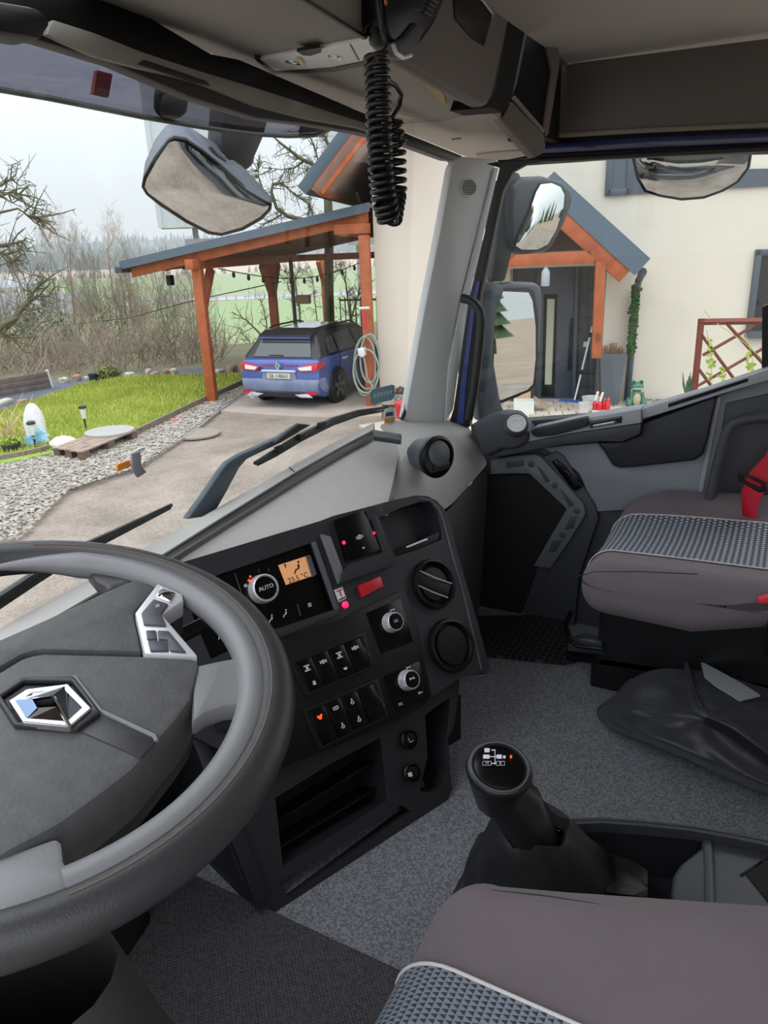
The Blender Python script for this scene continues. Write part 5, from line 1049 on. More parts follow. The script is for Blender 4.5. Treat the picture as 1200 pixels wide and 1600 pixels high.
# black switch fascia
part('switch_fascia', blackp, cc, lambda m: m.slab(CP, [(438, 998), (535, 966), (560, 952), (626, 923), (634, 925), (652, 975), (674, 1088), (664, 1100), (617, 1128), (480, 1184), (420, 1205), (330, 1120), (330, 1040)], 0, .004), bev=.001)
for q, nm in (([(335, 1126), (392, 1102), (396, 1118), (340, 1144)], 'tray_slot'), ([(342, 1172), (384, 1150), (390, 1180), (352, 1204)], 'tray_slot')):
    part(nm, voidm, cc, lambda m: m.slab(CP, q, .0, .006))
def icon(kind, pl, cx, cy, s, d, mat, parent, ux=1.0, uy=-.36, vx=.30, vy=1.0):
    """printed symbol: strokes in a unit box, flat print on the key"""
    def p(a, b): return (cx+s*(a*ux+b*vx), cy+s*(a*uy+b*vy))
    def seg(m, a, b, w=.09):
        dx, dy = b[0]-a[0], b[1]-a[1]; L = math.hypot(dx, dy) or 1; nx, ny = -dy/L*w, dx/L*w
        m.slab(pl, [p(a[0]+nx, a[1]+ny), p(b[0]+nx, b[1]+ny), p(b[0]-nx, b[1]-ny), p(a[0]-nx, a[1]-ny)], d, d+.0004)
    def circ(m, c, r, w=.09, n=12):
        for i in range(n): a0, a1 = i*2*math.pi/n, (i+1)*2*math.pi/n; seg(m, (c[0]+r*math.cos(a0), c[1]+r*math.sin(a0)), (c[0]+r*math.cos(a1), c[1]+r*math.sin(a1)), w)
    def dot(m, c, r): m.slab(pl, [p(c[0]+r*math.cos(i*.785), c[1]+r*math.sin(i*.785)) for i in range(8)], d, d+.0004)
    m = MB()
    if kind == 'diff':
        for y in (-.5, .5): seg(m, (-.5, y), (.5, y), .12)
        seg(m, (0, -.5), (0, .5)); circ(m, (0, 0), .22)
        for x in (-.5, .5): seg(m, (x, -.65), (x, -.35), .1); seg(m, (x, .35), (x, .65), .1)
    elif kind == 'brake':
        circ(m, (0, 0), .34); seg(m, (-.62, -.3), (-.62, .3)); seg(m, (.62, -.3), (.62, .3)); seg(m, (-.1, -.15), (.1, .15))
    elif kind == 'lock': m.slab(pl, [p(-.3, -.05), p(.3, -.05), p(.3, .45), p(-.3, .45)], d, d+.0004); seg(m, (-.2, -.05), (-.2, -.35)); seg(m, (.2, -.05), (.2, -.35)); seg(m, (-.2, -.35), (.2, -.35))
    elif kind == 'flag': m.slab(pl, [p(-.4, -.2), p(.4, -.3), p(.3, .3), p(-.2, .2)], d, d+.0004)
    elif kind == 'cloud': circ(m, (-.25, .08), .28); circ(m, (.25, .0), .3); seg(m, (-.4, .35), (.5, .3))
    elif kind == 'beacon': dot(m, (0, -.45), .17); seg(m, (0, -.4), (0, .05)); circ(m, (0, .25), .3)
    elif kind == 'engine': dot(m, (-.42, -.12), .24); dot(m, (-.05, .2), .38); dot(m, (.3, -.25), .24); seg(m, (.0, 0), (.35, -.4), .16)
    elif kind == 'person': dot(m, (.3, -.62), .16); seg(m, (.2, -.35), (.12, .2), .13); seg(m, (.12, .2), (-.4, .3), .1); seg(m, (-.4, .3), (-.6, .75), .09)
    elif kind == 'fan':
        for a in range(4): dot(m, (.3*math.cos(a*1.571+.6), .3*math.sin(a*1.571+.6)), .2)
    elif kind == 'park': circ(m, (0, 0), .42); seg(m, (-.08, -.2), (-.08, .25), .07); circ(m, (.05, -.07), .12, .06, 8); seg(m, (-.7, -.3), (-.7, .3), .06); seg(m, (.7, -.3), (.7, .3), .06)
    elif kind == 'lines':
        for y in (-.2, .2): seg(m, (-.5, y), (.5, y), .07)
    elif kind == 'axle': seg(m, (-.5, 0), (.5, 0)); seg(m, (-.5, -.3), (-.5, .3), .12); seg(m, (.5, -.3), (.5, .3), .12); dot(m, (0, 0), .2)
    elif kind == 'grid':
        for y in (-.3, 0, .3): seg(m, (-.35, y), (.35, y), .08)
    elif kind == 'up': seg(m, (0, .3), (0, -.2)); dot(m, (0, -.3), .2)
    elif kind == 'tri': seg(m, (-.5, .35), (.5, .35), .05); seg(m, (.5, .35), (0, -.45), .05); seg(m, (0, -.45), (-.5, .35), .05)
    elif kind == 'key': circ(m, (-.3, 0), .22); seg(m, (-.05, 0), (.55, 0)); seg(m, (.45, 0), (.45, .2))
    o = obj('symbol', m, mat, parent, smooth=0); return o
# climate panel controls
kn = part('temperature_knob', silver, cc, lambda m: m.disc(CP, 409, 921, [(.031, 0), (.031, .004), (.029, .022), (.026, .024), (.0255, .020), (.001, .020)], 36, -.012), smooth=40)
part('knob_face', glossb, kn, lambda m: m.disc(CP, 409, 921, [(.0245, .019), (.0235, .0225), (.001, .023)], 32, -.012))
dirc = (CP.px(520, 810)-CP.px(420, 840)).normalized()
kc = CP.px(409, 921, -.012)+CP.n*.0235
text3('knob_lettering', 'AUTO', kc, CP.u, CP.n.cross(CP.u), .0125, printw, kn, .0002)
lcd = part('display', M('amber_display', (222, 160, 112), .4, emit=((222, 158, 108), .38)), cc, lambda m: m.slab(CP, [(435, 883), (478, 869), (488, 900), (447, 914)], -.012, -.0105))
part('display_frame', charcoal2, cc, lambda m: m.slab(CP, [(479, 868), (485, 867), (495, 897), (489, 901)], -.012, -.004))
ink = M('display_ink', (34, 26, 22), .6)
text3('display_lettering', '23.5 °C', CP.px(466, 903, -.0095), CP.u, CP.n.cross(CP.u), .0165, ink, lcd, .0002)
icon('person', CP, 465, 886, 11, -.0103, ink, lcd); icon('up', CP, 446, 885, 8, -.0103, ink, lcd)
for x, y, r in ((389, 907, .0028), (391, 901, .0024), (349, 912, .0032)): part('red_indicator', redled if x < 360 else orled, cc, lambda m: m.disc(CP, x, y, [(r, 0), (r, .001), (.0001, .0015)], 10, -.012))
icon('fan', CP, 384, 915, 6, -.0115, printw, cc)
for x, y, k in ((424, 966, 'person'), (446, 958, 'person'), (484, 945, 'grid')): icon(k, CP, x, y, 7, -.0115, printw, cc)
text3('ac_lettering', 'A/C', CP.px(347, 995, -.0115), CP.u, CP.n.cross(CP.u), .011, printw, cc, .0002)
for a, b in (((464, 944), (469, 962)), ((366, 896), (378, 930))): part('key_gap', charcoal2, cc, lambda m: m.slab(CP, [a, (a[0]+1.2, a[1]), (b[0]+1.2, b[1]), b], -.012, -.011))
for x, y in ((404, 892), (419, 890)): part('dial_tick', charcoal2, cc, lambda m: m.slab(CP, [(x, y-3), (x+1, y-3), (x+2, y+3), (x+1, y+3)], -.012, -.0115))
# parking brake module
pb = part('parking_brake', glossb, cc, lambda m: m.slab(CP, [(524, 812), (569, 796), (595, 859), (543, 878)], 0, .012), 'gloss black parking brake panel', bev=.001)
icon('park', CP, 562, 839, 7, .0125, printw, pb); icon('flag', CP, 568, 856, 4.5, .0125, printw, pb)
for x, y, r in ((537, 848, .0042), (584, 833, .0034)): part('red_indicator', redled, pb, lambda m: m.disc(CP, x, y, [(r, 0), (r, .0015), (.0001, .003)], 12, .012))
part('module_side', M('module_grey', (112, 112, 114), .45), cc, lambda m: m.slab(CP, [(502, 834), (517, 838), (537, 892), (530, 913)], 0, .010), bev=.002)
part('module_surround', charcoal, cc, lambda m: m.slab(CP, [(571, 796), (582, 814), (600, 862), (545, 882), (537, 893), (531, 912), (614, 884), (616, 878), (592, 808)], 0, .016), bev=.002)
hz_ = part('hazard_switch', M('hazard_red', (178, 26, 40), .35, emit=((160, 16, 30), .1)), cc, lambda m: m.slab(CP, [(561, 914), (595, 900), (600, 916), (567, 933)], 0, .011), 'red hazard warning switch', bev=.002)
icon('tri', CP, 582, 916, 6, .0112, M('hazard_mark', (120, 60, 60), .5), hz_)
lb = part('coupling_label', white, cc, lambda m: m.slab(CP, [(522, 922), (535, 917), (541, 935), (529, 941)], 0, .001), 'small white label with red and black coupling pictogram')
part('label_print', M('print_red', (206, 40, 50), .5), lb, lambda m: (m.slab(CP, [(526, 923), (534, 920), (534.6, 922), (526.6, 925)], .001, .0013), m.slab(CP, [(529.5, 924), (531.5, 923), (535, 932), (533, 933)], .001, .0013)))
part('label_print', rubber, lb, lambda m: m.slab(CP, [(529, 937), (539, 932), (540, 934), (530, 939)], .001, .0013))
part('red_indicator', redled, cc, lambda m: m.disc(CP, 539, 945, [(.0075, 0), (.0075, .003), (.004, .006), (.0001, .007)], 16), 'round glowing red indicator below the white label')
# round vents
def vent(cx, cy, r, open_):
    v_ = part('round_vent', blackp, cc, lambda m: m.disc(CP, cx, cy, [(r, 0), (r*1.02, .006), (r*.97, .016), (r*.88, .018), (r*.82, .006), (r*.80, -.004 if open_ else .004), (.001, -.004 if open_ else .006)], 36), ('upper open round air vent with slats' if open_ else 'lower closed round air vent'), smooth=50)
    if open_:
        part('vent_flap', blackp, v_, lambda m: m.disc(CP, cx, cy, [(r*.7, .0), (r*.66, .010), (.001, .012)], 30))
        for (a, b) in (((656, 892), (706, 912)), ((652, 914), (700, 934))): part('slat', silver, v_, lambda m: m.tube([CP.px(*a, .014), CP.px((a[0]+b[0])/2, (a[1]+b[1])/2+1, .020), CP.px(*b, .014)], .0014, 6))
        part('slat_body', blackp, v_, lambda m: m.slab(CP, [(652, 892), (706, 912), (700, 936), (650, 912)], .008, .013), bev=.003)
    else: part('vent_flap', blackp, v_, lambda m: m.disc(CP, cx, cy, [(r*.72, .003), (r*.7, .012), (r*.3, .014), (.001, .0135)], 30))
vent(675, 913, .060, True); vent(702, 1009, .063, False)
# knob modules
for i, (poly, kx, ky, nm) in enumerate((([(574, 957), (626, 935), (646, 1003), (598, 1020)], 610, 973, 'upper silver rotary knob, worn print'), ([(600, 1057), (655, 1033), (669, 1092), (620, 1111)], 635, 1063, 'lower silver rotary knob with axle symbol'))):
    part('knob_plate', glossb, cc, lambda m: m.slab(CP, poly, .004, .007), bev=.001)
    k_ = part('rotary_knob', silver, cc, lambda m: m.disc(CP, kx, ky, [(.023, 0), (.0235, .004), (.021, .008), (.021, .023), (.0195, .0245), (.019, .021), (.001, .021)], 30, .007), nm, smooth=40)
    part('knob_face', glossb, k_, lambda m: m.disc(CP, kx, ky, [(.0182, .02), (.0175, .024), (.001, .0245)], 28, .007))
    part('grip_bar', silver, k_, lambda m: m.box(CP.px(kx, ky, .007)+CP.n*.016-CP.u*.0205, (.003, .009, .007), CP.u, CP.v, CP.n), bev=.001)
    fx, fy = [(622, 969), (648, 1062)][i]; icon('lines' if i == 0 else 'axle', CP.off(.032), kx+9, ky-3, 6, .0002, printw, k_)
    icon('axle', CP, kx+3, ky-20, 5, .0072, printw, cc)
icon('key', CP, 657, 1082, 6, .0072, printw, cc); icon('lines', CP, 626, 1100, 6, .0072, printw, cc)
# two switch rows
def swrow(tl, tr, bl, br, icons, lb_):
    n = 4; f = .0
    def lerp(a, b, t): return (a[0]+(b[0]-a[0])*t, a[1]+(b[1]-a[1])*t)
    part('switch_frame', blackp, cc, lambda m: m.pring(CP, [(tl[0]-8, tl[1]-3), (tr[0]+6, tr[1]-8), (br[0]+6, br[1]+1), (bl[0]-7, bl[1]+8)], [tl, tr, br, bl], .004, .008), bev=.0008)
    for i in range(n):
        a, b = lerp(tl, tr, (i+.04)/n), lerp(tl, tr, (i+.96)/n); c, d = lerp(bl, br, (i+.96)/n), lerp(bl, br, (i+.04)/n)
        s_ = part('rocker_switch', glossb, cc, lambda m: m.slab(CP, [a, b, c, d], .004, .0085), lb_[i], bev=.0012)
        ce = lambda t: lerp(lerp(a, b, .5), lerp(d, c, .5), t)
        for kd, t, mt in icons[i]: x, y = ce(t); icon(kd, CP, x, y, 7.2, .0087, mt, s_)
    part('row_mark', charcoal2, cc, lambda m: m.slab(CP, [(tr[0]+2, tr[1]+12), (tr[0]+3, tr[1]+12), (br[0]-1, br[1]-14), (br[0]-2, br[1]-14)], .0075, .0088))
swrow((461, 1036), (563, 996), (484, 1082), (581, 1040), [[('diff', .28, printw), ('lock', .78, printw)], [('brake', .28, printw)], [('diff', .28, printw), ('flag', .75, printw)], [('brake', .25, printw)]],
      ['rocker switch with axle lock symbol and padlock', 'rocker switch with brake disc symbol', 'rocker switch with axle and flag symbols', 'rocker switch with ringed symbol, last of the upper row'])
swrow((482, 1112), (584, 1068), (505, 1166), (603, 1118), [[('engine', .25, orled)], [('cloud', .2, printw), ('beacon', .72, printw)], [('beacon', .22, printw), ('beacon', .75, printw)], []],
      ['rocker switch with glowing orange symbol', 'rocker switch with cloud shaped symbol', 'rocker switch with two beacon symbols', 'blank rocker switch, last of the lower row'])
# ---- steering wheel
WC = V((.308, .539, -.337)); wn_ = V((-.038, -.208, .977)).normalized()
WP = Plane(WC, (1, 0, .039), (0, 1, .21)); WP.n = wn_
sw = thing('steering_wheel', WC-wn_*.08, 'large dark grey steering wheel with angular hub, chrome badge and spoke buttons', 'steering wheel')
rimm = M('wheel_leather', (50, 50, 52), .4, bump=(700, .25)); spm = M('spoke_grey', (122, 122, 124), .36, bump=(700, .2)); hubm = M('hub_soft_grey', (92, 92, 92), .6, bump=(260, .5), var=(70, (80, 80, 81), .2))
mb = MB(); mb.tube([WC+WP.u*(.222*math.cos(a))+WP.v*(.222*math.sin(a)) for a in [i*2*math.pi/96 for i in range(96)]], .0180, 16, closed=True); obj('rim', mb, rimm, sw, smooth=80)
mb = MB(); mb.tube([WC+WP.u*(.2035*math.cos(a))+WP.v*(.2035*math.sin(a))+wn_*.002 for a in [math.radians(-118+i*2.5) for i in range(70)]], [.0145]*60+[.0145-.0012*i for i in range(10)], 12)
o = obj('thumb_insert', mb, spm, sw, smooth=80)
mb = MB(); mb.tube([WC+WP.u*(.2185*math.cos(a))+WP.v*(.2185*math.sin(a))+wn_*.0176 for a in [math.radians(-118+i*2.3) for i in range(72)]], .0007, 5); obj('stitching', mb, M('thread', (112, 92, 80), .7), sw)
hub = [(0, 997), (71, 966), (142, 933), (170, 920), (200, 907), (228, 903), (249, 914), (285, 930), (290, 948), (270, 962), (311, 1025), (313, 1040), (299, 1092), (275, 1125), (242, 1163), (209, 1201), (166, 1234), (95, 1286), (0, 1336), (-120, 1340), (-210, 1220), (-190, 1080), (-90, 1020)]
part('hub_base', rimm, sw, lambda m: m.slab(WP, [(x*.985+2, y*.99+12) for x, y in hub], -.09, -.012), bev=.008)
up_ = [(-160, 1062), (-90, 1030), (0, 997), (71, 966), (142, 933), (170, 920), (200, 907), (228, 903), (247, 912), (209, 956), (222, 1017), (100, 1014), (60, 1013), (32, 1022), (0, 1041), (-60, 1075), (-150, 1110)]
part('hub_upper', hubm, sw, lambda m: m.slab(WP, up_, -.03, .004), bev=.005)
lw_ = [(-150, 1114), (-60, 1079), (0, 1045), (32, 1026), (60, 1017), (100, 1018), (222, 1021), (226, 1022), (311, 1026), (313, 1040), (299, 1092), (275, 1125), (242, 1163), (209, 1201), (166, 1234), (95, 1286), (0, 1336), (-120, 1345), (-190, 1230)]
part('airbag_cover', hubm, sw, lambda m: m.slab(WP, lw_, -.05, .008), bev=.010)
part('channel', rimm, sw, lambda m: m.slab(WP, [(156, 1112), (241, 1150), (245, 1158), (220, 1184), (118, 1139)], .007, .0095), bev=.002)
part('channel_edge', spm, sw, lambda m: m.tube([WP.px(x, y, .0095) for x, y in [(116, 1057), (157, 1111), (241, 1150), (245, 1158)]], .0018, 6))
bez = [(-8, 1085), (33, 1056), (116, 1056), (157, 1112), (120, 1139), (22, 1132)]
ins = [(2, 1086), (38, 1062), (112, 1063), (144, 1105), (110, 1134), (28, 1127)]
part('badge_bezel', rimm, sw, lambda m: m.pring(WP, bez, ins, .006, .013), bev=.0015)
part('badge_floor', glossb, sw, lambda m: m.slab(WP, ins, .0, .009))
d_o = [(14, 1094), (42, 1076), (106, 1068), (143, 1106), (109, 1135), (36, 1128)]; d_i = [(30, 1096), (50, 1083), (100, 1077), (128, 1105), (105, 1126), (42, 1121)]
bd = part('badge', chrome, sw, lambda m: m.pring(WP, d_o, d_i, .009, .016), 'chrome diamond badge', bev=.001, smooth=0)
part('badge_facet', M('facet_light', (214, 220, 228), .1, 1), bd, lambda m: m.add([WP.px(14, 1094, .014), WP.px(106, 1068, .014), WP.px(82, 1087, .024), WP.px(50, 1092, .022)], [(0, 1, 2, 3)]), smooth=0)
part('badge_facet', M('facet_dark', (52, 54, 58), .15, .9), bd, lambda m: m.add([WP.px(106, 1068, .014), WP.px(143, 1106, .014), WP.px(109, 1135, .014), WP.px(82, 1087, .024)], [(0, 1, 2, 3)]), smooth=0)
part('badge_facet', M('facet_blue', (120, 140, 168), .12, 1), bd, lambda m: m.add([WP.px(14, 1094, .014), WP.px(50, 1092, .022), WP.px(58, 1106, .022), WP.px(36, 1128, .014)], [(0, 1, 2, 3)]), smooth=0)
part('badge_facet', M('facet_mid', (84, 78, 76), .15, .9), bd, lambda m: m.add([WP.px(36, 1128, .014), WP.px(58, 1106, .020), WP.px(88, 1104, .02), WP.px(109, 1135, .014)], [(0, 1, 2, 3)]), smooth=0)
part('badge_edge', chrome, bd, lambda m: m.tube([WP.px(82, 1087, .0245), WP.px(109, 1135, .0155)], .0016, 6))
# spokes
part('spoke', spm, sw, lambda m: m.slab(WP, [(300, 1040), (345, 1030), (385, 1023), (398, 1014), (432, 1034), (448, 1100), (430, 1130), (402, 1118), (396, 1104), (380, 1099), (350, 1102), (322, 1112), (300, 1128)], -.016, .004), 'right spoke', bev=.006)
part('spoke', spm, sw, lambda m: m.slab(WP, [(-60, 1352), (0, 1340), (60, 1318), (88, 1308), (97, 1316), (100, 1345), (112, 1362), (134, 1370), (180, 1358), (150, 1408), (80, 1432), (-20, 1450)], -.016, .002), 'lower spoke', bev=.006)
part('spoke', rimm, sw, lambda m: m.slab(WP, [(150, 908), (135, 890), (215, 882), (262, 908), (238, 914), (215, 906), (180, 918), (168, 922), (163, 915)], -.014, .002), 'upper spoke', bev=.004)
bz = [(246, 911), (285, 928), (287, 938), (253, 959), (309, 1024), (226, 1021), (211, 957)]; 
part('button_bezel', silver, sw, lambda m: m.slab(WP, bz, -.01, .010), bev=.002)
for q, nm in (([(240, 935), (263, 943), (252, 958), (260, 977), (225, 975), (221, 957)], 'phone button'), ([(228, 984), (244, 984), (246, 998), (230, 998)], 'upper volume button'), ([(231, 1000), (262, 1000), (264, 1016), (235, 1016)], 'lower volume button'), ([(246, 984), (264, 985), (291, 1018), (266, 1016), (262, 998), (248, 998)], 'side button')):
    b__ = part('button', M('button_slate', (74, 76, 82), .4) if nm[0] == 'p' else bpy.data.materials['button_slate'], sw, lambda m: m.slab(WP, q, .008, .0125), nm, bev=.0012)
    if nm[0] == 'p': icon('lines', WP, 246, 946, 6, .0127, printw, b__)
part('bezel_cap', chrome, sw, lambda m: m.slab(WP, [(250, 917), (274, 926), (266, 941), (244, 932)], .010, .0115), bev=.0005)
# column shroud
col = thing('steering_column', (.33, .70, FZ), 'dark steering column shroud running down beneath the wheel', 'column')
rows = []
for t in range(8):
    c = WC-wn_*.07+(V((.30, .85, -1.08))-(WC-wn_*.07))*(t/7); r = .07+.035*math.sin(t/7*3)+.02*(t > 5); rows.append([c+V((math.cos(a*.3927)*r*1.1, math.sin(a*.3927)*r*.8, 0)) for a in range(16)])
part('shroud', rimm, col, lambda m: m.grid(rows, closed=True), smooth=80)
part('knee_panel', charcoal, col, lambda m: m.prism([V((.12, .88, -.62)), V((.66, .96, -.62)), V((.70, .92, FZ)), V((.12, .80, FZ))], (0, .08, 0)), bev=.02)
rows = [[V((.26, .50, -.78))+V((math.cos(a*.3927)*r, math.sin(a*.3927)*r, z)) for a in range(16)] for r, z in ((.06, .2), (.09, .08), (.13, -.05), (.15, -.2), (.16, -.34))]
part('column_cover', M('column_fabric', (60, 56, 56), .8, bump=(120, .4)), col, lambda m: m.grid(rows, closed=True), smooth=80)
# stalk under the wheel
part('stalk', blackp, sw, lambda m: m.tube([WC-wn_*.05+V((.03, .02, 0)), WP.px(338, 965, -.05)], [.010, .008], 8))
# ---- right windscreen pillar, door frame and door
APL = Plane((2.09, 1.07, -.5), (.77, -.64, 0), (0, 0, 1)); DP = Plane((2.18, .5, -.5), (0, -1, 0), (0, 0, 1)); DP.n = V((-1, 0, 0))
part('trim_1', trimg, None, lambda m: m.slab(APL, [(632, 656), (664, 480), (688, 360), (706, 262), (712, 250), (722, 244), (778, 250), (770, 275), (742, 380), (716, 480), (702, 570), (693, 660), (660, 668)], -.05, 0), bev=.006)
t = bpy.data.objects['trim_1']; tag(t, kind='structure'); OFF['trim_1'] = t.location.copy()
sp = part('speaker_grille', charcoal2, t, lambda m: m.disc(APL, 732, 293, [(.026, 0), (.027, .003), (.022, .004), (.001, .003)], 28, 0), sx=.9) if False else part('speaker_grille', trimg, t, lambda m: m.disc(APL, 732, 293, [(.028, 0), (.0285, .003), (.025, .004), (.024, .002), (.001, .002)], 28, 0))
for i in range(-4, 5): part('grille_slot', charcoal, sp, lambda m: m.slab(APL, [(732-math.sqrt(max(4, 144-(i*2.6)**2)), 293+i*2.6-.5), (732+math.sqrt(max(4, 144-(i*2.6)**2)), 293+i*2.6-.9), (732+math.sqrt(max(4, 144-(i*2.6)**2)), 293+i*2.6+.3), (732-math.sqrt(max(4, 144-(i*2.6)**2)), 293+i*2.6+.7)], .0022, .0032), smooth=0)
part('trim_2', rubber, None, lambda m: m.tube([P(x, y, y=1.075) for x, y in [(628, 655), (634, 640), (668, 462), (690, 350), (707, 266), (704, 252), (690, 243), (660, 232), (600, 216)]], .007, 6), smooth=60)
tag(bpy.data.objects['trim_2'], kind='structure')
DF = Plane((2.215, .5, -.5), (0, -1, 0), (0, 0, 1)); DF.n = V((-1, 0, 0))
def stru(name, mat, fn, **k): o = part(name, mat, None, fn, **k); return tag(o, kind='structure')
stru('trim_3', trimg, lambda m: m.slab(APL, [(702, 570), (722, 470), (772, 262), (780, 262), (732, 470), (708, 640), (695, 662)], -.02, .006), bev=.003)
stru('trim_4', rubber, lambda m: m.slab(DF, [(700, 664), (708, 640), (732, 470), (780, 262), (776, 250), (850, 246), (1215, 226), (1215, 236), (850, 253), (822, 256), (800, 268), (784, 300), (750, 460), (735, 600), (733, 668)], -.03, 0), bev=.004)
stru('trim_5', M('inner_blue_paint', (30, 58, 128), .3, coat=.5), lambda m: m.slab(DF, [(714, 662), (719, 610), (736, 480), (745, 440), (750, 440), (741, 490), (728, 600), (724, 662)], -.001, .004))
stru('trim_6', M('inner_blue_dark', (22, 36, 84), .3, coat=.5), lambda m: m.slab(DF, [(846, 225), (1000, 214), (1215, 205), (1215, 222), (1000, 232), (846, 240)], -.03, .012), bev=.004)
# side window glass, with thin dust
mb = MB(); mb.slab(DF, [(735, 668), (750, 460), (784, 300), (800, 268), (822, 256), (1215, 234), (1215, 590), (1100, 622), (1000, 650)], -.012, -.008); tag(obj('window_2', mb, glassm('side_glass', (.95, .97, .96), .02), smooth=0), kind='structure')
# door shell
doorg = M('door_grey', (134, 138, 145), .6, bump=(700, .2)); doord = M('door_dark', (66, 67, 74), .55, bump=(800, .2)); doorl = M('door_light', (170, 174, 181), .55, bump=(700, .2)); blk = M('footwell_black', (14, 14, 15), .8)
mb = MB(); mb.slab(DP, [(736, 664), (1000, 645), (1100, 618), (1215, 580), (1260, 640), (1260, 1100), (1000, 1100), (745, 1040)], -.06, 0); dshell = tag(obj('door_1', mb, doord, smooth=0), kind='structure')
pod = part('armrest_pod', doord, dshell, lambda m: m.slab(DP, [(738, 664), (748, 655), (778, 648), (800, 650), (826, 675), (826, 690), (806, 702), (783, 703), (762, 713), (752, 712)], -.01, .085), bev=.02, seg=3)
spk = Plane((2.07, .72, -.51), (.15, -.95, .0), (.45, 0, .9)); sc_ = P(806, 667, x=2.075); sn = V((-.72, -.32, .61)).normalized()
sc_ = sc_+sn*.022
s_ = part('tweeter_ring', doord, dshell, lambda m: m.lathe(sc_-sn*.02, sn, [(.035, 0), (.036, .02), (.031, .026), (.0295, .022), (.001, .022)], 30), smooth=50)
part('tweeter_grille', M('tweeter_grey', (222, 224, 226), .45), s_, lambda m: m.lathe(sc_, sn, [(.0285, 0), (.0285, .005), (.026, .006), (.026, .003), (.016, .003), (.016, .0055), (.013, .0055), (.013, .003), (.001, .003)], 30), 'pale round speaker grille', smooth=40)
part('arm_rail', doorl, dshell, lambda m: m.slab(DP, [(804, 690), (830, 671), (917, 653), (1000, 639), (1002, 661), (900, 676), (806, 694)], -.01, .075), bev=.003)
part('rail_side', doord, dshell, lambda m: m.slab(DP, [(783, 703), (806, 693), (900, 676), (1002, 661), (1000, 679), (971, 691), (933, 690), (880, 695), (787, 713), (760, 714)], -.01, .07), bev=.006)
part('arm_pad', M('arm_pad_black', (40, 41, 45), .65, bump=(900, .3)), dshell, lambda m: m.slab(DP, [(829, 671), (872, 662), (917, 652), (919, 667), (866, 681), (838, 684), (830, 680)], .06, .092), bev=.006)
slot = part('grab_slot', M('slot_grey', (86, 90, 96), .5), dshell, lambda m: m.slab(DP, [(921, 658), (972, 650), (972, 661), (921, 670)], .07, .077), bev=.001)
part('slot_opening', voidm, slot, lambda m: m.slab(DP, [(923, 662), (969, 653), (971, 651), (971, 660), (964, 661), (962, 656), (925, 667)], .077, .0785))
part('latch_lever', silver, slot, lambda m: m.slab(DP, [(926, 664), (959, 658), (960, 661), (927, 667)], .0785, .081), bev=.001)
part('upper_rail', doorl, dshell, lambda m: m.slab(DP, [(1001, 639), (1060, 622), (1096, 612), (1215, 572), (1215, 590), (1121, 618), (1060, 638), (1004, 655)], -.01, .06), bev=.004)
part('vent_slot', voidm, dshell, lambda m: m.slab(DP, [(1044, 631), (1100, 613), (1169, 591), (1169, 596), (1100, 619), (1044, 637)], .06, .061))
part('map_pocket', M('pocket_black', (38, 39, 44), .5, bump=(900, .3)), dshell, lambda m: m.slab(DP, [(1003, 662), (1060, 641), (1116, 620), (1119, 626), (1104, 690), (1098, 707), (1086, 718), (1000, 728), (968, 731), (958, 727), (945, 706), (934, 692), (971, 691), (1000, 680)], -.01, .045), bev=.014, seg=3)
part('lower_panel', doorg, dshell, lambda m: m.slab(DP, [(846, 700), (934, 692), (945, 706), (958, 728), (968, 732), (1086, 719), (1099, 708), (1122, 618), (1215, 588), (1215, 800), (1096, 790), (930, 800), (905, 740), (870, 712)], -.01, .012), bev=.004)
part('panel_crease', doorl, dshell, lambda m: m.slab(DP, [(1119, 622), (1127, 620), (1098, 772), (1090, 772)], .01, .018), bev=.003)
part('rear_panel', doord, dshell, lambda m: m.slab(DP, [(1134, 630), (1215, 612), (1215, 790), (1108, 790)], .01, .020), bev=.006)
stru('trim_7', blackp, lambda m: m.slab(DF, [(1191, 480), (1215, 470), (1215, 600), (1190, 592)], -.03, .03))
hnd = thing('rear_grab_handle', P(1108, 780, x=2.15), 'thick dark bent grab bar beside the passenger seat at the right edge', 'handle')
part('bar', doord, hnd, lambda m: m.tube([DP.px(x, y, .07) for x, y in [(1215, 650), (1180, 653), (1160, 656), (1145, 662), (1136, 675), (1130, 695), (1118, 735), (1108, 785)]], .0145, 14), smooth=80)
gh = thing('front_grab_handle', P(735, 645, x=2.1), 'tall black bent grab bar on the right windscreen pillar', 'handle')
part('bar', M('handle_black', (34, 35, 38), .45), gh, lambda m: m.tube([P(x, y, x=2.13) for x, y in [(722, 466), (731, 468), (742, 474), (750, 486), (752, 502), (750, 530), (746, 570), (740, 615), (732, 655)]], .0135, 14), smooth=80)
# organiser strip with coin recesses, and black speaker cover
strip = [(767, 719), (800, 713), (837, 710), (846, 715), (880, 752), (912, 788), (915, 804), (890, 845), (860, 889), (833, 885), (860, 838), (885, 796), (860, 772), (827, 741), (800, 740), (765, 742)]
sg = part('organiser_strip', M('strip_grey', (100, 103, 110), .6), dshell, lambda m: m.slab(DP, strip, -.01, .03), bev=.004)
part('speaker_cover', blk, dshell, lambda m: m.slab(DP, [(762, 742), (827, 742), (885, 796), (850, 855), (812, 965), (742, 965)], -.01, .012))
for q in ([(790, 722), (818, 719), (819, 728), (791, 731)], [(838, 727), (845, 732), (860, 752), (853, 755)], [(874, 764), (880, 768), (897, 789), (890, 793)], [(890, 808), (902, 806), (895, 826), (882, 828)], [(862, 846), (878, 844), (868, 862), (857, 864)]):
    part('coin_tray', doord, sg, lambda m: m.slab(DP, q, .03, .032), bev=.0005); 
for x, y in ((830, 725), (867, 758), (901, 798), (879, 836)): part('stud', doord, sg, lambda m: m.disc(DP, x, y, [(.010, 0), (.010, .002), (.008, .003), (.0001, .003)], 16, .03))
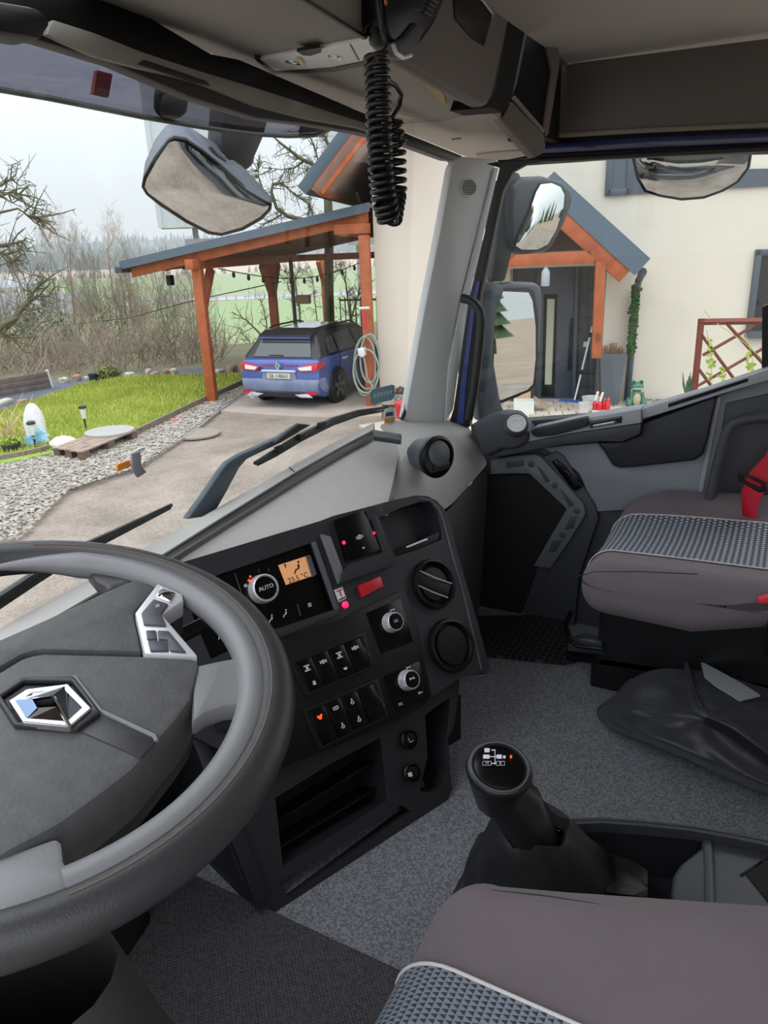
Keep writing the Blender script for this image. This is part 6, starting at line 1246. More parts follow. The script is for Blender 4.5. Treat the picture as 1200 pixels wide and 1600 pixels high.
sp_ = part('switch_plate', glossb, dshell, lambda m: m.slab(DP, [(861, 722), (868, 718), (908, 757), (909, 762), (898, 768), (893, 764)], .012, .030), bev=.003)
part('door_switch', blackp, sp_, lambda m: m.slab(DP, [(868, 727), (875, 722), (885, 731), (877, 737)], .03, .036), bev=.002); part('door_lock_button', blackp, sp_, lambda m: m.slab(DP, [(889, 748), (898, 742), (905, 758), (896, 763)], .03, .034), bev=.002)
part('footwell_side', doord, dshell, lambda m: m.slab(DP, [(846, 715), (868, 705), (880, 712), (930, 790), (935, 810), (905, 900), (895, 1000), (812, 970), (860, 890), (915, 804)], -.005, .02), bev=.004)
# dark rubber step mat in front of the passenger seat
def matpat(n, x, y, z): return math_node(n, 'GREATER_THAN', math_node(n, 'MAXIMUM', math_node(n, 'SINE', x), math_node(n, 'SINE', y)), .86)
rm = pattern(M('rubber_mat', (20, 20, 20), .6), matpat, (16, 16, 17), (74, 70, 66), (260, 330, 1), .6)
mb = MB(); mb.slab(Plane((1.9, .6, FZ+.012), (1, 0, 0), (0, 1, 0)), [(748, 962), (880, 960), (905, 1030), (880, 1035), (760, 1022)], -.01, .0); tag(obj('rubber_mat', mb, rm, smooth=0), 'black ribbed rubber mat in the passenger footwell', 'mat')
# ---- overhead: header trim, console, lamp, cupboards
HY = Plane((1.5, 1.0, .33), (1, 0, 0), (0, 0, 1)); HY.n = V((0, -1, 0))
stru('trim_8', blackp, lambda m: m.slab(HY, [(-40, -40), (75, -40), (180, -5), (330, 84), (375, 93), (450, 125), (570, 177), (640, 210), (722, 243), (722, 252), (700, 250), (640, 228), (560, 207), (480, 194), (400, 184), (300, 152), (180, 100), (65, 64), (0, 50), (-40, 42)], -.03, 0), bev=.003)
stru('trim_9', beige, lambda m: m.slab(HY, [(74, 54), (78, 40), (84, 31), (150, 52), (220, 80), (310, 110), (400, 137), (490, 166), (570, 192), (640, 220), (600, 212), (560, 200), (480, 186), (400, 166), (320, 133), (280, 121), (216, 106), (150, 88), (100, 66)], 0, .012), bev=.002)
stru('trim_10', charcoal, lambda m: m.slab(HY, [(216, 100), (228, 94), (322, 126), (330, 134), (300, 128)], .012, .016), bev=.001)
stru('trim_11', blackp, lambda m: m.slab(HY, [(-40, -10), (0, 0), (60, 10), (82, 28), (80, 42), (66, 63), (30, 56), (-40, 46)], 0, .06), bev=.01)
UC = Plane((1.5, .8, .325), (1, 0, -.03), (0, 1, .19)); 
if UC.n.z > 0: UC.n = -UC.n
oc = thing('overhead_console', UC.px(600, 120), 'grey overhead storage console above the windscreen with closed cupboards', 'console')
cab = M('cupboard_grey', (114, 108, 104), .6, bump=(500, .2)); und = M('underside_grey', (146, 141, 132), .65, bump=(600, .2))
part('left_underside', beige, oc, lambda m: m.slab(UC, [(100, -40), (420, -40), (464, -2), (576, 62), (572, 64), (406, 93), (375, 94), (340, 88), (250, 44), (150, 4)], -.05, .0), bev=.002)
part('right_underside', und, oc, lambda m: m.slab(UC, [(376, 95), (406, 94), (430, 113), (520, 108), (584, 94), (625, 100), (680, 130), (762, 170), (700, 186), (627, 192), (590, 188), (570, 178), (450, 126)], -.05, .0), bev=.002)
part('end_panel', M('end_grey', (162, 157, 148), .6, bump=(600, .2)), oc, lambda m: m.slab(UC, [(592, 190), (630, 194), (700, 188), (764, 172), (800, 204), (834, 240), (830, 247), (790, 249), (745, 249), (722, 243), (650, 214)], -.05, .003), bev=.003)
part('screw_slot', voidm, oc, lambda m: m.slab(UC, [(705, 217), (720, 215), (722, 217), (706, 219)], .003, .0035))
part('end_cover', und, oc, lambda m: m.slab(UC, [(744, 243), (768, 240), (828, 236), (832, 246), (790, 252), (748, 250)], .003, .010), bev=.002)
lp_ = part('reading_lamp', M('lamp_lens_pale', (238, 242, 242), .35, spec=.5), oc, lambda m: m.slab(UC, [(406, 93), (430, 88), (576, 63), (584, 78), (584, 92), (520, 105), (432, 112), (424, 108)], .0, .006), 'pale clear reading lamp unit', bev=.001)
for x, y, r in ((459, 92, .016), (527, 83, .015)):
    part('reflector', M('reflector', (190, 200, 200), .15, .8), lp_, lambda m: m.disc(UC, x, y, [(r, .006), (r*.95, .008), (r*.5, .0065), (r*.2, .009), (.001, .009)], 24)); 
part('lamp_bulb', M('bulb_amber', (220, 200, 140), .2), lp_, lambda m: m.tube([UC.px(466, 92, .01), UC.px(474, 101, .01)], .004, 8))
part('lamp_divider', charcoal2, lp_, lambda m: m.slab(UC, [(546, 70), (548, 69), (562, 94), (560, 95)], .006, .0068)); part('lamp_latch', blackp, lp_, lambda m: m.slab(UC, [(463, 81), (500, 75), (502, 83), (486, 88), (472, 87)], .006, .012), bev=.002)
part('lamp_rim', blackp, oc, lambda m: m.slab(UC, [(397, 92), (406, 93), (424, 108), (432, 112), (520, 106), (584, 93), (590, 99), (520, 113), (425, 116), (412, 106)], .0, .007), bev=.001)
part('seam', blackp, oc, lambda m: m.slab(UC, [(460, -6), (468, -4), (585, 68), (590, 72), (580, 70)], .0, .004))
RF = Plane((1.3, .625, .3), (1, 0, -.02), (0, -.04, 1)); RF.n = V((0, -1, -.04)).normalized()
part('cupboard_door', cab, oc, lambda m: m.slab(RF, [(590, -60), (812, -60), (790, 60), (770, 152), (763, 165), (752, 167), (700, 140), (630, 98), (606, 72)], -.03, .0), 'right cupboard door', bev=.012, seg=3)
part('cupboard_door', beige, oc, lambda m: m.slab(RF, [(300, -120), (584, -60), (600, 60), (588, 66), (470, -2), (440, -20)], -.03, -.002), 'left cupboard door', bev=.006)
hn_ = part('recess_handle', blackp, oc, lambda m: m.slab(RF, [(708, -20), (748, -20), (770, 22), (757, 72), (738, 60), (712, 30)], .0, .003), bev=.001); part('handle_lip', silver, hn_, lambda m: m.tube([RF.px(x, y, .006) for x, y in ((748, -6), (758, 6), (770, 22), (769, 28))], .0025, 6))
part('yellow_tape', M('yellow_tape', (176, 150, 92), .7), oc, lambda m: m.slab(UC, [(660, 128), (668, 130), (694, 148), (697, 164), (690, 160), (676, 145)], .0, .0025))
part('door_gap', voidm, oc, lambda m: m.slab(RF, [(812, -60), (842, -60), (800, 150), (786, 176), (766, 168), (772, 150)], -.10, -.006))
SE = Plane((2.03, .60, .3), (.75, -.66, 0), (0, 0, 1))
part('side_pillar', charcoal, oc, lambda m: m.slab(SE, [(812, -60), (846, -60), (806, 130), (796, 168), (786, 182), (770, 170), (772, 152)], -.03, .0), bev=.012, seg=3)
part('side_shelf', voidm, oc, lambda m: m.slab(SE, [(808, 130), (838, -20), (866, 60), (862, 120), (853, 202), (838, 194), (800, 152)], -.03, -.01))
part('shelf_lip', und, oc, lambda m: m.tube([SE.px(x, y, -.004) for x, y in ((802, 152), (826, 180), (849, 206))], .006, 8))
part('shelf_frame', cab, oc, lambda m: m.slab(SE, [(822, -60), (850, -60), (876, 90), (874, 110), (858, 210), (852, 214), (850, 200), (863, 110), (838, 5)], -.02, .0), bev=.005)
part('end_cap', M('cap_grey', (120, 114, 108), .6), oc, lambda m: m.slab(SE, [(770, 172), (786, 184), (800, 158), (824, 184), (850, 208), (853, 228), (850, 238), (836, 246), (800, 208)], -.03, .004), bev=.012, seg=3)
SP = Plane((2.2, .3, .35), (0, -1, 0), (0, 0, 1)); SP.n = V((-1, 0, 0))
stru('wall_right', M('side_header', (100, 98, 94), .8, bump=(300, .2)), lambda m: m.slab(SP, [(872, 104), (900, 98), (1215, 58), (1215, 200), (1000, 206), (856, 216), (862, 150)], -.03, 0), bev=.003)
stru('trim_12', M('header_lip', (126, 118, 110), .5), lambda m: m.slab(SP, [(856, 208), (1000, 200), (1215, 190), (1215, 198), (1000, 208), (856, 216)], 0, .006), bev=.002)
# radio microphone and coiled cord
mic = thing('radio_handset', RF.px(640, 30, .05), 'black radio handset hanging in its cradle on the overhead console', 'handset')
part('handset_body', glossb, mic, lambda m: m.slab(RF, [(596, -40), (706, -40), (698, 0), (680, 40), (655, 75), (640, 84), (625, 82), (612, 68), (600, 40)], .004, .045), bev=.010, seg=3)
part('cradle', charcoal2, mic, lambda m: m.slab(RF, [(618, 66), (632, 60), (655, 34), (668, 40), (652, 78), (634, 92), (620, 86)], .03, .055), bev=.006)
part('silver_collar', silver, mic, lambda m: m.tube([RF.px(x, y, .055) for x, y in [(614, 70), (618, 82), (630, 90), (642, 86)]], .0035, 6))
for i in range(7): part('grille_rib', charcoal2, mic, lambda m: m.slab(RF, [(664+i*3.4, 20-i*6.5), (674+i*3.6, 26-i*6.5), (675+i*3.6, 23-i*6.5), (665+i*3.4, 17-i*6.5)], .044, .049))
part('mic_button', M('amber_dot', (196, 120, 70), .5), mic, lambda m: m.disc(RF, 602, 4, [(.004, 0), (.003, .002), (.0001, .002)], 10, .046))
cordm = M('cord_black', (22, 22, 23), .28)
cd = thing('coiled_cord', P(610, 352, y=.58), 'glossy black coiled cord hanging from the radio handset before the windscreen', 'cord')
def coil(path, r, turns, n=14, wire=.0046):
    pts = [P(x, y, y=yy) for x, y, yy in path]; L = [0]
    for a, b in zip(pts, pts[1:]): L.append(L[-1]+(b-a).length)
    out_ = []; N = turns*n
    for i in range(N+1):
        s = L[-1]*i/N; k = max(j for j in range(len(L)) if L[j] <= s+1e-9); k = min(k, len(pts)-2); t = (s-L[k])/(L[k+1]-L[k]); p = pts[k].lerp(pts[k+1], t); d = (pts[k+1]-pts[k]).normalized(); u = d.cross(V((.3, 1, .1))).normalized(); w = d.cross(u); a = 2*math.pi*i/n
        out_.append(p+(u*math.cos(a)+w*math.sin(a))*r)
    return out_
part('main_coil', cordm, cd, lambda m: m.tube(coil([(588, 84, .58), (590, 130, .58), (592, 200, .58), (595, 270, .58), (600, 315, .58), (608, 344, .58)], .0155, 22), .0046, 7), smooth=80)
part('return_coil', cordm, cd, lambda m: m.tube(coil([(612, 344, .585), (620, 300, .60), (618, 230, .60), (612, 185, .60)], .0135, 13), .0043, 7), smooth=80)
part('lead', cordm, cd, lambda m: m.tube([P(x, y, y=.6) for x, y in [(612, 184), (624, 166), (627, 148), (618, 134), (600, 124), (590, 118)]], .0042, 7), smooth=80)
part('lead', cordm, cd, lambda m: m.tube([P(x, y, y=.57) for x, y in [(592, -20), (590, 10), (598, 50), (604, 70), (596, 84), (588, 92)]], .0042, 7), smooth=80)
# ---- right hand mirrors outside
mm_ = thing('main_mirror', P(800, 640, x=2.55), 'tall main door mirror in a dark grey housing outside the passenger window', 'mirror')
mp = P(775, 540, x=2.5); MP = Plane(mp, (.91, -.41, 0), (.02, .05, 1))
hsm = M('side_mirror_housing', (66, 76, 90), .4, coat=.2)
part('housing', hsm, mm_, lambda m: m.slab(MP, [(756, 452), (768, 441), (800, 439), (838, 441), (847, 446), (849, 470), (846, 530), (838, 590), (832, 606), (815, 620), (780, 634), (766, 636), (758, 628), (752, 560)], -.14, -.004), bev=.018, seg=3)
part('glass_rim', blackp, mm_, lambda m: m.slab(MP, [(768, 456), (775, 450), (826, 449), (836, 455), (842, 500), (841, 560), (838, 600), (828, 612), (780, 632), (770, 630), (766, 600), (766, 520)], -.004, .004), bev=.003)
part('mirror_glass', mirm, mm_, lambda m: m.slab(MP, [(776, 457), (781, 455), (826, 457), (832, 470), (837, 510), (837, 560), (833, 600), (824, 609), (784, 625), (775, 624), (771, 610), (772, 520)], .004, .005))
part('mirror_arm', hsm, mm_, lambda m: m.slab(Plane((2.36, .98, -.3), (.8, -.6, 0), (0, 0, 1)), [(752, 440), (775, 440), (790, 450), (775, 500), (772, 560), (782, 620), (790, 650), (750, 660), (742, 600), (748, 520)], -.05, 0), bev=.012)
um = thing('wide_angle_mirror', P(845, 395, x=2.6), 'smaller wide-angle mirror in a dark housing above the main door mirror', 'mirror')
UP = Plane(P(840, 340, x=2.6), (.93, -.36, 0), (0, 0, 1))
part('housing', M('upper_mirror_housing', (58, 62, 70), .5), um, lambda m: m.slab(UP, [(800, 290), (815, 276), (850, 274), (880, 282), (897, 300), (896, 320), (884, 350), (866, 384), (858, 392), (830, 397), (806, 392), (800, 370), (798, 330)], -.13, -.004), bev=.018, seg=3)
uo = [(845, 288), (862, 286), (876, 292), (882, 304), (880, 330), (868, 362), (856, 382), (840, 390), (815, 390), (806, 384), (812, 366), (828, 330), (838, 300)]
part('glass_rim', blackp, um, lambda m: m.slab(UP, [(x+(x-846)*.07, y+(y-340)*.05) for x, y in uo], -.004, .002), bev=.002)
mirror_glass(UP, uo, .016, um, .003)
part('mirror_arm', M('arm_dark', (44, 48, 56), .5), um, lambda m: m.slab(Plane((2.36, .98, .1), (.8, -.6, 0), (0, 0, 1)), [(790, 276), (812, 268), (820, 290), (806, 340), (800, 400), (790, 440), (768, 440), (778, 360)], -.04, 0), bev=.01)
km = thing('kerb_mirror', P(1075, 240, x=2.5), 'rounded kerb-view mirror hanging above the passenger window', 'mirror')
KP = Plane(P(1078, 275, x=2.5), (.18, -.96, .02), (-.55, -.1, .8))
ko = [(986, 244), (1040, 238), (1110, 234), (1176, 236), (1172, 262), (1155, 285), (1130, 300), (1100, 311), (1065, 314), (1030, 308), (1006, 300), (994, 280)]
part('housing', M('kerb_housing', (92, 108, 112), .35), km, lambda m: m.slab(KP, [(x, y) for x, y in ko], -.06, -.006), bev=.015, seg=3)
part('glass_rim', blackp, km, lambda m: m.slab(KP, ko, -.006, .002), bev=.002)
mirror_glass(KP, [(1080+(x-1080)*.94, 268+(y-268)*.90) for x, y in ko], .03, km, .003)
# ---- seats
seatm = M('seat_brown_fabric', (112, 101, 106), .85, bump=(500, .3), var=(6, (102, 92, 97)), sheen=.1)
def hexp(n, x, y, z):
    row = math_node(n, 'FLOOR', y); sh = math_node(n, 'MULTIPLY', math_node(n, 'MODULO', row, 2), .5)
    fx = math_node(n, 'FRACT', math_node(n, 'ADD', x, sh)); fy = math_node(n, 'FRACT', y)
    dx = math_node(n, 'ABSOLUTE', math_node(n, 'SUBTRACT', fx, .5)); dy = math_node(n, 'ABSOLUTE', math_node(n, 'SUBTRACT', fy, .5))
    return math_node(n, 'LESS_THAN', math_node(n, 'ADD', dx, dy), .40)
ins_p = pattern(M('insert_check', (120, 124, 130), .85), hexp, (78, 81, 90), (176, 182, 190), (74, 74, 1), .6)
def trip(n, x, y, z):
    row = math_node(n, 'FLOOR', y); sh = math_node(n, 'MULTIPLY', math_node(n, 'MODULO', row, 2), .5)
    fx = math_node(n, 'FRACT', math_node(n, 'ADD', x, sh)); fy = math_node(n, 'FRACT', y)
    dx = math_node(n, 'MULTIPLY', math_node(n, 'ABSOLUTE', math_node(n, 'SUBTRACT', fx, .5)), 2.0)
    return math_node(n, 'LESS_THAN', dx, math_node(n, 'SUBTRACT', .86, fy))
ins_d = pattern(M('insert_triangles', (120, 124, 130), .85), trip, (120, 128, 138), (48, 50, 58), (185, 140, 1), .4)
pipem = M('piping', (196, 192, 190), .6)
def cushion(parent, x0, x1, y0, y1, z0, z1, R, insx, insm, warp=None, names=('cushion', 'insert', 'piping'), inend=None):
    c = V(((x0+x1)/2, (y0+y1)/2, (z0+z1)/2)); h = ((x1-x0)/2, (y1-y0)/2, (z1-z0)/2)
    vv, ff = rbox_pts(h, R, 12); w = warp or (lambda p: p)
    mb = MB(); mb.add([w(p+c) for p in vv], ff); o = obj(names[0], mb, seatm, parent, smooth=89)
    def prof(x, off):                       # outline across the top and front at this x
        pts = []
        for i in range(13): t = i/12; pts.append(V((x, y0+R+(y1-y0-2*R)*t, z1+off)))
        for i in range(1, 9): a = math.pi/2*(1-i/8*1.0); pts.append(V((x, y1-R+(R+off)*math.cos(a), z1-R+(R+off)*math.sin(a))))
        if z1-z0 > 2*R+.01: pts.append(V((x, y1+off, z0+R)))
        return pts
    a, b = insx; N = 8; rows = [[w(p) for p in prof(a+(b-a)*i/N, .0035)] for i in range(N+1)]
    mb = MB(); mb.grid(rows); obj(names[1], mb, insm, parent, 'patterned grey seat centre' if False else 0) if False else None
    oi = obj(names[1], mb, insm, parent, smooth=89); oi['label'] = 'patterned grey fabric centre strip'
    for x in insx:
        mb = MB(); mb.tube([w(p) for p in prof(x, .004)], .0020, 6); obj(names[2], mb, pipem, parent, smooth=80)
    return o
ps = thing('truck_seat', (1.9, .1, FZ), 'brown grey passenger seat with patterned centre strip and white piping', 'seat')
def pw(p): # wide soft bolsters; narrower to the front
    q = V(p); t = max(0, min(1, (p.y+.25)/.65)); cx = 1.90; q.x = cx+(p.x-cx)*(1.05-.12*t*t); e = abs(p.x-cx)/.27
    if p.z > -.78: q.z += .022*min(1, e)**3*(1-t*.5) - .012*(1-min(1, e*1.5)); q.z -= .02*t*t
    if p.x > 2.03 and p.z > -.80: q.z += .045*min(1, (p.x-2.03)/.08)*min(1, max(0, (.385-p.y)/.12))
    if p.z < -.78: q.z += .10*max(0, min(1, (.12-p.y)/.3))
    return q
cushion(ps, 1.62, 2.18, -.55, .385, -.865, -.715, .062, (1.745, 2.04), ins_p, pw)
part('seat_seam', rubber, ps, lambda m: m.tube([P(x, y, x=xx) for x, y, xx in [(897, 902, 1.635), (930, 893, 1.62), (1000, 893, 1.613), (1090, 897, 1.608)]], .0013, 5))
sbm = M('seat_base_black', (22, 22, 24), .35)
part('seat_base', sbm, ps, lambda m: m.box((1.98, .02, -.99), (.18, .34, .12)), bev=.01)
part('plinth', sbm, ps, lambda m: m.box((2.02, -.02, (FZ-1.09)/2), (.19, .40, (-1.09-FZ)/2)), bev=.006)
part('seat_rail', glossb, ps, lambda m: m.slab(Plane((1.80, .2, -1.0), (0, -1, 0), (0, 0, 1)), [(884, 1022), (960, 1032), (1215, 1072), (1215, 1082), (960, 1042), (884, 1032)], -.03, .0), bev=.002)
part('front_bracket', M('bracket_grey', (70, 74, 80), .3, .5), ps, lambda m: m.slab(Plane((1.79, .2, -1.0), (0, -1, 0), (0, 0, 1)), [(888, 1004), (905, 998), (940, 1004), (944, 1024), (886, 1018)], -.04, .0), bev=.006)
part('adjuster_bar', glossb, ps, lambda m: m.tube([P(x, y, x=1.74) for x, y in [(893, 955), (884, 975), (887, 998), (904, 1010), (940, 1014)]], .006, 8), smooth=80)
bk_ = thing('belt_buckle', P(1192, 938, x=1.6), 'red buckle button at the near rear side of the passenger seat', 'buckle'); part('buckle_button', M('buckle_red', (226, 52, 66), .4), bk_, lambda m: m.slab(Plane((1.595, -.02, -.7), (0, -1, 0), (0, 0, 1)), [(1183, 936), (1215, 928), (1215, 942), (1186, 945)], -.02, 0), bev=.004)
part('buckle_body', blackp, bk_, lambda m: m.box((1.62, -.06, -.80), (.012, .03, .06)), bev=.005)
bl = thing('seat_belt', P(1175, 800, x=2.08), 'bright red seat belt hanging by the passenger seat at the right edge', 'belt'); belt = M('belt_red', (196, 18, 44), .6, bump=(900, .3))
part('webbing', belt, bl, lambda m: m.sheet([[P(x, y, x=2.06) for x, y in ((1215, 668), (1196, 712), (1168, 742), (1158, 770), (1160, 806))], [P(x, y, x=2.05) for x, y in ((1225, 720), (1214, 748), (1194, 768), (1184, 790), (1182, 811))]], (.003, 0, 0)), smooth=80)
part('buckle_loop', blackp, bl, lambda m: m.pring(Plane((2.03, .05, -.6), (0, -1, 0), (0, 0, 1)), [(1152, 740), (1160, 738), (1198, 756), (1196, 768), (1186, 770), (1154, 752)], [(1160, 745), (1164, 744), (1190, 757), (1189, 762), (1184, 762), (1162, 751)], -.01, 0), bev=.002)
# driver's seat
ds = thing('truck_seat', (.3, 0, FZ), 'brown grey driver seat with triangle patterned centre in the lower right foreground', 'seat')
def dw(p):
    q = V(p); t = max(0, (p.y-.0)/.25); e = (p.x-.3)/.29
    q.x += .42*max(0, min(.5, .2-p.y))*max(0, (p.x-.46)/.14) if p.x > .46 else 0
    if p.z > -.75: q.z += .012*min(1, abs(e))**3
    return q
cushion(ds, .02, .60, -.6, .262, -.80, -.640, .06, (.14, .462), ins_d, dw)
part('seat_seam', rubber, ds, lambda m: m.tube([P(x, y, z=-.638) for x, y in [(770, 1392), (850, 1400), (1000, 1424), (1130, 1456), (1200, 1480)]], .0011, 5))
part('seat_frame', sbm, ds, lambda m: m.box((.31, -.1, -.98), (.22, .28, .19)), bev=.01)
# ---- gear lever, boot, tray between the seats
gl_ = thing('gear_lever', (.97, .27, FZ), 'black automatic gear lever with shift pattern on its round top and leather boot', 'lever')
K = P(777, 1192, x=.87); gk = M('lever_black', (34, 34, 36), .38); S1 = P(838, 1320, x=.93)
kd = Plane(K, (.55, -.83, 0), (-.3, -.2, .95)); kn_ = V((-.38, -.22, .90)).normalized(); ku = V((.2, -.95, -.15)); ku = (ku-kn_*ku.dot(kn_)).normalized()
part('shaft', gk, gl_, lambda m: m.tube([K-kn_*.02, K-kn_*.05+ (S1-K)*.18, K+(S1-K)*.5, K+(S1-K)*.8, S1+(S1-K)*.35], [.045, .044, .041, .038, .036], 20), smooth=80)
kb = part('knob', gk, gl_, lambda m: m.lathe(K-kn_*.035+(S1-K)*.05, kn_, [(.022, -.012), (.036, 0), (.0435, .015), (.0455, .026), (.043, .034), (.038, .037), (.035, .036), (.001, .0365)], 36, ku, 1.12), smooth=60)
KT = Plane(K+kn_*.0025+(S1-K)*.05, ku, kn_.cross(ku)); KT.n = kn_
part('knob_face', glossb, kb, lambda m: m.lathe(KT.o-kn_*.002, kn_, [(.034, 0), (.034, .002), (.028, .004), (.001, .0055)], 32, ku, 1.12), smooth=60)
part('knob_ring', charcoal2, kb, lambda m: m.tube([KT.o+kn_*.0005+(ku*math.cos(a)*1.12+kn_.cross(ku)*math.sin(a))*.0385 for a in [i*.2618 for i in range(24)]], .0016, 6, closed=True), smooth=80)
def kmark(m, x0, y0, x1, y1): m.slab(KT, [(x0, y0), (x1, y0), (x1, y1), (x0, y1)], .005, .0064)
sh = part('shift_pattern', M('shift_print', (215, 215, 220), .5, emit=((200, 200, 205), .15)), kb, lambda m: [kmark(m, *q) for q in ((757, 1169, 765, 1175), (768, 1171, 773, 1172.5), (755, 1179, 765, 1185), (776, 1179, 784, 1185), (765, 1181.5, 776, 1182.5), (773, 1171, 774, 1194), (767, 1192, 776, 1193), (786, 1180.5, 790, 1184.5), (773, 1171, 769, 1172))], smooth=0)
part('shift_box', M('shift_outline', (150, 150, 156), .5), kb, lambda m: [m.pring(KT, [(x, 1189), (x+14, 1189), (x+14, 1196), (x, 1196)], [(x+1, 1190), (x+13, 1190), (x+13, 1195), (x+1, 1195)], .005, .0062) for x in (754, 775)], smooth=0)
for x, s_ in ((761, 'M'), (782, 'R')): text3('shift_letter', s_, KT.px(x, 1192.5, .0063), ku, kn_.cross(ku), .0062, printw, kb, .0002)
part('shift_dot', orled, kb, lambda m: kmark(m, 797, 1180, 800, 1184), smooth=0)
part('trigger', gk, gl_, lambda m: m.slab(Plane(K+V((-.005, -.01, -.05)), (.3, -.95, 0), (0, 0, 1)), [(759, 1238), (768, 1236), (775, 1258), (764, 1262), (757, 1252)], -.02, .0), bev=.004)
part('lever_label', M('label_grey', (120, 116, 116), .5), gl_, lambda m: m.slab(Plane(P(788, 1262, x=.875), (.3, -.95, .0), (-.2, 0, 1)), [(778, 1256), (790, 1254), (797, 1268), (795, 1272), (786, 1268)], -.01, .012), bev=.001)
bootm = M('boot_leather', (38, 38, 40), .5, bump=(90, .5, .003)); rows = []
B0 = P(842, 1385, x=1.0); B0.z = -1.06; BT = P(832, 1285, x=.935)
for i in range(13):
    t = i/12; c = BT.lerp(B0, t); r = .054+.066*t**.8; q = .75*t; row = []
    for j in range(28):
        a = 2*math.pi*j/28; k = (abs(math.cos(a))**(2/(2+2*q))*math.copysign(1, math.cos(a)), abs(math.sin(a))**(2/(2+2*q))*math.copysign(1, math.sin(a))); f_ = 1+.07*math.sin(a*5+t*7)*t+.035*math.sin(a*9-t*5)
        row.append(c+V((k[0]*r*f_, k[1]*r*f_*1.05, .006*math.sin(a*3+1)*(1-t)+.012*(t < .02)*math.sin(a*4))))
    rows.append(row)
rim_in = [BT+(p-BT)*.86-Z3*.02 for p in rows[0]]
part('boot', bootm, gl_, lambda m: m.grid([rim_in]+rows, closed=True), smooth=80)
part('boot_base', blackp, gl_, lambda m: m.box((B0.x, B0.y, (FZ-1.05)/2), (.13, .13, (-1.05-FZ)/2)), bev=.02)
tr_ = thing('floor_tray', (1.03, .0, FZ), 'dark plastic storage tray console between the seats behind the gear lever', 'tray'); TP_ = Plane((1.05, .1, -.97), (1, 0, 0), (0, 1, 0)); TP_.n = V((0, 0, 1))
trm = M('tray_plastic', (62, 64, 70), .45, bump=(700, .2)); trd = M('tray_dark', (40, 41, 45), .5)
far = [(880, 1283), (893, 1279), (940, 1277), (1000, 1281), (1080, 1289), (1150, 1301), (1225, 1316)]
fari = [(884, 1293), (897, 1288), (940, 1286), (1000, 1290), (1080, 1298), (1150, 1311), (1225, 1327)]
part('rim', trm, tr_, lambda m: m.sheet([[TP_.px(*p) for p in far], [TP_.px(*p, -.003) for p in fari]], (0, 0, -.02)), smooth=60)
part('outer_wall', trd, tr_, lambda m: m.sheet([[TP_.px(*p) for p in far], [TP_.px(*p)-Z3*(TP_.px(*p).z-FZ) for p in far]], (-.005, 0, 0)), smooth=60)
part('inner_wall', trd, tr_, lambda m: m.sheet([[TP_.px(*p, -.003) for p in fari], [TP_.px(*p, -.11)+V((-.015, 0, 0)) for p in fari]], (.005, 0, 0)), smooth=60)
part('tray_floor', trd, tr_, lambda m: m.box((.90, -.1, -1.10), (.27, .36, .01)))
part('raised_box', trm, tr_, lambda m: m.prism([TP_.px(x, y, -.02) for x, y in ((1048, 1420), (1052, 1366), (1062, 1350), (1104, 1316), (1112, 1313), (1225, 1335), (1225, 1500), (1048, 1480))], (0, 0, -.12)), bev=.008, seg=3)
part('box_rib', trm, tr_, lambda m: m.tube([TP_.px(x, y, -.024) for x, y in ((1106, 1320), (1108, 1360), (1109, 1440))], .010, 10), smooth=80)
part('box_slot', voidm, tr_, lambda m: m.slab(TP_, [(1166, 1366), (1190, 1345), (1225, 1352), (1225, 1420), (1200, 1408)], -.03, -.018)); part('box_slot', voidm, tr_, lambda m: m.slab(TP_, [(1156, 1366), (1200, 1338), (1202, 1341), (1160, 1368)], -.03, -.018))
part('folded_leather', bootm, tr_, lambda m: m.grid([[TP_.px(x, y, -.06+.02*math.sin(i*1.7+j)) for i, (x, y) in enumerate(((900, 1330+j*22), (930, 1325+j*22), (960, 1336+j*20), (990, 1345+j*18), (1012, 1360+j*14)))] for j in range(4)]), smooth=89)
# ---- black bag on the floor
bagm = M('bag_nylon', (48, 49, 53), .52, bump=(14, .5, .02), sheen=.1)
def bagtop(u_, v_):      # u_ along from the tip, v_ across
    pass
bo = [(931, 1110), (940, 1100), (960, 1090), (978, 1066), (1000, 1042), (1036, 1024), (1075, 1020), (1110, 1026), (1160, 1040), (1230, 1062), (1300, 1120), (1320, 1200), (1290, 1262), (1230, 1248), (1180, 1236), (1120, 1208), (1060, 1180), (1000, 1156), (958, 1142), (938, 1128)]
BPl = Plane((1.8, .1, -1.10), (1, 0, 0), (0, 1, 0)); BPl.n = V((0, 0, 1)); rows = []; cx, cy = 1110, 1130
for t, hh in ((1.0, -.075), (1.01, -.05), (1.0, -.02), (.95, .005), (.86, .022), (.72, .032), (.52, .04), (.3, .046), (.12, .048)):
    row = []
    for i, (x, y) in enumerate(bo):
        ex = cx+(x-cx)*t; ey = cy+(y-cy)*t; fall = max(0, 1-(math.hypot(x-931, y-1110)/90)); z = hh-.05*fall*(1 if t > .5 else 0)*(hh > -.03)
        z += .010*math.sin(i*1.9+t*9)*(t < .99)+.007*math.sin(i*3.1-t*14)*(t < .9); row.append(BPl.px(ex, ey, z*1.0+(.03 if t < .9 else .012 if t < .99 else 0)))
    rows.append(row)
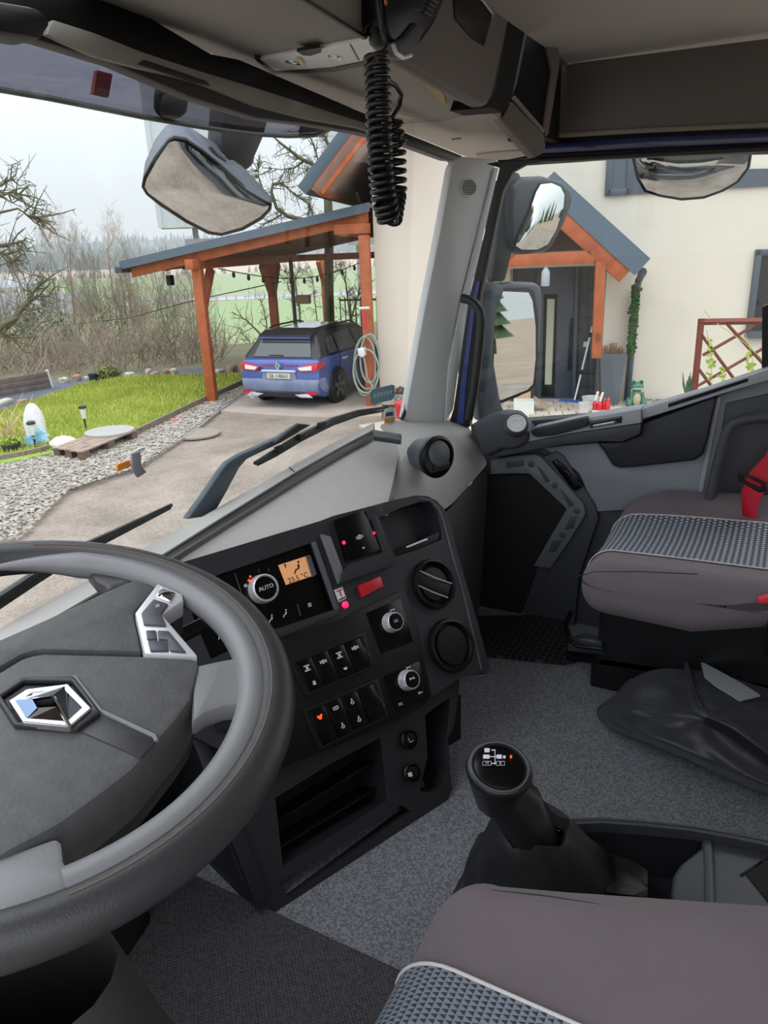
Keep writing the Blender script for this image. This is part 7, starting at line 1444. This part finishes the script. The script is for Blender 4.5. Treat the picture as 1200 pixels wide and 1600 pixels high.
mb = MB(); mb.grid(rows, closed=True); k = len(mb.v); n = len(bo); mb.f.append(tuple(range(k-n, k))); bag = thing('bag', P(1080, 1150, z=FZ), 'slumped black nylon bag with a pale grey strip lying on the cab floor', 'bag')
o = obj('bag_body', mb, bagm, bag, smooth=89); ss(o, 2)
part('reflective_strip', M('pale_strip', (160, 162, 168), .5), bag, lambda m: m.sheet([[BPl.px(x, y, .084) for x, y in ((1095, 1033), (1120, 1046), (1160, 1068), (1188, 1086))], [BPl.px(x, y, .082) for x, y in ((1101, 1057), (1120, 1072), (1140, 1084), (1156, 1094))]], (0, 0, -.004)), smooth=60)
part('bag_fold', bagm, bag, lambda m: m.tube([BPl.px(x, y, .072) for x, y in ((1072, 1032), (1078, 1080), (1090, 1112), (1112, 1126), (1150, 1140), (1200, 1178))], [.004, .012, .016, .014, .012, .004], 8), smooth=80)
part('strap', M('bag_strap', (28, 28, 30), .5), bag, lambda m: m.sheet([[BPl.px(x, y, .086) for x, y in ((1104, 1120), (1140, 1136), (1175, 1162), (1215, 1190))], [BPl.px(x, y, .084) for x, y in ((1098, 1128), (1134, 1146), (1170, 1172), (1212, 1200))]], (0, 0, -.004)))

stru('trim_13', blackp, lambda m: m.slab(DF, [(840, 206), (1000, 196), (1215, 184), (1215, 240), (1000, 246), (820, 258), (780, 262), (760, 256), (840, 240)], -.05, -.031))
stru('header_gap_filler', voidm, lambda m: m.box((2.17, .68, .38), (.10, .05, .12)))  # black box added to stop light leaking between ceiling and overhead console
stru('dash_gap_filler', voidm, lambda m: m.box((1.80, .93, -.93), (.45, .015, .29)))  # black board added behind the dash to block light leaking beside the door

shade_pat = pattern(M('footwell_shade', (40, 40, 42), .6), floorpat, (16, 15, 17), (80, 76, 80), (760, 760, 1), .5)  # darker copy of the floor weave, footwell shade put into its colour
mb = MB(); mb.box((.38, .46, FZ+.006), (.43, .56, .006)); tag(obj('footwell_shade', mb, shade_pat, smooth=0), 'dark floor sheet with the shade of the driver footwell put into its colour', 'mat')
mb = MB(); mb.box((1.14, -1.30, -.35), (1.2, .03, .84)); tag(obj('wall_back', mb, M('rear_wall_grey', (150, 145, 138), .9), smooth=0), kind='structure')
